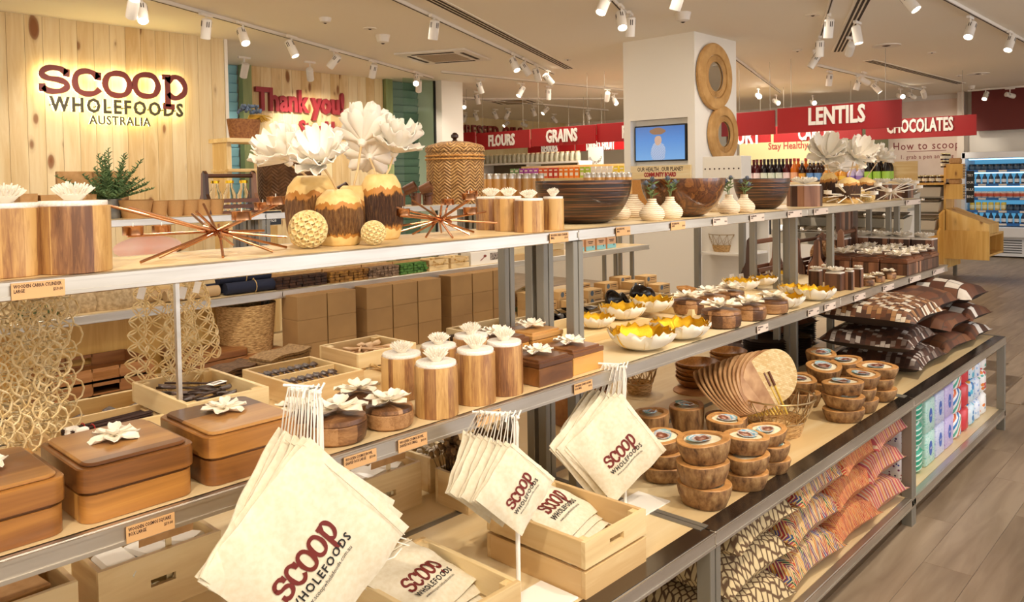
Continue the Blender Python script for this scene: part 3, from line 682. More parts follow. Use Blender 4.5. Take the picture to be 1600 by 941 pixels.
# ------------------------------------------------------------------ the screen, board and mirrors on the column
def screen():
    x = cx0+.07; a_, b_ = px(992, 198, x), px(1072, 192, x); zt = a_.z; zb = px(992, 253.5, x).z; yc = (a_.y+b_.y)/2; W = a_.y-b_.y; H = zt-zb
    r = thing('wall_screen', 'switched on flat screen showing a blue picture in the column niche', 'screen', (x, yc, (zt+zb)/2))
    obj('housing', MB().box((.015, 0, 0), (.04, W, H), None, .004), M_black, r)
    m = NT('screen_picture', .2); c = m.coord('Generated', rnd=False); s_ = m.n('SeparateXYZ', None, Vector=c)
    yy, zz = s_.outputs[1], s_.outputs[2]; base = m.ramp(zz, [(.0, '7fb4ea'), (.6, '5b95dd'), (1, '4a79c0')])
    def blob(cy_, cz_, ry, rz, col, base, soft=.25):
        d = m.math('ADD', m.math('POWER', m.math('DIVIDE', m.math('SUBTRACT', yy, cy_), ry), 2.0), m.math('POWER', m.math('DIVIDE', m.math('SUBTRACT', zz, cz_), rz), 2.0))
        return m.mix(m.math('LESS_THAN', m.math('ADD', d, m.math('MULTIPLY', m.n('TexNoise', None, Vector=c, Scale=9.0).outputs[0], .8)), 1.3), base, col)
    ck = m.n('TexChecker', None, Vector=c, Scale=42, Color1=hx('e8f2ff'), Color2=hx('3d74b8')).outputs[0]
    base = blob(.53, .22, .16, .34, ck, base); base = blob(.53, .58, .075, .16, 'd9b29a', base); base = blob(.54, .86, .17, .11, '9a7258', base)
    m.put(m.b.inputs['Emission Color'], base); m.b.inputs['Emission Strength'].default_value = .85; m.col('101418')
    obj('picture', MB().box((-.007, 0, 0), (.003, W*.955, H*.92)), m.mat, r, smooth=False)
screen()
def community_board():
    x = cx0-.012; a_, b_ = px(986, 260, x), px(1080, 256, x); zb = px(990, 280, x).z; H = a_.z-zb; yc = (a_.y+b_.y)/2; W = a_.y-b_.y
    r = thing('board_header', 'pine header board reading our health our planet community board', 'sign', (x, yc, a_.z-H/2))
    obj('board', MB().box((0, 0, 0), (.018, W, H), None, .002), M_piney, r)
    s = H*.44
    o = text('lettering', 'OUR HEALTH . OUR PLANET', s, M_ink, r, (-.0102, 0, H*.21), RYN, ext=.0004, off=.001, xs=.70, spacing=1.02)
    o = text('lettering', 'COMMUNITY BOARD', s, plain('ink_red', 'a5282a', .6), r, (-.0102, 0, -H*.2), RYN, ext=.0004, off=.004, xs=.66); o['label'] = 'red line reading community board'
    # cork notice area below it
    n = thing('notice_board', 'brown cork panel below the community board header', 'board', (cx0-.006, yc, a_.z-H-.42)); obj('cork', MB().box((0, 0, .24), (.01, W, .34)), noisy('cork', 'd59a55', 'c0833f', 120, .8), n, smooth=False)
community_board()
def mirrors():
    yf = cy0-.03
    m_r = NT('rattan_radial', .6); s_ = m_r.n('SeparateXYZ', None, Vector=m_r.coord(rnd=False))
    an = m_r.math('ARCTAN2', s_.outputs[2], s_.outputs[0]); st = m_r.math('SINE', m_r.math('MULTIPLY', an, 150.0))
    m_r.col(m_r.ramp(m_r.n('TexNoise', None, Vector=m_r.coord(), Scale=9).outputs[0], [(.3, 'd3a566'), (.7, 'b98a4c')])); m_r.bump(st, .35, .004); m_r = m_r.mat
    for u, v0, v1, uw, lab in ((1116, 71, 169, (1088.5, 1144), 'upper round rattan framed mirror on the column'), (1129.5, 169, 251, (1106, 1153), 'lower round rattan framed mirror on the column')):
        a_ = py((uw[0]+uw[1])/2, v0, yf); b_ = py((uw[0]+uw[1])/2, v1, yf); R = (py(uw[1], 150, yf).x-py(uw[0], 150, yf).x)/2; R = (R+(a_.z-b_.z)/2)/2
        r = thing('rattan_mirror', lab, 'mirror', ((a_.x+b_.x)/2, yf, (a_.z+b_.z)/2), 0, 'round rattan mirrors on the column')
        M = Matrix.Rotation(pi/2, 4, 'X')
        prof = [(R*.98, -.02), (R, .012), (R*.96, .03), (R*.8, .038), (R*.66, .032), (R*.655, -.02)]
        obj('outer_band', MB().loft([[(q*cos(t), q*sin(t), z) for t in (2*pi*i/64 for i in range(64))] for q, z in prof], M, cap=False), m_r, r)
        rings = MB()
        for q in (.60, .56, .52, .47): rings.tube([(R*q*cos(t), -.02, R*q*sin(t)) for t in (2*pi*i/40 for i in range(40))], R*.018, 6, closed=True)
        obj('inner_rings', rings, m_r, r); sp = MB()
        for i in range(72):
            t = 2*pi*i/72; sp.tube([(R*.44*cos(t), -.018, R*.44*sin(t)), (R*.67*cos(t), -.022, R*.67*sin(t))], R*.011, 4)
        obj('spokes', sp, m_r, r)
        obj('glass', MB().lathe([(0.001, .0), (R*.46, .0), (R*.46, .006), (0.001, .006)], 40, M), plain('mirror', 'dfe0dc', .02, 1.0), r)
    # dark round frame seen edge on behind the left of the column
    p = px(972, 157, cx1-.3); r = thing('round_wall_decor', 'dark round woven disc edge on behind the column', 'decor', (cx1-.3, cy1+.03, p.z))
    obj('disc', MB().lathe([(.001, -.03), (.25, -.02), (.27, 0), (.25, .02), (.001, .03)], 28, Matrix.Rotation(pi/2, 4, 'X')), M_dark, r)
mirrors()

# ------------------------------------------------------------------ right background: poster, red panel, fridge, bulk stand, bottle shelves
def poster():
    x = 17.82; a_, b_ = px(1390, 140, x), px(1500, 140, x); zb = .3
    r = thing('instruction_poster', 'tall pale pink poster headed how to scoop', 'poster', (x, (a_.y+b_.y)/2, (CZ+zb)/2-.05)); H = CZ-zb-.1
    obj('panel', MB().box((0, 0, 0), (.02, a_.y-b_.y, H)), noisy('poster_pink', 'f0dccb', 'e6cfbd', 3, .6), r, smooth=False)
    yc = (a_.y+b_.y)/2; zc = (CZ+zb)/2-.05; ink = plain('poster_ink', '8a3a34', .6)
    for txt, u, v, sz in (('How to scoop', 1446, 228, 17), ('1. grab a pen and bag', 1447, 245, 9), ('2. scoop what you need', 1447, 262, 9), ('3. weigh it out', 1447, 279, 9), ('and check out', 1437, 276, 9)):
        if v in (262, 279): continue
        p = px(u, v, x-.02); k = (p-Vector((0, 0, HC))).dot(CF)/FPX
        text('lettering', txt, sz*k, ink, r, (-.012, p.y-yc, p.z-zc), RYN, ext=.0005, off=.001*sz/9, xs=.85, spacing=1.15)
    p = px(1447, 236, x-.02); obj('rule', MB().box((-.012, p.y-yc, p.z-zc), (.002, .75, .012)), ink, r, smooth=False)
poster()
struct('trim_3', MB().box((17.7, px(1504, 200, 17.7).y, CZ/2), (.3, .12, CZ)), plain('pale_trim', 'e9dccb', .6))
def red_panel():
    x = 17.55; a_ = px(1520, 141, x); b_ = px(1522, 206, x); y0 = a_.y; r = thing('red_bulkhead_panel', 'plain dark red bulkhead panel above the chiller', 'panel', (x, y0-2.2, (CZ+b_.z)/2))
    obj('panel', MB().box((0, 0, 0), (.2, 4.4, CZ-b_.z-.02)), plain('dark_red_panel', '6a1d14', .6), r, smooth=False)
red_panel()
def fridge():
    x0 = 16.9; a_ = px(1504, 240, x0); y0 = a_.y+.02; W = 3.4; D_ = .75; H = 1.98; yc = y0-W/2
    r = thing('open_chiller', 'white open chiller cabinet with blue lit shelves at the far right', 'fridge', (x0+D_/2, yc, 0))
    wm = plain('chiller_white', 'e6e8ea', .35)
    b = MB(); b.box((0, 0, H-.06), (D_, W, .12), None, .01); b.box((D_/2-.03, 0, 1.0), (.06, W, 1.9)); b.box((0, W/2-.03, 1.05), (D_, .06, 1.85)); b.box((0, -W/2+.03, 1.05), (D_, .06, 1.85)); b.box((-.02, 0, .48), (D_+.04, W, .2), None, .02)
    obj('cabinet', b, wm, r); g = MB().box((.04, 0, .21), (D_-.1, W, .36)); obj('plinth', g, wm, r, smooth=False)
    sl = MB()
    for j in range(6):
        for i in range(7): sl.box((-D_/2+.085, -W/2+.3+i*.46, .1+j*.045), (.012, .36, .018))
    obj('grille', sl, plain('grille_dark', '55585a', .5), r, smooth=False)
    glow = emis('chiller_light', 'a8dcff', 3.2); blue = plain('shelf_blue', '2f6fb5', .4); lab = plain('shelf_ticket', 'e9e4d8', .5)
    for i, z in enumerate((.62, .86, 1.10, 1.36, 1.62)):
        obj('shelf', MB().box((.03, 0, z), (D_-.14, W-.14, .02)), blue, r, smooth=False)
        s2 = obj('ticket_rail', MB().box((-D_/2+.09, 0, z), (.02, W-.14, .05)), blue, r, smooth=False)
        tk = MB()
        for q in range(9): tk.box((-D_/2+.078, -W/2+.35+q*.34, z), (.004, .13, .035))
        obj('tickets', tk, lab, s2, smooth=False)
        obj('light_strip', MB().box((-D_/2+.12, 0, z+.225), (.02, W-.2, .02)), glow, r, smooth=False)
    obj('lit_back', MB().box((D_/2-.065, 0, 1.2), (.006, W-.14, 1.35)), emis('chiller_back', '6cc0f0', .55), r, smooth=False)
    # goods standing in it, one object each for the part the frame shows
    kinds = []
    for nm, lb, ct, prof, c1, c2 in (('drink_bottle', 'dark drink bottle with a pale band on a chiller shelf', 'bottle', [(.03, 0), (.032, .1), (.014, .14), (.014, .17)], '20222a', 'e6e6e0'),
            ('yoghurt_tub', 'pale tub with a coloured ring on a chiller shelf', 'tub', [(.04, 0), (.05, .09), (.052, .1)], 'efe7dc', 'd06040'),
            ('juice_carton', 'yellow topped jar on a chiller shelf', 'jar', [(.034, 0), (.036, .11), (.03, .13)], 'e2b838', 'f0e4b0'),
            ('dark_tub', 'dark tub with black lid on a chiller shelf', 'tub', [(.045, 0), (.05, .08), (.04, .1)], '1d2630', '40586a')):
        t_ = thing(nm, lb, ct); obj('body', MB().lathe([(.001, 0)]+prof+[(.001, prof[-1][1])], 12), plain(nm+'_m', c1, .35), t_)
        obj('band', MB().lathe([(prof[1][0]+.002, prof[1][1]*.3), (prof[1][0]+.002, prof[1][1]*.8)], 12, cap=False), plain(nm+'_b', c2, .5), t_); kinds.append(Proto(t_))
    for i, z in enumerate((.63, .87, 1.11, 1.37, 1.63)):
        for q in range(20):
            k = (0, (2 if q < 6 else 3), 1, 0, 3)[i]; 
            kinds[k]((x0+.2, y0-.14-q*.105, z), q, '%s, %s shelf up, %s from the left' % (('dark drink bottle', 'pale ringed tub', 'yellow topped jar', 'dark lidded tub')[k], ORD[i], ordw(q)), group='goods on the lit chiller shelf at height %s' % ('one two three four five'.split()[i]), sc=1.25)
fridge()
def bulk_stand():
    """pine bulk food stand with scoop bins, tiers of clear tubs and a paper bag dispenser on its end"""
    p = on(1490, 438, 0); x0 = 12.6; ye = 3.35      # its long side runs along y towards the left, its end faces the walkway
    r = thing('bulk_food_stand', 'pine bulk food stand with bins beside the walkway', 'stand', (x0, ye, 0))
    pm = M_unitpine
    end = [(0, .18), (1.15, .18), (1.15, .80), (1.02, .86), (1.02, 1.0), (.80, 1.06), (.80, 1.68), (.35, 1.68), (.35, 1.06), (.1, 1.0), (.1, .80), (0, .74)]
    M = Matrix(((1, 0, 0, 0), (0, 0, 1, 0), (0, 1, 0, 0), (0, 0, 0, 1)))
    for k, y in enumerate((0, 1.15, 2.3)): obj('end_panel', MB().prism(end, y, y+.03, M), pm, r, smooth=False)
    obj('base_cabinet', MB().box((.56, 1.15, .44), (1.08, 2.26, .5)), pm, r, smooth=False)
    for x in (.06, 1.05):
        for y in (.05, 1.2): obj('leg', MB().box((x, y, .09), (.05, .05, .18)), M_post, r, smooth=False)
    obj('top_shelf', MB().box((.5, 1.15, 1.44), (.5, 2.3, .03)), pm, r, smooth=False)
    for z, x in ((1.0, .62), (.74, .30), (1.24, .6)): obj('tier_rail', MB().box((x-.2, 1.15, z), (.05, 2.26, .035)), M_post, r, smooth=False)
    # bins and jars stand in it
    bn = thing('scoop_bin', 'frosted scoop bin with open flap in the pine stand', 'bin'); bm = MB()
    bm.loft([[(-.14, -.19, 0), (.14, -.19, 0), (.14, .19, 0), (-.14, .19, 0)], [(-.2, -.22, .16), (.16, -.22, .2), (.16, .22, .2), (-.2, .22, .16)]], cap=False); bm.box((0, 0, .004), (.28, .38, .008))
    obj('tub', bm, plain('bin_frost', 'cfc6b2', .3), bn); obj('flap', MB().box((0, 0, .21), (.3, .4, .01), T(ry=-.2)), plain('flap_smoke', '8b7a62', .15, 0, Transmission_Weight=.5), bn)
    obj('scoop', MB().ball((-.1, .05, .2), .035, 8, 5), plain('scoop_steel', 'dcd6cc', .15, 1), bn); obj('food', MB().box((-.02, 0, .13), (.26, .36, .04)), noisy('bulk_food', 'b98c50', '6b4320', 70, .8), bn)
    P = Proto(bn)
    for i, (xx, z) in enumerate(((.22, .76), (.42, 1.02), (.5, 1.245))):
        for q in range(5): P((x0+xx, ye+.26+q*.44, z), 0, 'scoop bin in the pine stand, %s tier, %s from the walkway' % (('lower', 'middle', 'upper')[i], ORD[q]), group='scoop bins in the pine bulk stand', sc=.9)
    jr = thing('preserve_jar', 'small dark preserve jar with pale lid on the stand top', 'jar'); obj('body', MB().lathe([(.001, 0), (.035, 0), (.036, .07), (.03, .085), (.001, .085)], 12), plain('jar_dark', '3a1d10', .15), jr)
    obj('lid', MB().lathe([(.033, .085), (.033, .1), (.001, .1)], 12), plain('jar_lid', 'd9c68e', .3, .6), jr); obj('label_band', MB().lathe([(.0368, .02), (.0368, .06)], 12, cap=False), plain('jar_label', 'e8dcc0', .5), jr); P = Proto(jr)
    for q in range(20):
        for k in range(2): P((x0+.36+.14*k, ye+.1+q*.095, 1.457), q, 'dark preserve jar on the pine stand, %s row, %s from the walkway' % (('front', 'back')[k], ordw(q)), group='preserve jars along the top of the pine bulk stand', sc=1.1)
    for q in range(4):
        for k in range(2): P((x0+.40+q*.085, ye+.05, 1.70+.11*k-.02), q, label='gold lidded jar at the stand end, %s layer, %s across' % (('lower', 'upper')[k], ORD[q]), group='gold lidded jars on the stand end', sc=1.05)
    # end unit with paper bag dispensers and blackboard strip
    y = ye
    bb = thing('chalk_strip', 'narrow black menu board on the stand end', 'sign', px(1516, 292, x0-.02)); obj('board', MB().box((0, 0, 0), (.012, .1, .45)), M_black, bb, smooth=False)
    for i in range(4): text('lettering', ('TRY', 'OUR', 'BULK', 'BINS')[i], .05, M_signwhite, bb, (-.008, 0, .16-.1*i), RYN, ext=.0005, xs=.8)
    e = thing('bag_dispenser_unit', 'pine lectern unit with open cubby on the end of the bulk stand', 'cabinet', (13.0, y-.291, .40))
    obj('cubby', MB().box((.35, 0, .29), (.9, .56, .03)).box((.35, 0, 0), (.9, .56, .03)).box((-.09, 0, .145), (.02, .56, .3)).box((.79, 0, .145), (.02, .56, .3)).box((.35, .27, .145), (.9, .02, .3)), pm, e, smooth=False)
    obj('side_board', MB().box((-.11, .0, .145), (.03, .58, .42)), pm, e, smooth=False)
    obj('lectern', MB().prism([(-.28, 0), (.28, 0), (.28, .36), (-.28, .14)], -.1, .5, Matrix(((0, 0, 1, 0), (1, 0, 0, 0), (0, 1, 0, .31), (0, 0, 0, 1)))), pm, e, smooth=False)
    obj('bag_stack', MB().box((.3, -.05, .1), (.3, .25, .16), None, .01), M_card, e)
    for i, z in enumerate((1.32, 1.62)):
        b_ = thing('bag_rack', ('lower', 'upper')[i]+' pine bag rack slotted on the stand end', 'rack', (12.98, y-.12, z)); obj('box', MB().box((0, 0, 0), (.14, .22, .22)), pm, b_, smooth=False)
        sl = MB()
        for q in range(5): sl.box((.02, -.115, -.08+q*.04), (.1, .012, .008))
        obj('slots', sl, M_black, b_, smooth=False); obj('paper_bags', MB().box((0, 0, .15), (.1, .16, .09), None, .02), M_card, b_)
bulk_stand()
def bottle_shelves():
    x = 10.9; a_, b_ = px(1156, 285, x), px(1402, 283, x); y0, y1 = a_.y, b_.y; z = (a_.z+b_.z)/2
    r = thing('bottle_counter', 'long pine topped counter of juice bottles behind the top shelf', 'counter', (x, (y0+y1)/2, 0)); W = y0-y1+.3
    obj('top', MB().box((.1, 0, z-.02), (.45, W, .04)), M_piney, r, smooth=False); obj('front', MB().box((.12, 0, (z-.04)/2), (.36, W, z-.04)), M_white, r, smooth=False)
    obj('second_shelf', MB().box((-.1, 0, z-.32), (.1, W, .02)), M_piney, r, smooth=False)
    obj('back_board', MB().box((.33, 0, z+.12), (.02, W, .27)), M_piney, r, smooth=False)
    h = .245
    def bottle(name, label, glass, paper, cap, hh=1.0, rad=.036):
        t_ = thing(name, label, 'bottle'); obj('body', MB().lathe([(.001, 0), (rad, .0), (rad, .13*hh), (rad*.8, .155*hh), (.013, .185*hh), (.013, .215*hh), (.001, .215*hh)], 12), plain(name+'_g', glass, .12), t_)
        obj('paper_label', MB().lathe([(rad+.001, .02), (rad+.001, .095*hh)], 12, cap=False), plain(name+'_p', paper, .5), t_); obj('cap', MB().lathe([(.015, .205*hh), (.015, .235*hh), (.001, .235*hh)], 10), plain(name+'_c', cap, .4), t_); return Proto(t_)
    K = [bottle('juice_bottle', 'dark red juice bottle on the pine counter', '4a0d12', 'f2dede', '6b1a18'), bottle('juice_bottle', 'almost black juice bottle with green leaf label', '140a10', 'dfe8d8', '2a1210'),
         bottle('juice_bottle', 'orange juice bottle with red cap', 'd26a12', 'f0b48a', 'b0301a'), bottle('syrup_bottle', 'short brown bottle with orange striped label', '30160a', 'eda63c', 'e8e2d4', .9),
         bottle('syrup_bottle', 'short brown bottle with blue diamond label', '30160a', '6f9fd8', 'e8e2d4', .9), bottle('syrup_bottle', 'short dark bottle with lime green label', '1c120a', 'a8d24a', '2a1a12', .95),
         bottle('pouch_jar', 'small jar with yellow and orange label', 'e8a040', 'f3c84a', 'e9dfc8', .55), bottle('pouch_jar', 'small jar with violet label', 'cfc2e0', '9a7cc0', 'e9dfc8', .55)]
    n = int((y0-y1)/.112); gn = ['dark red', 'black', 'orange', 'amber', 'blue label', 'lime', 'yellow', 'violet']
    for q in range(n):
        f = q/n; k = 0 if f < .12 else 1 if f < .27 else 0 if f < .32 else 2 if f < .40 else 3 if f < .47 else 4 if f < .54 else 6 if f < .72 else 7 if f < .8 else 5
        for row in range(2):
            kk = k if not (row and k == 3) else 2
            K[kk]((x-.02+row*.125, y0-.06-q*.112, z), q, sc=1.42, label= '%s bottle or jar on the pine counter, %s row, %s from the left' % (gn[kk], ('front', 'back')[row], ordw(q)), group='%s bottles on the pine counter' % gn[kk])
    # dark green glazed partition behind
    x2 = 15.5; a_, b_ = px(1200, 240, x2), px(1388, 240, x2); g = thing('glass_partition', 'dark green tinted glass partition behind the bottles', 'glass', (x2, (a_.y+b_.y)/2, 1.3))
    obj('pane', MB().box((0, 0, 0), (.02, a_.y-b_.y, 2.4)), plain('tinted', '5f6650', .08), g, smooth=False)
    x3 = 15.2; a_, b_ = px(1156, 240, x3), px(1300, 240, x3); g = thing('lit_panel', 'pale yellow wall panel reading stay healthy', 'panel', (x3, (a_.y+b_.y)/2, 1.3)); obj('panel', MB().box((0, 0, -.05), (.02, a_.y-b_.y, 2.5)), plain('pale_yellow', 'e8dfa8', .5), g, smooth=False)
    p = px(1232, 228, x3-.02); k = (p-Vector((0, 0, HC))).dot(CF)/FPX; text('lettering', 'Stay Healthy.', 15*k, plain('stay_red', 'b5534a', .5), g, (-.014, p.y-(a_.y+b_.y)/2, p.z-1.3), RYN, ext=.001, off=.004, xs=.85)
bottle_shelves()
def left_far_shelves():
    # shelf of glass jars, and shelves of snack boxes, running across behind the tumblers
    x = 11.6; a_, b_ = px(684, 256, x), px(905, 254, x); z = (a_.z+b_.z)/2; W = a_.y-b_.y; yc = (a_.y+b_.y)/2
    r = thing('glassware_shelving', 'white shelving with rows of clear storage jars', 'shelf', (x, yc, 0)); z2 = px(800, 290, x).z
    for zz in (z, z2, .9): obj('shelf_board', MB().box((.2, 0, zz-.02), (.45, W, .035)), M_white, r, smooth=False)
    for s in (-.5, -.17, .17, .5): obj('upright', MB().box((.2, s*W*.99, z/2), (.4, .04, z)), M_white, r, smooth=False)
    obj('back', MB().box((.42, 0, (z+.0)/2), (.02, W, z)), plain('shelf_back', '7d6a50', .7), r, smooth=False)
    jr = thing('storage_jar', 'clear glass storage jar with wooden lid on the far shelf', 'jar'); obj('glass', MB().lathe([(.001, 0), (.05, 0), (.055, .02), (.055, .14), (.04, .16), (.04, .17), (.037, .17), (.037, .16), (.05, .135), (.05, .01), (.001, .008)], 12), plain('jar_glass', 'f2ecd0', .1, 0, Transmission_Weight=.55), jr)
    obj('lid', MB().lathe([(.042, .17), (.042, .185), (.001, .185)], 12), plain('jar_lid_pale', 'd9c294', .5), jr); P = Proto(jr)
    for q in range(int(W/.125)): P((x+.12, yc+W/2-.08-q*.125, z), 0, 'clear storage jar on the far white shelf, %s from the left' % ordw(q), group='clear storage jars along the far white shelf')
    bt = thing('oil_bottle', 'small dark oil bottle on the far shelf', 'bottle'); obj('body', MB().lathe([(.001, 0), (.03, 0), (.03, .1), (.012, .13), (.012, .16), (.001, .16)], 10), plain('oil_dark', '22160c', .2), bt); obj('cap', MB().lathe([(.014, .15), (.014, .17), (.001, .17)], 8), M_white, bt); P = Proto(bt)
    for q in range(34): P((x+.1, yc+W/2-.1-q*.075, z2), 0, 'small dark oil bottle on the far shelf, %s from the left' % ordw(q), group='small dark oil bottles on the far shelf')
    # snack boxes
    x = 9.9; a_, b_ = px(797, 279, x), px(985, 277, x); z = (a_.z+b_.z)/2; W = a_.y-b_.y; yc = (a_.y+b_.y)/2
    r = thing('snack_counter', 'pine counter of colourful snack boxes beyond the bamboo tumblers', 'counter', (x, yc, 0)); obj('top', MB().box((.12, 0, z-.02), (.35, W, .04)), M_piney, r, smooth=False); obj('front', MB().box((.14, 0, z/2-.02), (.3, W, z-.04)), M_white, r, smooth=False)
    obj('back_board', MB().box((.3, 0, z+.1), (.02, W, .22)), M_piney, r, smooth=False)
    cols = [('green', '8fae7a'), ('violet', 'b55ab0'), ('violet', 'b55ab0'), ('coral', 'e0653c'), ('red', 'c8402c'), ('orange', 'ef8a30'), ('orange', 'ef8a30'), ('lime', 'b7cc4a'), ('white', 'f1ece0'), ('white', 'f1ece0'), ('yellow', 'efd84a')]
    K = {}
    n = 22
    for q in range(n):
        c, hx_ = cols[q*len(cols)//n]
        if c not in K:
            t_ = thing('snack_box', '%s snack box on the far pine counter' % c, 'box'); obj('carton', MB().box((0, 0, .085), (.07, .088, .17)), plain('snack_'+c, hx_, .4), t_, smooth=False)
            obj('print_panel', MB().box((-.036, 0, .06), (.002, .06, .05)), plain('snack_print_'+c, 'f5ead8', .5), t_, smooth=False)
            obj('print_title', MB().box((-.036, 0, .13), (.002, .06, .02)), plain('snack_title_'+c, 'fff6e0', .5), t_, smooth=False); K[c] = Proto(t_)
        K[c]((x+.02, yc+W/2-.06-q*(W-.1)/n, z), 0, '%s snack box on the far counter, %s from the left' % (c, ordw(q)), group='%s snack boxes on the far pine counter' % c)
    x = 12.2; p = px(931, 250, x); g = thing('round_logo_banner', 'white banner with curved our planet print', 'banner', p); obj('cloth', MB().box((0, 0, 0), (.01, .36, .5)), M_white, g, smooth=False); obj('wires', MB().tube([(0, -.15, .24), (0, -.15, CZ-p.z)], .002, 4).tube([(0, .15, .24), (0, .15, CZ-p.z)], .002, 4), M_post, g)
    for i, ch in enumerate('OUR PLANET'):
        if ch != ' ': t = radians(205+i*14.5); text('lettering', ch, .065, M_ink, g, (-.009, -.15*cos(t), .10+.15*sin(t)), (pi/2+0, -(t+pi/2)*0, -pi/2), ext=.0005)
left_far_shelves()

# ================================================================== goods: placing helpers
EYE = Vector((0, 0, HC))
def depth(p): return (p-EYE).dot(CF)
def seat(u, v, wpx, z):
    """centre, on the plane z, of a round thing whose nearest bottom edge shows at u, v and that looks wpx wide"""
    p = on(u, v, z); q = Vector((p.x, p.y, 0)).normalized(); R = wpx*depth(p)/FPX/2
    R = wpx*(depth(p)+R)/FPX/2; c = Vector((p.x+q.x*R, p.y+q.y*R, z))
    lim = {ZT: (YT+.008, YT+.345), ZM: (YM+.008, YM+.66)}.get(z)       # keep it on its shelf, sliding along the line of sight
    if lim and lim[1]-lim[0] > 2*R:
        y = min(max(c.y, lim[0]+R), lim[1]-R); f = y/c.y; c.x *= f; c.y = y; R *= f
    return c, R
def rise(u, v, p, back=0):
    """height above p.z at which the vertical line through p shows at row v"""
    d = _ray(u, v); return HC+d.z*depth(p)-p.z
def seath(u, v, wpx, vt, z):
    """same, with the height of the nearest top edge at row vt"""
    c, R = seat(u, v, wpx, z); q = Vector((c.x, c.y, 0)).normalized(); p = c-q*R; return c, R, rise(u, vt, p)
rnd = random.Random(11)

# ------------------------------------------------------------------ ceramic blossoms
def coral_mb(R, n=64):
    mb = MB(); g = random.Random(3)
    mb.lathe([(.001, 0), (R*.36, 0), (R*.62, R*.34), (R*.5, R*.45), (.001, R*.5)], 20)
    for i in range(n):
        t = i*2.39996; q = math.sqrt((i+.5)/n); a = .15+q*.80; r0 = R*.52*q
        b = Vector((r0*cos(t), r0*sin(t), R*.28)); d = Vector((sin(a)*cos(t), sin(a)*sin(t), cos(a)*1.15)); L = R*(.66+.14*g.random())*(1.05-.25*q)
        m = b+d*L*.6+Vector((g.uniform(-1, 1), g.uniform(-1, 1), 0))*R*.03; e = b+d*L
        mb.tube([b, m, e], [R*.06, R*.062, R*.035], 5)
    return mb
def petal_mb(L, W, lift, curl, M=None, mb=None, notch=.12, seed=0, nr=7, nc=7, th=.0016, m2=0, ruf=.05):
    mb = mb or MB(); g = random.Random(seed); ph = g.random()*6; rows = []
    for i in range(nr):
        s_ = i/(nr-1); wd = W/2*(.22+.86*sin(pi*.66*s_**1.15))*(1-.22*s_**5); row = []
        for j in range(nc):
            q = j/(nc-1)*2-1
            x = L*s_*(1-.20*q*q*s_**2.5-notch*.35*max(0, 1-abs(q)*3)*s_**6+.02*sin(q*7+ph)*s_**4); y = wd*q
            z = lift*L*s_+curl*L*s_*s_+W*.30*q*q*(1-s_*.5)+ruf*L*s_**3*sin(q*4+ph)
            row.append((x, y, z))
        rows.append(row)
    mb.sheet([r[::-1] for r in rows], M, th, m2); return mb
def blossom(parent, R, mat, layers, seed=1, stamens=True, name='petal'):
    """flat open flower; petals are separate parts sharing one mesh per layer"""
    for (n, f, lift, curl, z, wf) in layers:
        me = mesh(name, petal_mb(R*f, R*wf, lift, curl, seed=seed+n), mat, ang=80)
        for i in range(n):
            a = 2*pi*i/n+f*1.3+rnd.uniform(-.1, .1)
            link(name, me, parent, (0, 0, z), rot=(rnd.uniform(-.12, .12), rnd.uniform(-.1, .1), a))
    if stamens:
        mb = MB()
        for i in range(26):
            t = i*2.4; q = math.sqrt(i/26); mb.tube([(0, 0, 0), (R*.2*q*cos(t), R*.2*q*sin(t), R*.2)], [R*.012, R*.018], 4)
        obj('stamens', mb, mat, parent, (0, 0, R*.03))
def small_blossom_mb(R, seed=2):
    mb = MB(); g = random.Random(seed)
    for n, f, lift, curl, wf in ((5, 1, .08, .05, .62), (4, .7, .35, .1, .5)):
        for i in range(n): petal_mb(R*f, R*wf, lift, curl, T(rz=2*pi*i/n+f+g.uniform(-.2, .2), z=R*.08), mb, seed=seed+i+n, nr=5, nc=5)
    for i in range(14):
        t = i*2.4; q = math.sqrt(i/14); mb.tube([(0, 0, R*.1), (R*.16*q*cos(t), R*.16*q*sin(t), R*.3)], R*.018, 4)
    return mb
ME_coral = mesh('coral_flower', coral_mb(1.0), M_coral, ang=60)

# ------------------------------------------------------------------ boxes
def cylinder_proto():
    t_ = thing('wooden_cylinder_box', 'x', 'box')
    b = obj('body', MB().lathe([(.001, 0), (.975, 0), (1, .025), (1, 2.3), (.99, 2.33), (.93, 2.34), (.001, 2.34)], 40), M_cyl, t_)
    l = obj('lid', MB().lathe([(.001, 0), (.92, 0), (.93, .02), (.93, .14), (.91, .17), (.001, .17)], 36), M_lid, t_, (0, 0, 2.34)); l['label'] = 'white marble lid'
    link('coral_flower', ME_coral, l, (0, 0, .17), 0, sc=.62)['label'] = 'white coral shaped knob'
    return Proto(t_)
P_cyl = cylinder_proto()
def put_cyl(u, v, w_, vt, z, label, group, rz=0, dy=0):
    c, R, h = seath(u, v, w_, vt, z); return P_cyl(c, rz, label, group, sc=(R, R, h/2.34))
def square_box_proto():
    t_ = thing('square_cosmos_box', 'x', 'box')
    mb = MB(); mb.rrect(.198, .232, 0, .082, .026, 6, bev=.002); obj('body', mb, M_acbox, t_)
    mb = MB(); mb.rrect(.206, .240, .090, .160, .028, 6, bev=.003); mb.rrect(.184, .218, .08, .092, .02, 6); l = obj('lid', mb, M_acbox, t_)
    mb = MB(); mb.rrect(.184, .218, .159, .171, .022, 6, bev=.004); obj('raised_top', mb, M_acx, l); return t_
SQ = square_box_proto(); P_sq = Proto(SQ)
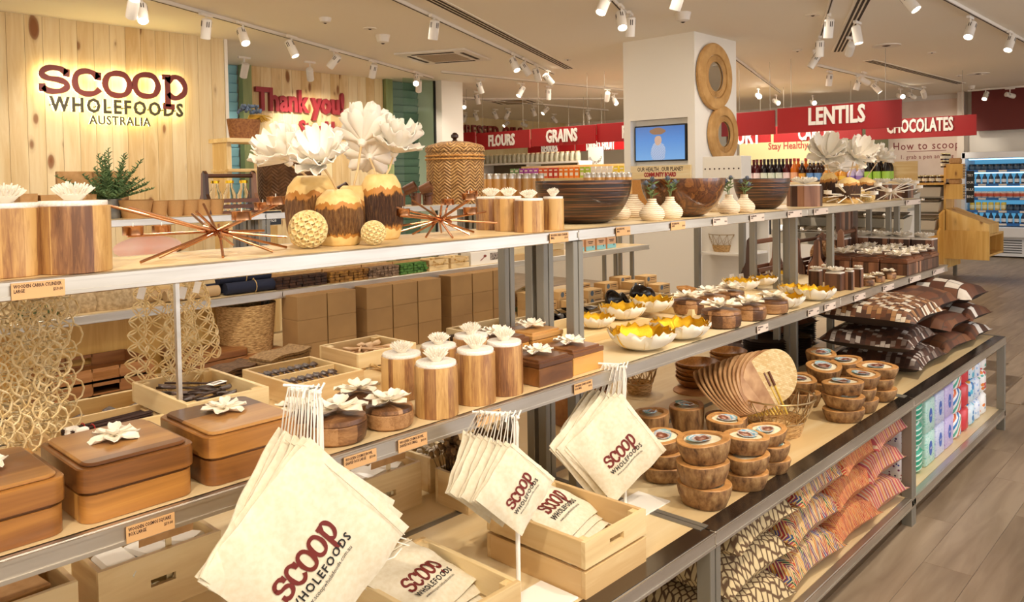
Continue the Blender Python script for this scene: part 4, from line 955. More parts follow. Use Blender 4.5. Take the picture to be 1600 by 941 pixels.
def round_box_proto():
    t_ = thing('round_flower_box', 'x', 'box')
    obj('body', MB().lathe([(.001, 0), (.82, 0), (.95, .1), (1, .35), (.99, .62), (.95, .66), (.001, .66)], 36), M_round, t_)
    l = obj('lid', MB().lathe([(.001, .665), (.955, .665), (.985, .70), (.95, .84), (.8, .88), (.001, .9)], 36), M_round, t_)
    f = obj('blossom', small_blossom_mb(1.0, 9), M_petal, l, (0, 0, .9), ang=80, sc=1.1); f['label'] = 'large cream ceramic blossom'
    return Proto(t_)
P_rd = round_box_proto()
def put_round(u, v, w_, label, group, rz=0, z=ZM):
    c, R = seat(u, v, w_, z); return P_rd(c, rz, label, group, sc=R)
def flat_box_proto(m1=None, m2=None, bs=.055):
    t_ = thing('small_square_box', 'x', 'box')
    obj('body', MB().box((0, 0, .025), (.15, .15, .05), None, .002), m1 or M_acbox, t_)
    l = obj('lid', MB().box((0, 0, .058), (.152, .152, .014), None, .002).box((0, 0, .067), (.132, .132, .008), None, .002), m2 or M_acx, t_)
    f = obj('blossom', small_blossom_mb(bs, 4), M_petal, l, (0, 0, .071), ang=80); f['label'] = 'cream ceramic blossom'
    return Proto(t_)
P_fl = flat_box_proto(); P_flw = flat_box_proto(M_walnut, M_walnutx, .075)

# ------------------------------------------------------------------ top shelf, left to right
put_cyl(10, 436, 108, 326, ZT, 'large pale wooden cylinder with coral knob, cut by the left edge', 'large cylinder boxes on the top shelf', 2.2)
put_cyl(118, 429, 104, 322, ZT, 'large dark grained wooden cylinder with coral knob on top shelf', 'large cylinder boxes on the top shelf', 0.6)
for i, (u, v, w_, vt) in enumerate(((768, 360, 48, 311), (795, 362, 44, 311), (827, 364, 47, 314), (865, 360, 33, 311))):
    put_cyl(u, v, w_, vt, ZT, 'small wooden cylinder with coral knob, %s of the row of four' % ('leftmost', 'second', 'third', 'rightmost')[i], 'small cylinder boxes beside the striped bowl', i*1.1)

def starburst(c, S, label, mat, seed, group, rods=None, cup_mat=None):
    g = random.Random(seed); r = thing('starburst_candle_holder', label, 'candle holder', c, 0, group); rr = .0032
    zc = .055*S/.40; cup_mat = cup_mat or mat
    if rods is None:
        rods = []
        for i in range(20): rods.append((2*pi*i*.382+g.uniform(-.2, .2), g.uniform(-.12, .42) if i % 3 else g.uniform(-.45, -.22), g.uniform(.7, 1.1)))
    cupm = MB().lathe([(.001, 0), (.021, 0), (.021, .017), (.0225, .019), (.0195, .019), (.0195, .003), (.001, .003)], 20)
    cme = mesh('cup', cupm, cup_mat); can = mesh('tealight', MB().lathe([(.001, .004), (.0185, .004), (.0185, .0165), (.003, .015), (.001, .015)], 16).tube([(0, 0, .015), (.001, 0, .026)], .0008, 4), M_white)
    for i, (az, el, f) in enumerate(rods):
        d = Vector((cos(az)*cos(el), .72*sin(az)*cos(el), sin(el))); L = S*f*.56
        if d.z < 0 and -d.z*L > zc-rr: L = (zc-rr)/(-d.z)
        off = Vector((g.uniform(-1, 1), g.uniform(-1, 1), 0))*S*.03
        a_ = Vector((0, 0, zc))+off-d*S*.10; b_ = Vector((0, 0, zc))+off+d*L
        a_.z = max(a_.z, rr); obj('rod', MB().tube([a_, b_], rr, 8), mat, r)
        if el > -.05 and i % 2 == 0:
            q = b_-d*rr*4; cu = link('cup', cme, r, (q.x, q.y, max(q.z, rr)+rr*.6)); cu.scale = (1.0,)*3; link('tealight', can, cu)
    return r
c = on(345, 398, ZT); c.y = 1.77; starburst(Vector((py(342, 390, 1.77).x, 1.77, ZT)), .40, 'large copper starburst candle holder left of the bark vases', M_copper, 5, 'copper starburst candle holders')
starburst(Vector((py(690, 370, 1.78).x, 1.78, ZT)), .36, 'copper starburst candle holder between bark vase and cylinders', M_copper, 12, 'copper starburst candle holders')

def bark_mat(name, cols, zz, pale='e9c987'):
    m = NT(name, .6); raw = m.n('TexCoord').outputs['Object']; s_ = m.n('SeparateXYZ', None, Vector=raw); rn = m.n('ObjectInfo').outputs['Random']
    st = m.n('TexNoise', None, Vector=m.n('Mapping', None, Vector=raw, Scale=(7, 7, .8)).outputs[0], Scale=2.6, Detail=5, Roughness=.65)
    wv = m.n('TexNoise', None, Vector=m.n('Mapping', None, Vector=raw, Scale=(1, 1, .1)).outputs[0], Scale=2.2, Detail=5)
    h = m.math('ADD', s_.outputs[2], m.math('MULTIPLY', m.math('SUBTRACT', wv.outputs[0], .5), .9))
    h2 = m.math('ADD', h, m.math('MULTIPLY', m.math('SUBTRACT', st.outputs[0], .5), .5))
    bark = m.ramp(st.outputs[0], [(.3, cols[0]), (.5, cols[1]), (.7, cols[2])])
    lo1, lo2, hi1, hi2 = zz
    mask = m.ramp(m.math('DIVIDE', h2, 3.0), [(0, (0,0,0,1)), (lo2/3, (0,0,0,1)), (lo2/3+.02, (1,1,1,1)), (hi1/3, (1,1,1,1)), (hi1/3+.02, (0,0,0,1))])
    halo = m.ramp(m.math('DIVIDE', h, 3.0), [(0, (0,0,0,1)), (lo1/3, (0,0,0,1)), (lo1/3+.01, (1,1,1,1)), (hi2/3, (1,1,1,1)), (hi2/3+.01, (0,0,0,1))])
    pl = m.ramp(m.n('TexNoise', None, Vector=raw, Scale=2.5).outputs[0], [(.3, pale), (.7, 'dcb56c')])
    m.col(m.mix(mask, m.mix(halo, pl, 'b3762c'), bark)); m.bump(m.math('MULTIPLY', st.outputs[0], mask), .8, .05); return m.mat
M_bark = bark_mat('bark_vase', ['2a170e', '57341c', '8a6038'], (.35, .5, 1.75, 2.05))
M_bark2 = bark_mat('bark_vase_light', ['4a2c14', '8a5a2a', 'b98a4c'], (.35, .5, 1.65, 1.95))
def log_vase(u, v, w_, vt, label, mat, neck=.5, group='bark banded log vases'):
    c, R, h = seath(u, v, w_, vt, ZT); k = h/R; z = lambda f: 2.6*f
    t_ = thing('bark_log_vase', label, 'vase', c, rnd.random()*6, group)
    prof = [(.001, 0), (.72, 0), (.80, z(.03)), (.95, z(.22)), (1, z(.45)), (.985, z(.65)), (.88, z(.84)), (neck+.12, z(.97)), (neck, z(1)), (neck-.06, z(.995)), (neck-.1, z(.9)), (.001, z(.88))]
    o = obj('body', MB().lathe(prof, 40, fn=lambda a, r, z_: r*(1+.02*sin(3*a+z_)+.012*sin(7*a))), mat, t_, ang=50); o.scale = (R, R, h/2.6)
    return c, R, h
vA = log_vase(490, 369, 84, 274, 'bark banded vase at the back left of the group', M_bark2, .52)
vC = log_vase(597, 376, 68, 272, 'dark bark banded vase at the right of the group', M_bark, .56)
vD = log_vase(553, 372, 60, 290, 'bark banded vase half hidden at the back', M_bark2, .5)
vB = log_vase(531, 386, 75, 296, 'bark banded vase at the front of the group', M_bark2, .45)

def big_flower(head, face, R, foot, label, seed, group='large white foam blooms in the bark vases', mid=None, n=(9, 8, 6)):
    """head = centre of the bloom, face = direction it opens to, foot = where the stem enters the vase"""
    r = thing('white_bloom', label, 'flower', foot, 0, group)
    H = head-foot; q = Vector(face).normalized().to_track_quat('Z', 'Y')
    g = random.Random(seed)
    for k, (cnt, f, lift, curl, wf) in enumerate(((n[0], 1.0, .34, .10, .52), (n[1], .95, .75, .12, .50), (n[2], .72, 1.35, .2, .46))):
        me = mesh('petal', petal_mb(R*f, R*wf, lift, curl, seed=seed+k, nr=9, nc=9, th=.0022, ruf=.06, notch=.22), M_foam, ang=85)
        for i in range(cnt):
            from mathutils import Quaternion
            a = 2*pi*i/cnt+k*.5+g.uniform(-.12, .12); qq = q @ Quaternion((0, 0, 1), a) @ Quaternion((0, 1, 0), g.uniform(-.14, .14))
            o = link('petal', me, r, H); o.rotation_mode = 'QUATERNION'; o.rotation_quaternion = qq
    st = MB()
    for i in range(34):
        t = i*2.4; s_ = math.sqrt(i/34); st.tube([(0, 0, 0), (R*.17*s_*cos(t), R*.17*s_*sin(t), R*.26)], [R*.008, R*.015], 4)
    o = obj('stamens', st, M_foam, r, H); o.rotation_mode = 'QUATERNION'; o.rotation_quaternion = q
    o = obj('calyx', MB().lathe([(.001, -R*.2), (R*.1, -R*.16), (R*.16, -.0), (.001, R*.05)], 12), M_foam, r, H); o.rotation_mode = 'QUATERNION'; o.rotation_quaternion = q
    f = Vector(face).normalized(); b = H-f*R*.18; m_ = mid or (b*.5+Vector((.004, 0, 0)))
    obj('stem', MB().tube([(0, 0, 0), m_, b], .0032, 6), plain('stem_tan', 'd6b684', .7), r)
def toward(a, b, c_): return CR*a+CU*b-CF*c_
def bl(u, v, y, R, vase, face, label, seed, doff=(0, 0), **k):
    foot = Vector((vase[0].x+doff[0], vase[0].y+doff[1], ZT+vase[2]*.92)); big_flower(py(u, v, y), face, R, foot, label, seed, **k)
bl(450, 252, vA[0].y+.04, .082, vA, toward(-.5, .75, .35), 'white bloom at the left, opening up and left', 21)
bl(503, 255, vB[0].y-.02, .076, vB, toward(-.1, .75, .65), 'white bloom at the front centre, showing its stamens', 22)
bl(566, 222, vD[0].y+.02, .094, vD, toward(.1, .7, -.5), 'white bloom standing tallest behind the front one', 23)
bl(578, 245, vC[0].y+.08, .078, vC, toward(-.1, .45, -.85), 'white bloom seen from behind on a leaning stem', 24, (-.015, 0))
bl(616, 238, vC[0].y+.02, .085, vC, toward(.25, .85, .2), 'white bloom at the right, cup shaped', 25, (.012, 0))

# honeycomb balls
def honey_mb(R, n=110):
    mb = MB(); mb.ball((0, 0, 0), R*.80, 20, 12)
    for i in range(n):
        zz = 1-2*(i+.5)/n; t = i*2.39996; d = Vector((math.sqrt(1-zz*zz)*cos(t), math.sqrt(1-zz*zz)*sin(t), zz)); q = d.to_track_quat('Z', 'Y').to_matrix().to_4x4()
        M = Matrix.Translation(d*R*.8) @ q; rr = R*.185
        mb.lathe([(rr*.7, -R*.02), (rr*1.02, R*.2), (rr*.86, R*.2), (rr*.60, R*.03), (.001, R*.01)], 7, M, cap=False)
    return mb
M_wax = plain('wax_yellow', 'ecd39a', .55, Subsurface_Weight=.1)
hb = thing('honeycomb_ball', 'x', 'ball'); obj('cells', honey_mb(1.0), M_wax, hb, ang=30); P_hb = Proto(hb)
def ball_at(u, vb, w_, label, z=ZT):
    c, R = seat(u, vb-2, w_, z); c.z += R; P_hb(c, 0, label, 'honeycomb seed balls on the top shelf', sc=R)
ball_at(482, 393, 60, 'large yellow honeycomb ball in front of the bark vases'); ball_at(584, 387, 39, 'small yellow honeycomb ball in front of the bark vases')
ball_at(1339, 318, 24, 'larger honeycomb ball at the far end of the top shelf'); ball_at(1358, 318, 17, 'smaller honeycomb ball at the far end of the top shelf')

# bowls
def strip_mat(name, cols, f=26, rough=.3):
    m = NT(name, rough); raw = m.n('TexCoord').outputs['Object']; s_ = m.n('SeparateXYZ', None, Vector=raw)
    nz = m.n('TexNoise', None, Vector=m.n('Mapping', None, Vector=raw, Scale=(.25, .25, f)).outputs[0], Scale=1.0, Detail=4, Roughness=.75)
    m.col(m.ramp(nz.outputs[0], [(.36, cols[0]), (.48, cols[1]), (.54, cols[2]), (.62, cols[3])])); m.bump(nz.outputs[0], .4, .01); m.b.inputs['Coat Weight'].default_value = .4; return m.mat
M_ebony = strip_mat('striped_palm_wood', ['1c0f09', '2b170d', '54301a', '8c5a33'], 22)
M_swirl = NT('swirl_wood', .22); _n = M_swirl.n('TexNoise', None, Vector=M_swirl.coord(), Scale=1.6, Detail=3, Distortion=2.6)
M_swirl.col(M_swirl.ramp(_n.outputs[0], [(.3, '3a1d0c'), (.42, '6d3f1c'), (.5, '4a2710'), (.58, '8a5729'), (.7, '5a3014')])); M_swirl.b.inputs['Coat Weight'].default_value = .6; M_swirl = M_swirl.mat
def bowl(u, v, w_, vt, mat, label, foot=.42, name='wooden_bowl', group='large dark wooden bowls on the top shelf'):
    p = on(u, v, ZT); R = w_*(depth(p)+.12)/FPX/2; q = Vector((p.x, p.y, 0)).normalized(); c = p+q*R*foot; h = rise(u, vt, c)
    t_ = thing(name, label, 'bowl', c, 0, group); k = h/R
    out = [(.001, 0), (foot, 0), (foot+.03, .02)]+[(foot+.03+(1-foot-.03)*sin(pi/2*i/9)**.9, k*(1-cos(pi/2*i/9)**1.0*(1))*1.0) for i in range(1, 10)]
    out = [(.001, 0), (foot*.98, 0)]+[(foot+(1-foot)*sin(a), k*(1-cos(a))**.85) for a in (pi/2*i/10 for i in range(1, 11))]
    inn = [(.985, k*.995), (.95, k*.93)]+[(max(.001, (foot-.02)+(1-foot-.02)*sin(a)), .05+(k-.05)*(1-cos(a))**.9) for a in (pi/2*i/8 for i in range(7, -1, -1))]+[(.001, .05)]
    o = obj('body', MB().lathe(out+inn, 56), mat, t_, ang=50); o.scale = (R,)*3; return c, R
bowl(912, 350, 148, 282, M_ebony, 'large dark bowl with fine horizontal stripes, left one')
bowl(1067, 339, 128, 279, M_swirl, 'large glossy bowl with swirling brown grain', .38)
bowl(1190, 327, 84, 279, M_ebony, 'large dark striped bowl behind the thistle vases', .42)

# ribbed bud vases with thistles
def ribbed_vase():
    t_ = thing('ribbed_bud_vase', 'x', 'vase'); prof = [(.001, 0), (.62, 0)]; N = 11
    f = lambda s_: (.62+.40*sin(pi*min(1, s_/.62)*.5)) if s_ < .36 else (1.0*cos((s_-.36)/.64*1.23)**1.0*1.0+.0)
    for i in range(N):
        for q, a in ((.0, -.03), (.5, .015), (.92, -.01)):
            s_ = (i+q)/N; base = .98*sin(pi*(.22+.78*s_)*.92)**.75 if s_ < .8 else .36
            base = max(.32, [.72, .86, .96, 1.0, .99, .93, .82, .66, .50, .38, .34][i]*(1-q)+[.86, .96, 1.0, .99, .93, .82, .66, .50, .38, .34, .34][i]*q)
            prof.append((base+a, 1.72*s_))
    prof += [(.34, 1.74), (.25, 1.72), (.22, 1.3), (.001, 1.2)]
    m = NT('ribbed_ceramic', .7); s_ = m.n('SeparateXYZ', None, Vector=m.n('TexCoord').outputs['Object']); w2 = m.math('FRACT', m.math('MULTIPLY', s_.outputs[2], N/1.72))
    m.col(m.ramp(m.math('ADD', w2, m.math('MULTIPLY', m.math('SUBTRACT', m.n('TexNoise', None, Vector=m.coord(), Scale=4).outputs[0], .5), .3)), [(.08, 'a9784e'), (.2, 'ead8b8'), (.85, 'f0e2c6'), (.95, 'b98a60')]))
    obj('body', MB().lathe(prof, 28), m.mat, t_, ang=70); return Proto(t_)
P_rv = ribbed_vase()
M_leaf = noisy('thistle_green', '4f6a34', '7d8f55', 30, .6); M_thistle = plain('thistle_blue', '59606e', .7)
def thistle(c, h, label, seed, n=3):
    g = random.Random(seed); r = thing('thistle_sprig', label, 'flower', c, 0, 'dried thistle sprigs in the ribbed vases')
    st = MB(); lf = MB()
    for i in range(n):
        a = g.uniform(0, 6.28); e = Vector((.022*cos(a), .022*sin(a), h*(.62+.38*i/max(1, n-1)))); st.tube([(0, 0, -.02), (e.x*.4, e.y*.4, h*.4), e], .0013, 5)
        hd = MB().ball((0, 0, 0), .0085, 9, 6, None, (1, 1, 1.25)); 
        for k in range(30):
            zz = 1-2*(k+.5)/30; t = k*2.4; d = Vector((math.sqrt(1-zz*zz)*cos(t), math.sqrt(1-zz*zz)*sin(t), zz)); hd.tube([d*.006, d*.0125], [.0012, .0003], 3)
        for k in range(9):
            t = k*.7; hd.tube([(0, 0, -.006), (.020*cos(t), .020*sin(t), -.001)], [.0022, .0004], 3)
        obj('thistle_head', hd, M_thistle, r, e)
        for k in range(7):
            s_ = g.uniform(.25, .95); b = e*s_; t = g.uniform(0, 6.28); L = g.uniform(.018, .03)
            lf.sheet([[b+Vector((0, 0, -.002)), b+Vector((0, 0, .002))], [b+Vector((cos(t)*L*.5, sin(t)*L*.5, .003)), b+Vector((cos(t)*L*.5, sin(t)*L*.5, .010))], [b+Vector((cos(t)*L, sin(t)*L, .012)), b+Vector((cos(t)*L, sin(t)*L, .013))]], None, .0005)
    obj('stems', st, M_leaf, r); obj('leaves', lf, M_leaf, r)['kind'] = 'stuff'
for i, (u, v, w_, lab, th) in enumerate(((968, 344, 36, 'ribbed vase tucked under the striped bowl', 0), (990, 339, 42, 'ribbed vase behind the front pair, left', 0), (1019, 346, 40, 'ribbed vase at the front left of the thistle pair', 1),
        (1047, 343, 40, 'ribbed vase at the front right of the thistle pair', 1), (1116, 332, 26, 'ribbed vase behind the swirl grained bowl', 0), (1139, 335, 35, 'ribbed vase with thistle, left of the second pair', 1), (1163, 333, 33, 'ribbed vase with thistle, right of the second pair', 1))):
    c, R = seat(u, v, w_, ZT); P_rv(c, i, lab, 'ribbed cream bud vases', sc=R)
    if th: thistle(Vector((c.x, c.y, ZT+R*1.70)), .075, 'dried thistle sprig standing in the '+lab.replace('ribbed vase ', 'ribbed vase '), 40+i)

# far end of the top shelf
def staved_box(u0, u1, v, vt, label, group, oct_=False, z=ZT, yb=None):
    y = min(max(on(u0, v, z).y, (YT if z == ZT else YM)+.012), (YT+.2 if z == ZT else YM+.45)); a_, b_ = py(u0, v, y), py(u1, v, y); w_ = (u1-u0)*depth(a_)/FPX/(1.0 if oct_ else 1.12); a_ = py((u0+u1)/2, v, y+w_/2); a_.z = z; h = rise(u0, vt, Vector((a_.x, a_.y-w_/2, z))); t_ = thing('staved_wood_box', label, 'box', (a_.x, a_.y, z), 0, group)
    mb = MB()
    if oct_: mb.lathe([(.001, 0), (w_*.55, 0), (w_*.55, h), (.001, h)], 8, T(rz=pi/8))
    else: mb.box((0, 0, h/2), (w_, w_, h), None, .002)
    obj('body', mb, M_walnut, t_, smooth=False); l = obj('lid', MB().box((0, 0, h+.003), (w_*.94, w_*.94, .006), None, .001) if not oct_ else MB().lathe([(.001, h), (w_*.52, h), (w_*.52, h+.006), (.001, h+.006)], 8, T(rz=pi/8)), M_lid, t_, smooth=False); l['label'] = 'white marble lid'
    link('coral_flower', ME_rose, l, (0, 0, h+.006), 0, sc=w_*(.42 if oct_ else .55)); return t_
_rb = MB()
for k_, (n_, f_, li_) in enumerate(((7, 1, .25), (6, .75, .55), (5, .45, .9))):
    for i_ in range(n_): petal_mb(f_, .62*f_, li_, .1, T(rz=2*pi*i_/n_+k_*.4, z=.05), _rb, seed=i_+k_*9, nr=5, nc=6, th=.03, ruf=.10)
ME_rose = mesh('coral_flower', _rb, M_coral, ang=60)
staved_box(1231, 1283, 327, 291, 'octagonal staved box with a white carved knob', 'marble lidded staved boxes on the top shelf', True)
staved_box(1362, 1392, 314, 289, 'square staved box, left of the far pair', 'marble lidded staved boxes on the top shelf'); staved_box(1393, 1425, 312, 289, 'square staved box at the far end of the top shelf', 'marble lidded staved boxes on the top shelf')
vE = log_vase(1295, 317, 28, 270, 'dark bark vase left of the far group', M_bark, .4); vF = log_vase(1326, 318, 36, 277, 'pointed bark vase in the middle of the far group', M_bark, .22); vG = log_vase(1352, 315, 32, 277, 'pointed bark vase at the right of the far group', M_bark, .22)
bl(1292, 247, vE[0].y, .125, vE, toward(-.2, .6, .7), 'white bloom at the left of the far group', 31, n=(7, 6, 5)); bl(1336, 248, vF[0].y, .115, vF, toward(.1, .6, .7), 'white bloom in the middle of the far group', 32, n=(7, 6, 5))
bl(1373, 250, vG[0].y+.03, .085, vG, toward(.3, .7, .4), 'white bloom at the right of the far group', 33, n=(6, 6, 4)); bl(1312, 262, vE[0].y+.05, .10, vE, toward(.2, .5, -.5), 'shaded white bloom behind the far group', 34, n=(6, 5, 4))
M_stick = plain('white_stick', 'efe4d2', .5)
starburst(Vector((px(1300, 310, 4.62).x, 1.70, ZT)), .36, 'white stick candle holder left of the far honeycomb balls', M_stick, 8, 'white stick candle holders on the top shelf'); starburst(Vector((5.28, 1.68, ZT)), .36, 'white stick candle holder at the far end of the top shelf', M_stick, 15, 'white stick candle holders on the top shelf')

# ------------------------------------------------------------------ middle shelf, front
def sq_stack(x, label, seed, blossom_xy, z=ZM, y=1.588):
    P_sq((x, y, z), (seed % 2)*pi, sc=(1, 1, .61), group='large square acacia boxes', label= 'square acacia box with a raised lid, '+label)
    f = thing('ceramic_blossom', 'white ceramic blossom lying on the square box '+label, 'flower', (x+blossom_xy[0], y+blossom_xy[1], z+.105), seed, 'white blossoms on the large square boxes')
    blossom(f, .050, M_petal, ((6, 1.0, .10, -.02, .002, .62), (4, .62, .35, .1, .006, .45)), seed)
sq_stack(.345, 'cut by the left edge', 3, (.0, .01)); sq_stack(.570, 'left of the large price card', 5, (.0, .01)); sq_stack(.797, 'behind the large hanging bags', 8, (-.0, .02))
for i, (u, v, w_, lab) in enumerate(((528, 702, 92, 'front one of the round group'), (609, 677, 76, 'right front one of the round group'), (470, 690, 78, 'partly hidden behind the white cords'), (560, 655, 70, 'back one of the round group'))):
    put_round(u, v, w_, 'round acacia box with cream blossom, '+lab, 'round acacia flower boxes on the left bay', i*1.3)
for i, (u, v, w_, vt, lab) in enumerate(((629, 628, 64, 562, 'back left of the seven'), (687, 615, 58, 548, 'behind the front one, second row left'), (737, 600, 56, 532, 'at the back of the group'),
        (683, 657, 68, 577, 'frontmost of the group'), (744, 636, 62, 556, 'second along the front row'), (789, 621, 58, 543, 'right end of the front row'))):
    put_cyl(u, v, w_, vt, ZM, 'wooden cylinder with white lid and coral knob, '+lab, 'grouped cylinder boxes on the middle shelf', i*.9+.2)
for i, (x, y, z, lab) in enumerate(((1.740, 1.545, ZM, 'front left of the four'), (1.905, 1.555, ZM, 'front right of the four'), (1.765, 1.74, ZM+.02, 'back left of the four'), (1.925, 1.735, ZM+.02, 'back right of the four'))):
    P_fl((x, y, z), 0, 'small square acacia box with blossom, '+lab, 'small square boxes left of the posts', sc=(1, 1, 1.05 if z == ZM else 1.15))
rs = thing('pine_riser', 'thin pine riser board under the rear small square boxes', 'riser', (1.845, 1.74, ZM)); obj('board', MB().box((0, 0, .01), (.33, .16, .02)), M_pine, rs, smooth=False)

# gold lined shell bowls
def gold_bowl():
    t_ = thing('gold_petal_bowl', 'x', 'bowl'); 
    for k, (n, f, e0) in enumerate(((6, 1.0, 0), (5, .93, .5))):
        mb = MB(); rows = []
        for i in range(9):
            s_ = i/8; row = []
            for j in range(9):
                q = j/8*2-1; a = q*.62; r = .28+.72*sin(s_*1.35)/sin(1.35); z = .54*(1-cos(s_*1.35))/(1-cos(1.35))*(1-.16*abs(q)**4) + .07*sin(q*9+k)*s_**4+.03*sin(q*21+2*k)*s_**6; r += .06*sin(q*8+2*k)*s_**3
                r *= f*(1-.06*(1-q*q)*(s_ > .9)); row.append((r*cos(a), r*sin(a), z+.02+k*.02))
            rows.append(row)
        mb.sheet(rows, None, .028, 1); me = mesh('petal', mb, [M_bisque, M_gold], ang=80)
        for i in range(n): link('petal', me, t_, (0, 0, 0), 2*pi*i/n+e0+rnd.uniform(-.1, .1))
    obj('base', MB().lathe([(.001, 0), (.34, 0), (.42, .06), (.3, .08), (.001, .08)], 20), M_bisque, t_); return Proto(t_)
P_gb = gold_bowl()
def put_gold(u, v, w_, lab, z=ZM, rz=0, sq=1.0):
    p = on(u, v, z); R = w_*(depth(p)+.06)/FPX/2; q = Vector((p.x, p.y, 0)).normalized(); P_gb(p+q*R*.55, rz, 'white petal bowl lined with gold, '+lab, 'gold lined petal bowls', sc=(R, R, R*sq))
riser = thing('pine_riser', 'long pine riser board under the back row of gold bowls', 'riser', (2.36, 1.93-.12, ZM)); obj('board', MB().box((0, 0, .014), (.6, .16, .028), None, .001), M_pine, riser)
riser2 = thing('pine_riser', 'second pine riser board under the further gold bowls', 'riser', (3.25, 1.81, ZM)); obj('board', MB().box((0, 0, .014), (.62, .16, .028), None, .001), M_pine, riser2)
put_gold(1002, 551, 106, 'biggest, at the front left', rz=.3, sq=.95); put_gold(1063, 533, 96, 'second biggest, beside the biggest', rz=1.0, sq=.9)
put_gold(929, 515, 62, 'half behind the grey posts', ZM+.028, .5); put_gold(972, 502, 72, 'on the riser behind the biggest', ZM+.028, 1.4); put_gold(1018, 490, 70, 'on the riser beside the dark trays', ZM+.028, 2.2)
put_gold(1157, 456, 57, 'on the second riser, left', ZM+.028, .2); put_gold(1193, 447, 44, 'on the second riser, middle', ZM+.028, .9); put_gold(1226, 440, 42, 'on the second riser, right', ZM+.028, 1.9)
put_gold(1225, 483, 64, 'right of the round flower boxes', rz=.6); put_gold(1273, 471, 64, 'at the right end of the front row', rz=1.7); put_gold(1240, 462, 48, 'behind the right pair', rz=2.5)
for i, (u, v, w_, lab) in enumerate(((1127, 516, 62, 'front left of six'), (1171, 504, 52, 'front middle of six'), (1207, 496, 48, 'front right of six'), (1075, 494, 50, 'back left of six'), (1110, 487, 50, 'back middle of six'), (1140, 478, 46, 'furthest back of six'))):
    put_round(u, v, w_, 'round walnut box with cream blossom, '+lab, 'round flower boxes beside the gold bowls', i*1.1)
G = 'tall square flower boxes at the far middle shelf'
for i, (u0, u1, v, vt) in enumerate(((1265, 1284, 452, 424), (1283, 1303, 446, 421), (1283+8, 1320, 462, 428), (1321, 1334, 457, 425), (1334, 1348, 453, 421))):
    staved_box(u0, u1, v, vt, 'tall square staved box with carved knob, %s' % ('hidden back left', 'back middle', 'front left', 'front middle', 'front right')[i], G, z=ZM)
for i, (u, v, w_) in enumerate(((1354, 448, 24), (1371, 442, 22), (1388, 437, 23))): put_round(u, v, w_, 'tiny round flower box, %s of three' % ('left', 'middle', 'right')[i], 'tiny round boxes at the far middle shelf', i)
for i in range(12):
    x = 4.93+(i % 4)*.155+.0; y = 1.53+(i//4)*.16; P_flw((x, y, ZM), 0, 'flat walnut box with blossom, row %s, column %s from the walkway' % (('front', 'middle', 'back')[i//4], ('first', 'second', 'third', 'fourth')[3-i % 4]), 'flat walnut flower boxes set in a block', sc=(1, 1, 1.35))
G = 'marble lidded boxes at the far end of the middle shelf'
def marble_box(x, y, w_, h, label):
    t_ = thing('marble_lid_box', label, 'box', (x, y, ZM), 0, G); obj('body', MB().box((0, 0, h/2), (w_, w_, h), None, .002), M_walnut, t_, smooth=False)
    l = obj('lid', MB().box((0, 0, h+.004), (w_*1.0, w_*1.0, .008), None, .001), M_lid, t_, smooth=False); l['label'] = 'white marble lid'; link('coral_flower', ME_rose, l, (0, 0, h+.008), 0, sc=w_*.5)
for i, (x, y) in enumerate(((5.51, 1.55), (5.51, 1.68), (5.51, 1.81), (5.51, 1.94), (5.38, 2.01), (5.24, 2.01))): marble_box(x, y, .122, .165, 'walnut box with marble lid, %s' % ('nearest the walkway corner', 'second from the walkway corner', 'third from the walkway corner', 'fourth from the walkway corner', 'in the back row, right', 'in the back row, left')[i])

wc = thing('walnut_case', 'tall dark walnut case standing behind the far marble lidded boxes', 'case', (5.50, 2.02, ZM)); obj('case', MB().box((-.10, .0, .19), (.20, .03, .38), None, .002).box((.07, 0, .19), (.10, .03, .38), None, .002), M_walnut, wc, smooth=False)

# ================================================================== pine crates and trays
def crate(x0, x1, y0, y1, z, h, label, group=None, t=.010, slats=1, hole=None, divide=0, mat=None, rz=0, name='pine_crate', cat='crate', gap=.008):
    cx_, cy_ = (x0+x1)/2, (y0+y1)/2; W, D_ = x1-x0, y1-y0
    r = thing(name, label, cat, (cx_, cy_, z), rz, group); mx, my = mat or (M_crate, M_cratey)
    obj('bottom', MB().box((0, 0, .005), (W-.004, D_-.004, .01)), mx, r, smooth=False)
    sh = (h-gap*(slats-1))/slats
    for k in range(slats):
        zc = sh/2+k*(sh+gap)
        for s in (-1, 1):
            if hole and s == -1 and k == slats-1 and 'front' in hole:
                hw, hh = .03, .009; mb = MB(); y = -(D_/2-t/2)
                mb.box((-(W/4+hw/2), y, zc), (W/2-hw, t, sh)); mb.box(((W/4+hw/2), y, zc), (W/2-hw, t, sh)); mb.box((0, y, zc+sh/4+hh/2), (2*hw, t, sh/2-hh)); mb.box((0, y, zc-sh/4-hh/2), (2*hw, t, sh/2-hh))
                obj('front_board', mb, mx, r, smooth=False)
            else: obj('side_board', MB().box((0, s*(D_/2-t/2), zc), (W, t, sh), None, .001), mx, r)
            obj('end_board', MB().box((s*(W/2-t/2), 0, zc), (t, D_-2*t, sh), None, .001), my, r)
    if slats > 1:
        for sx in (-1, 1):
            for sy in (-1, 1): obj('corner_block', MB().box((sx*(W/2-t-.011), sy*(D_/2-t-.011), h/2), (.022, .022, h-.006)), M_pinez, r, smooth=False)
    for k in range(divide): obj('divider', MB().box((0, -D_/2+D_*(k+1)/(divide+1), h*.48), (W-2*t, t*.8, h*.93)), mx, r, smooth=False)
    return r
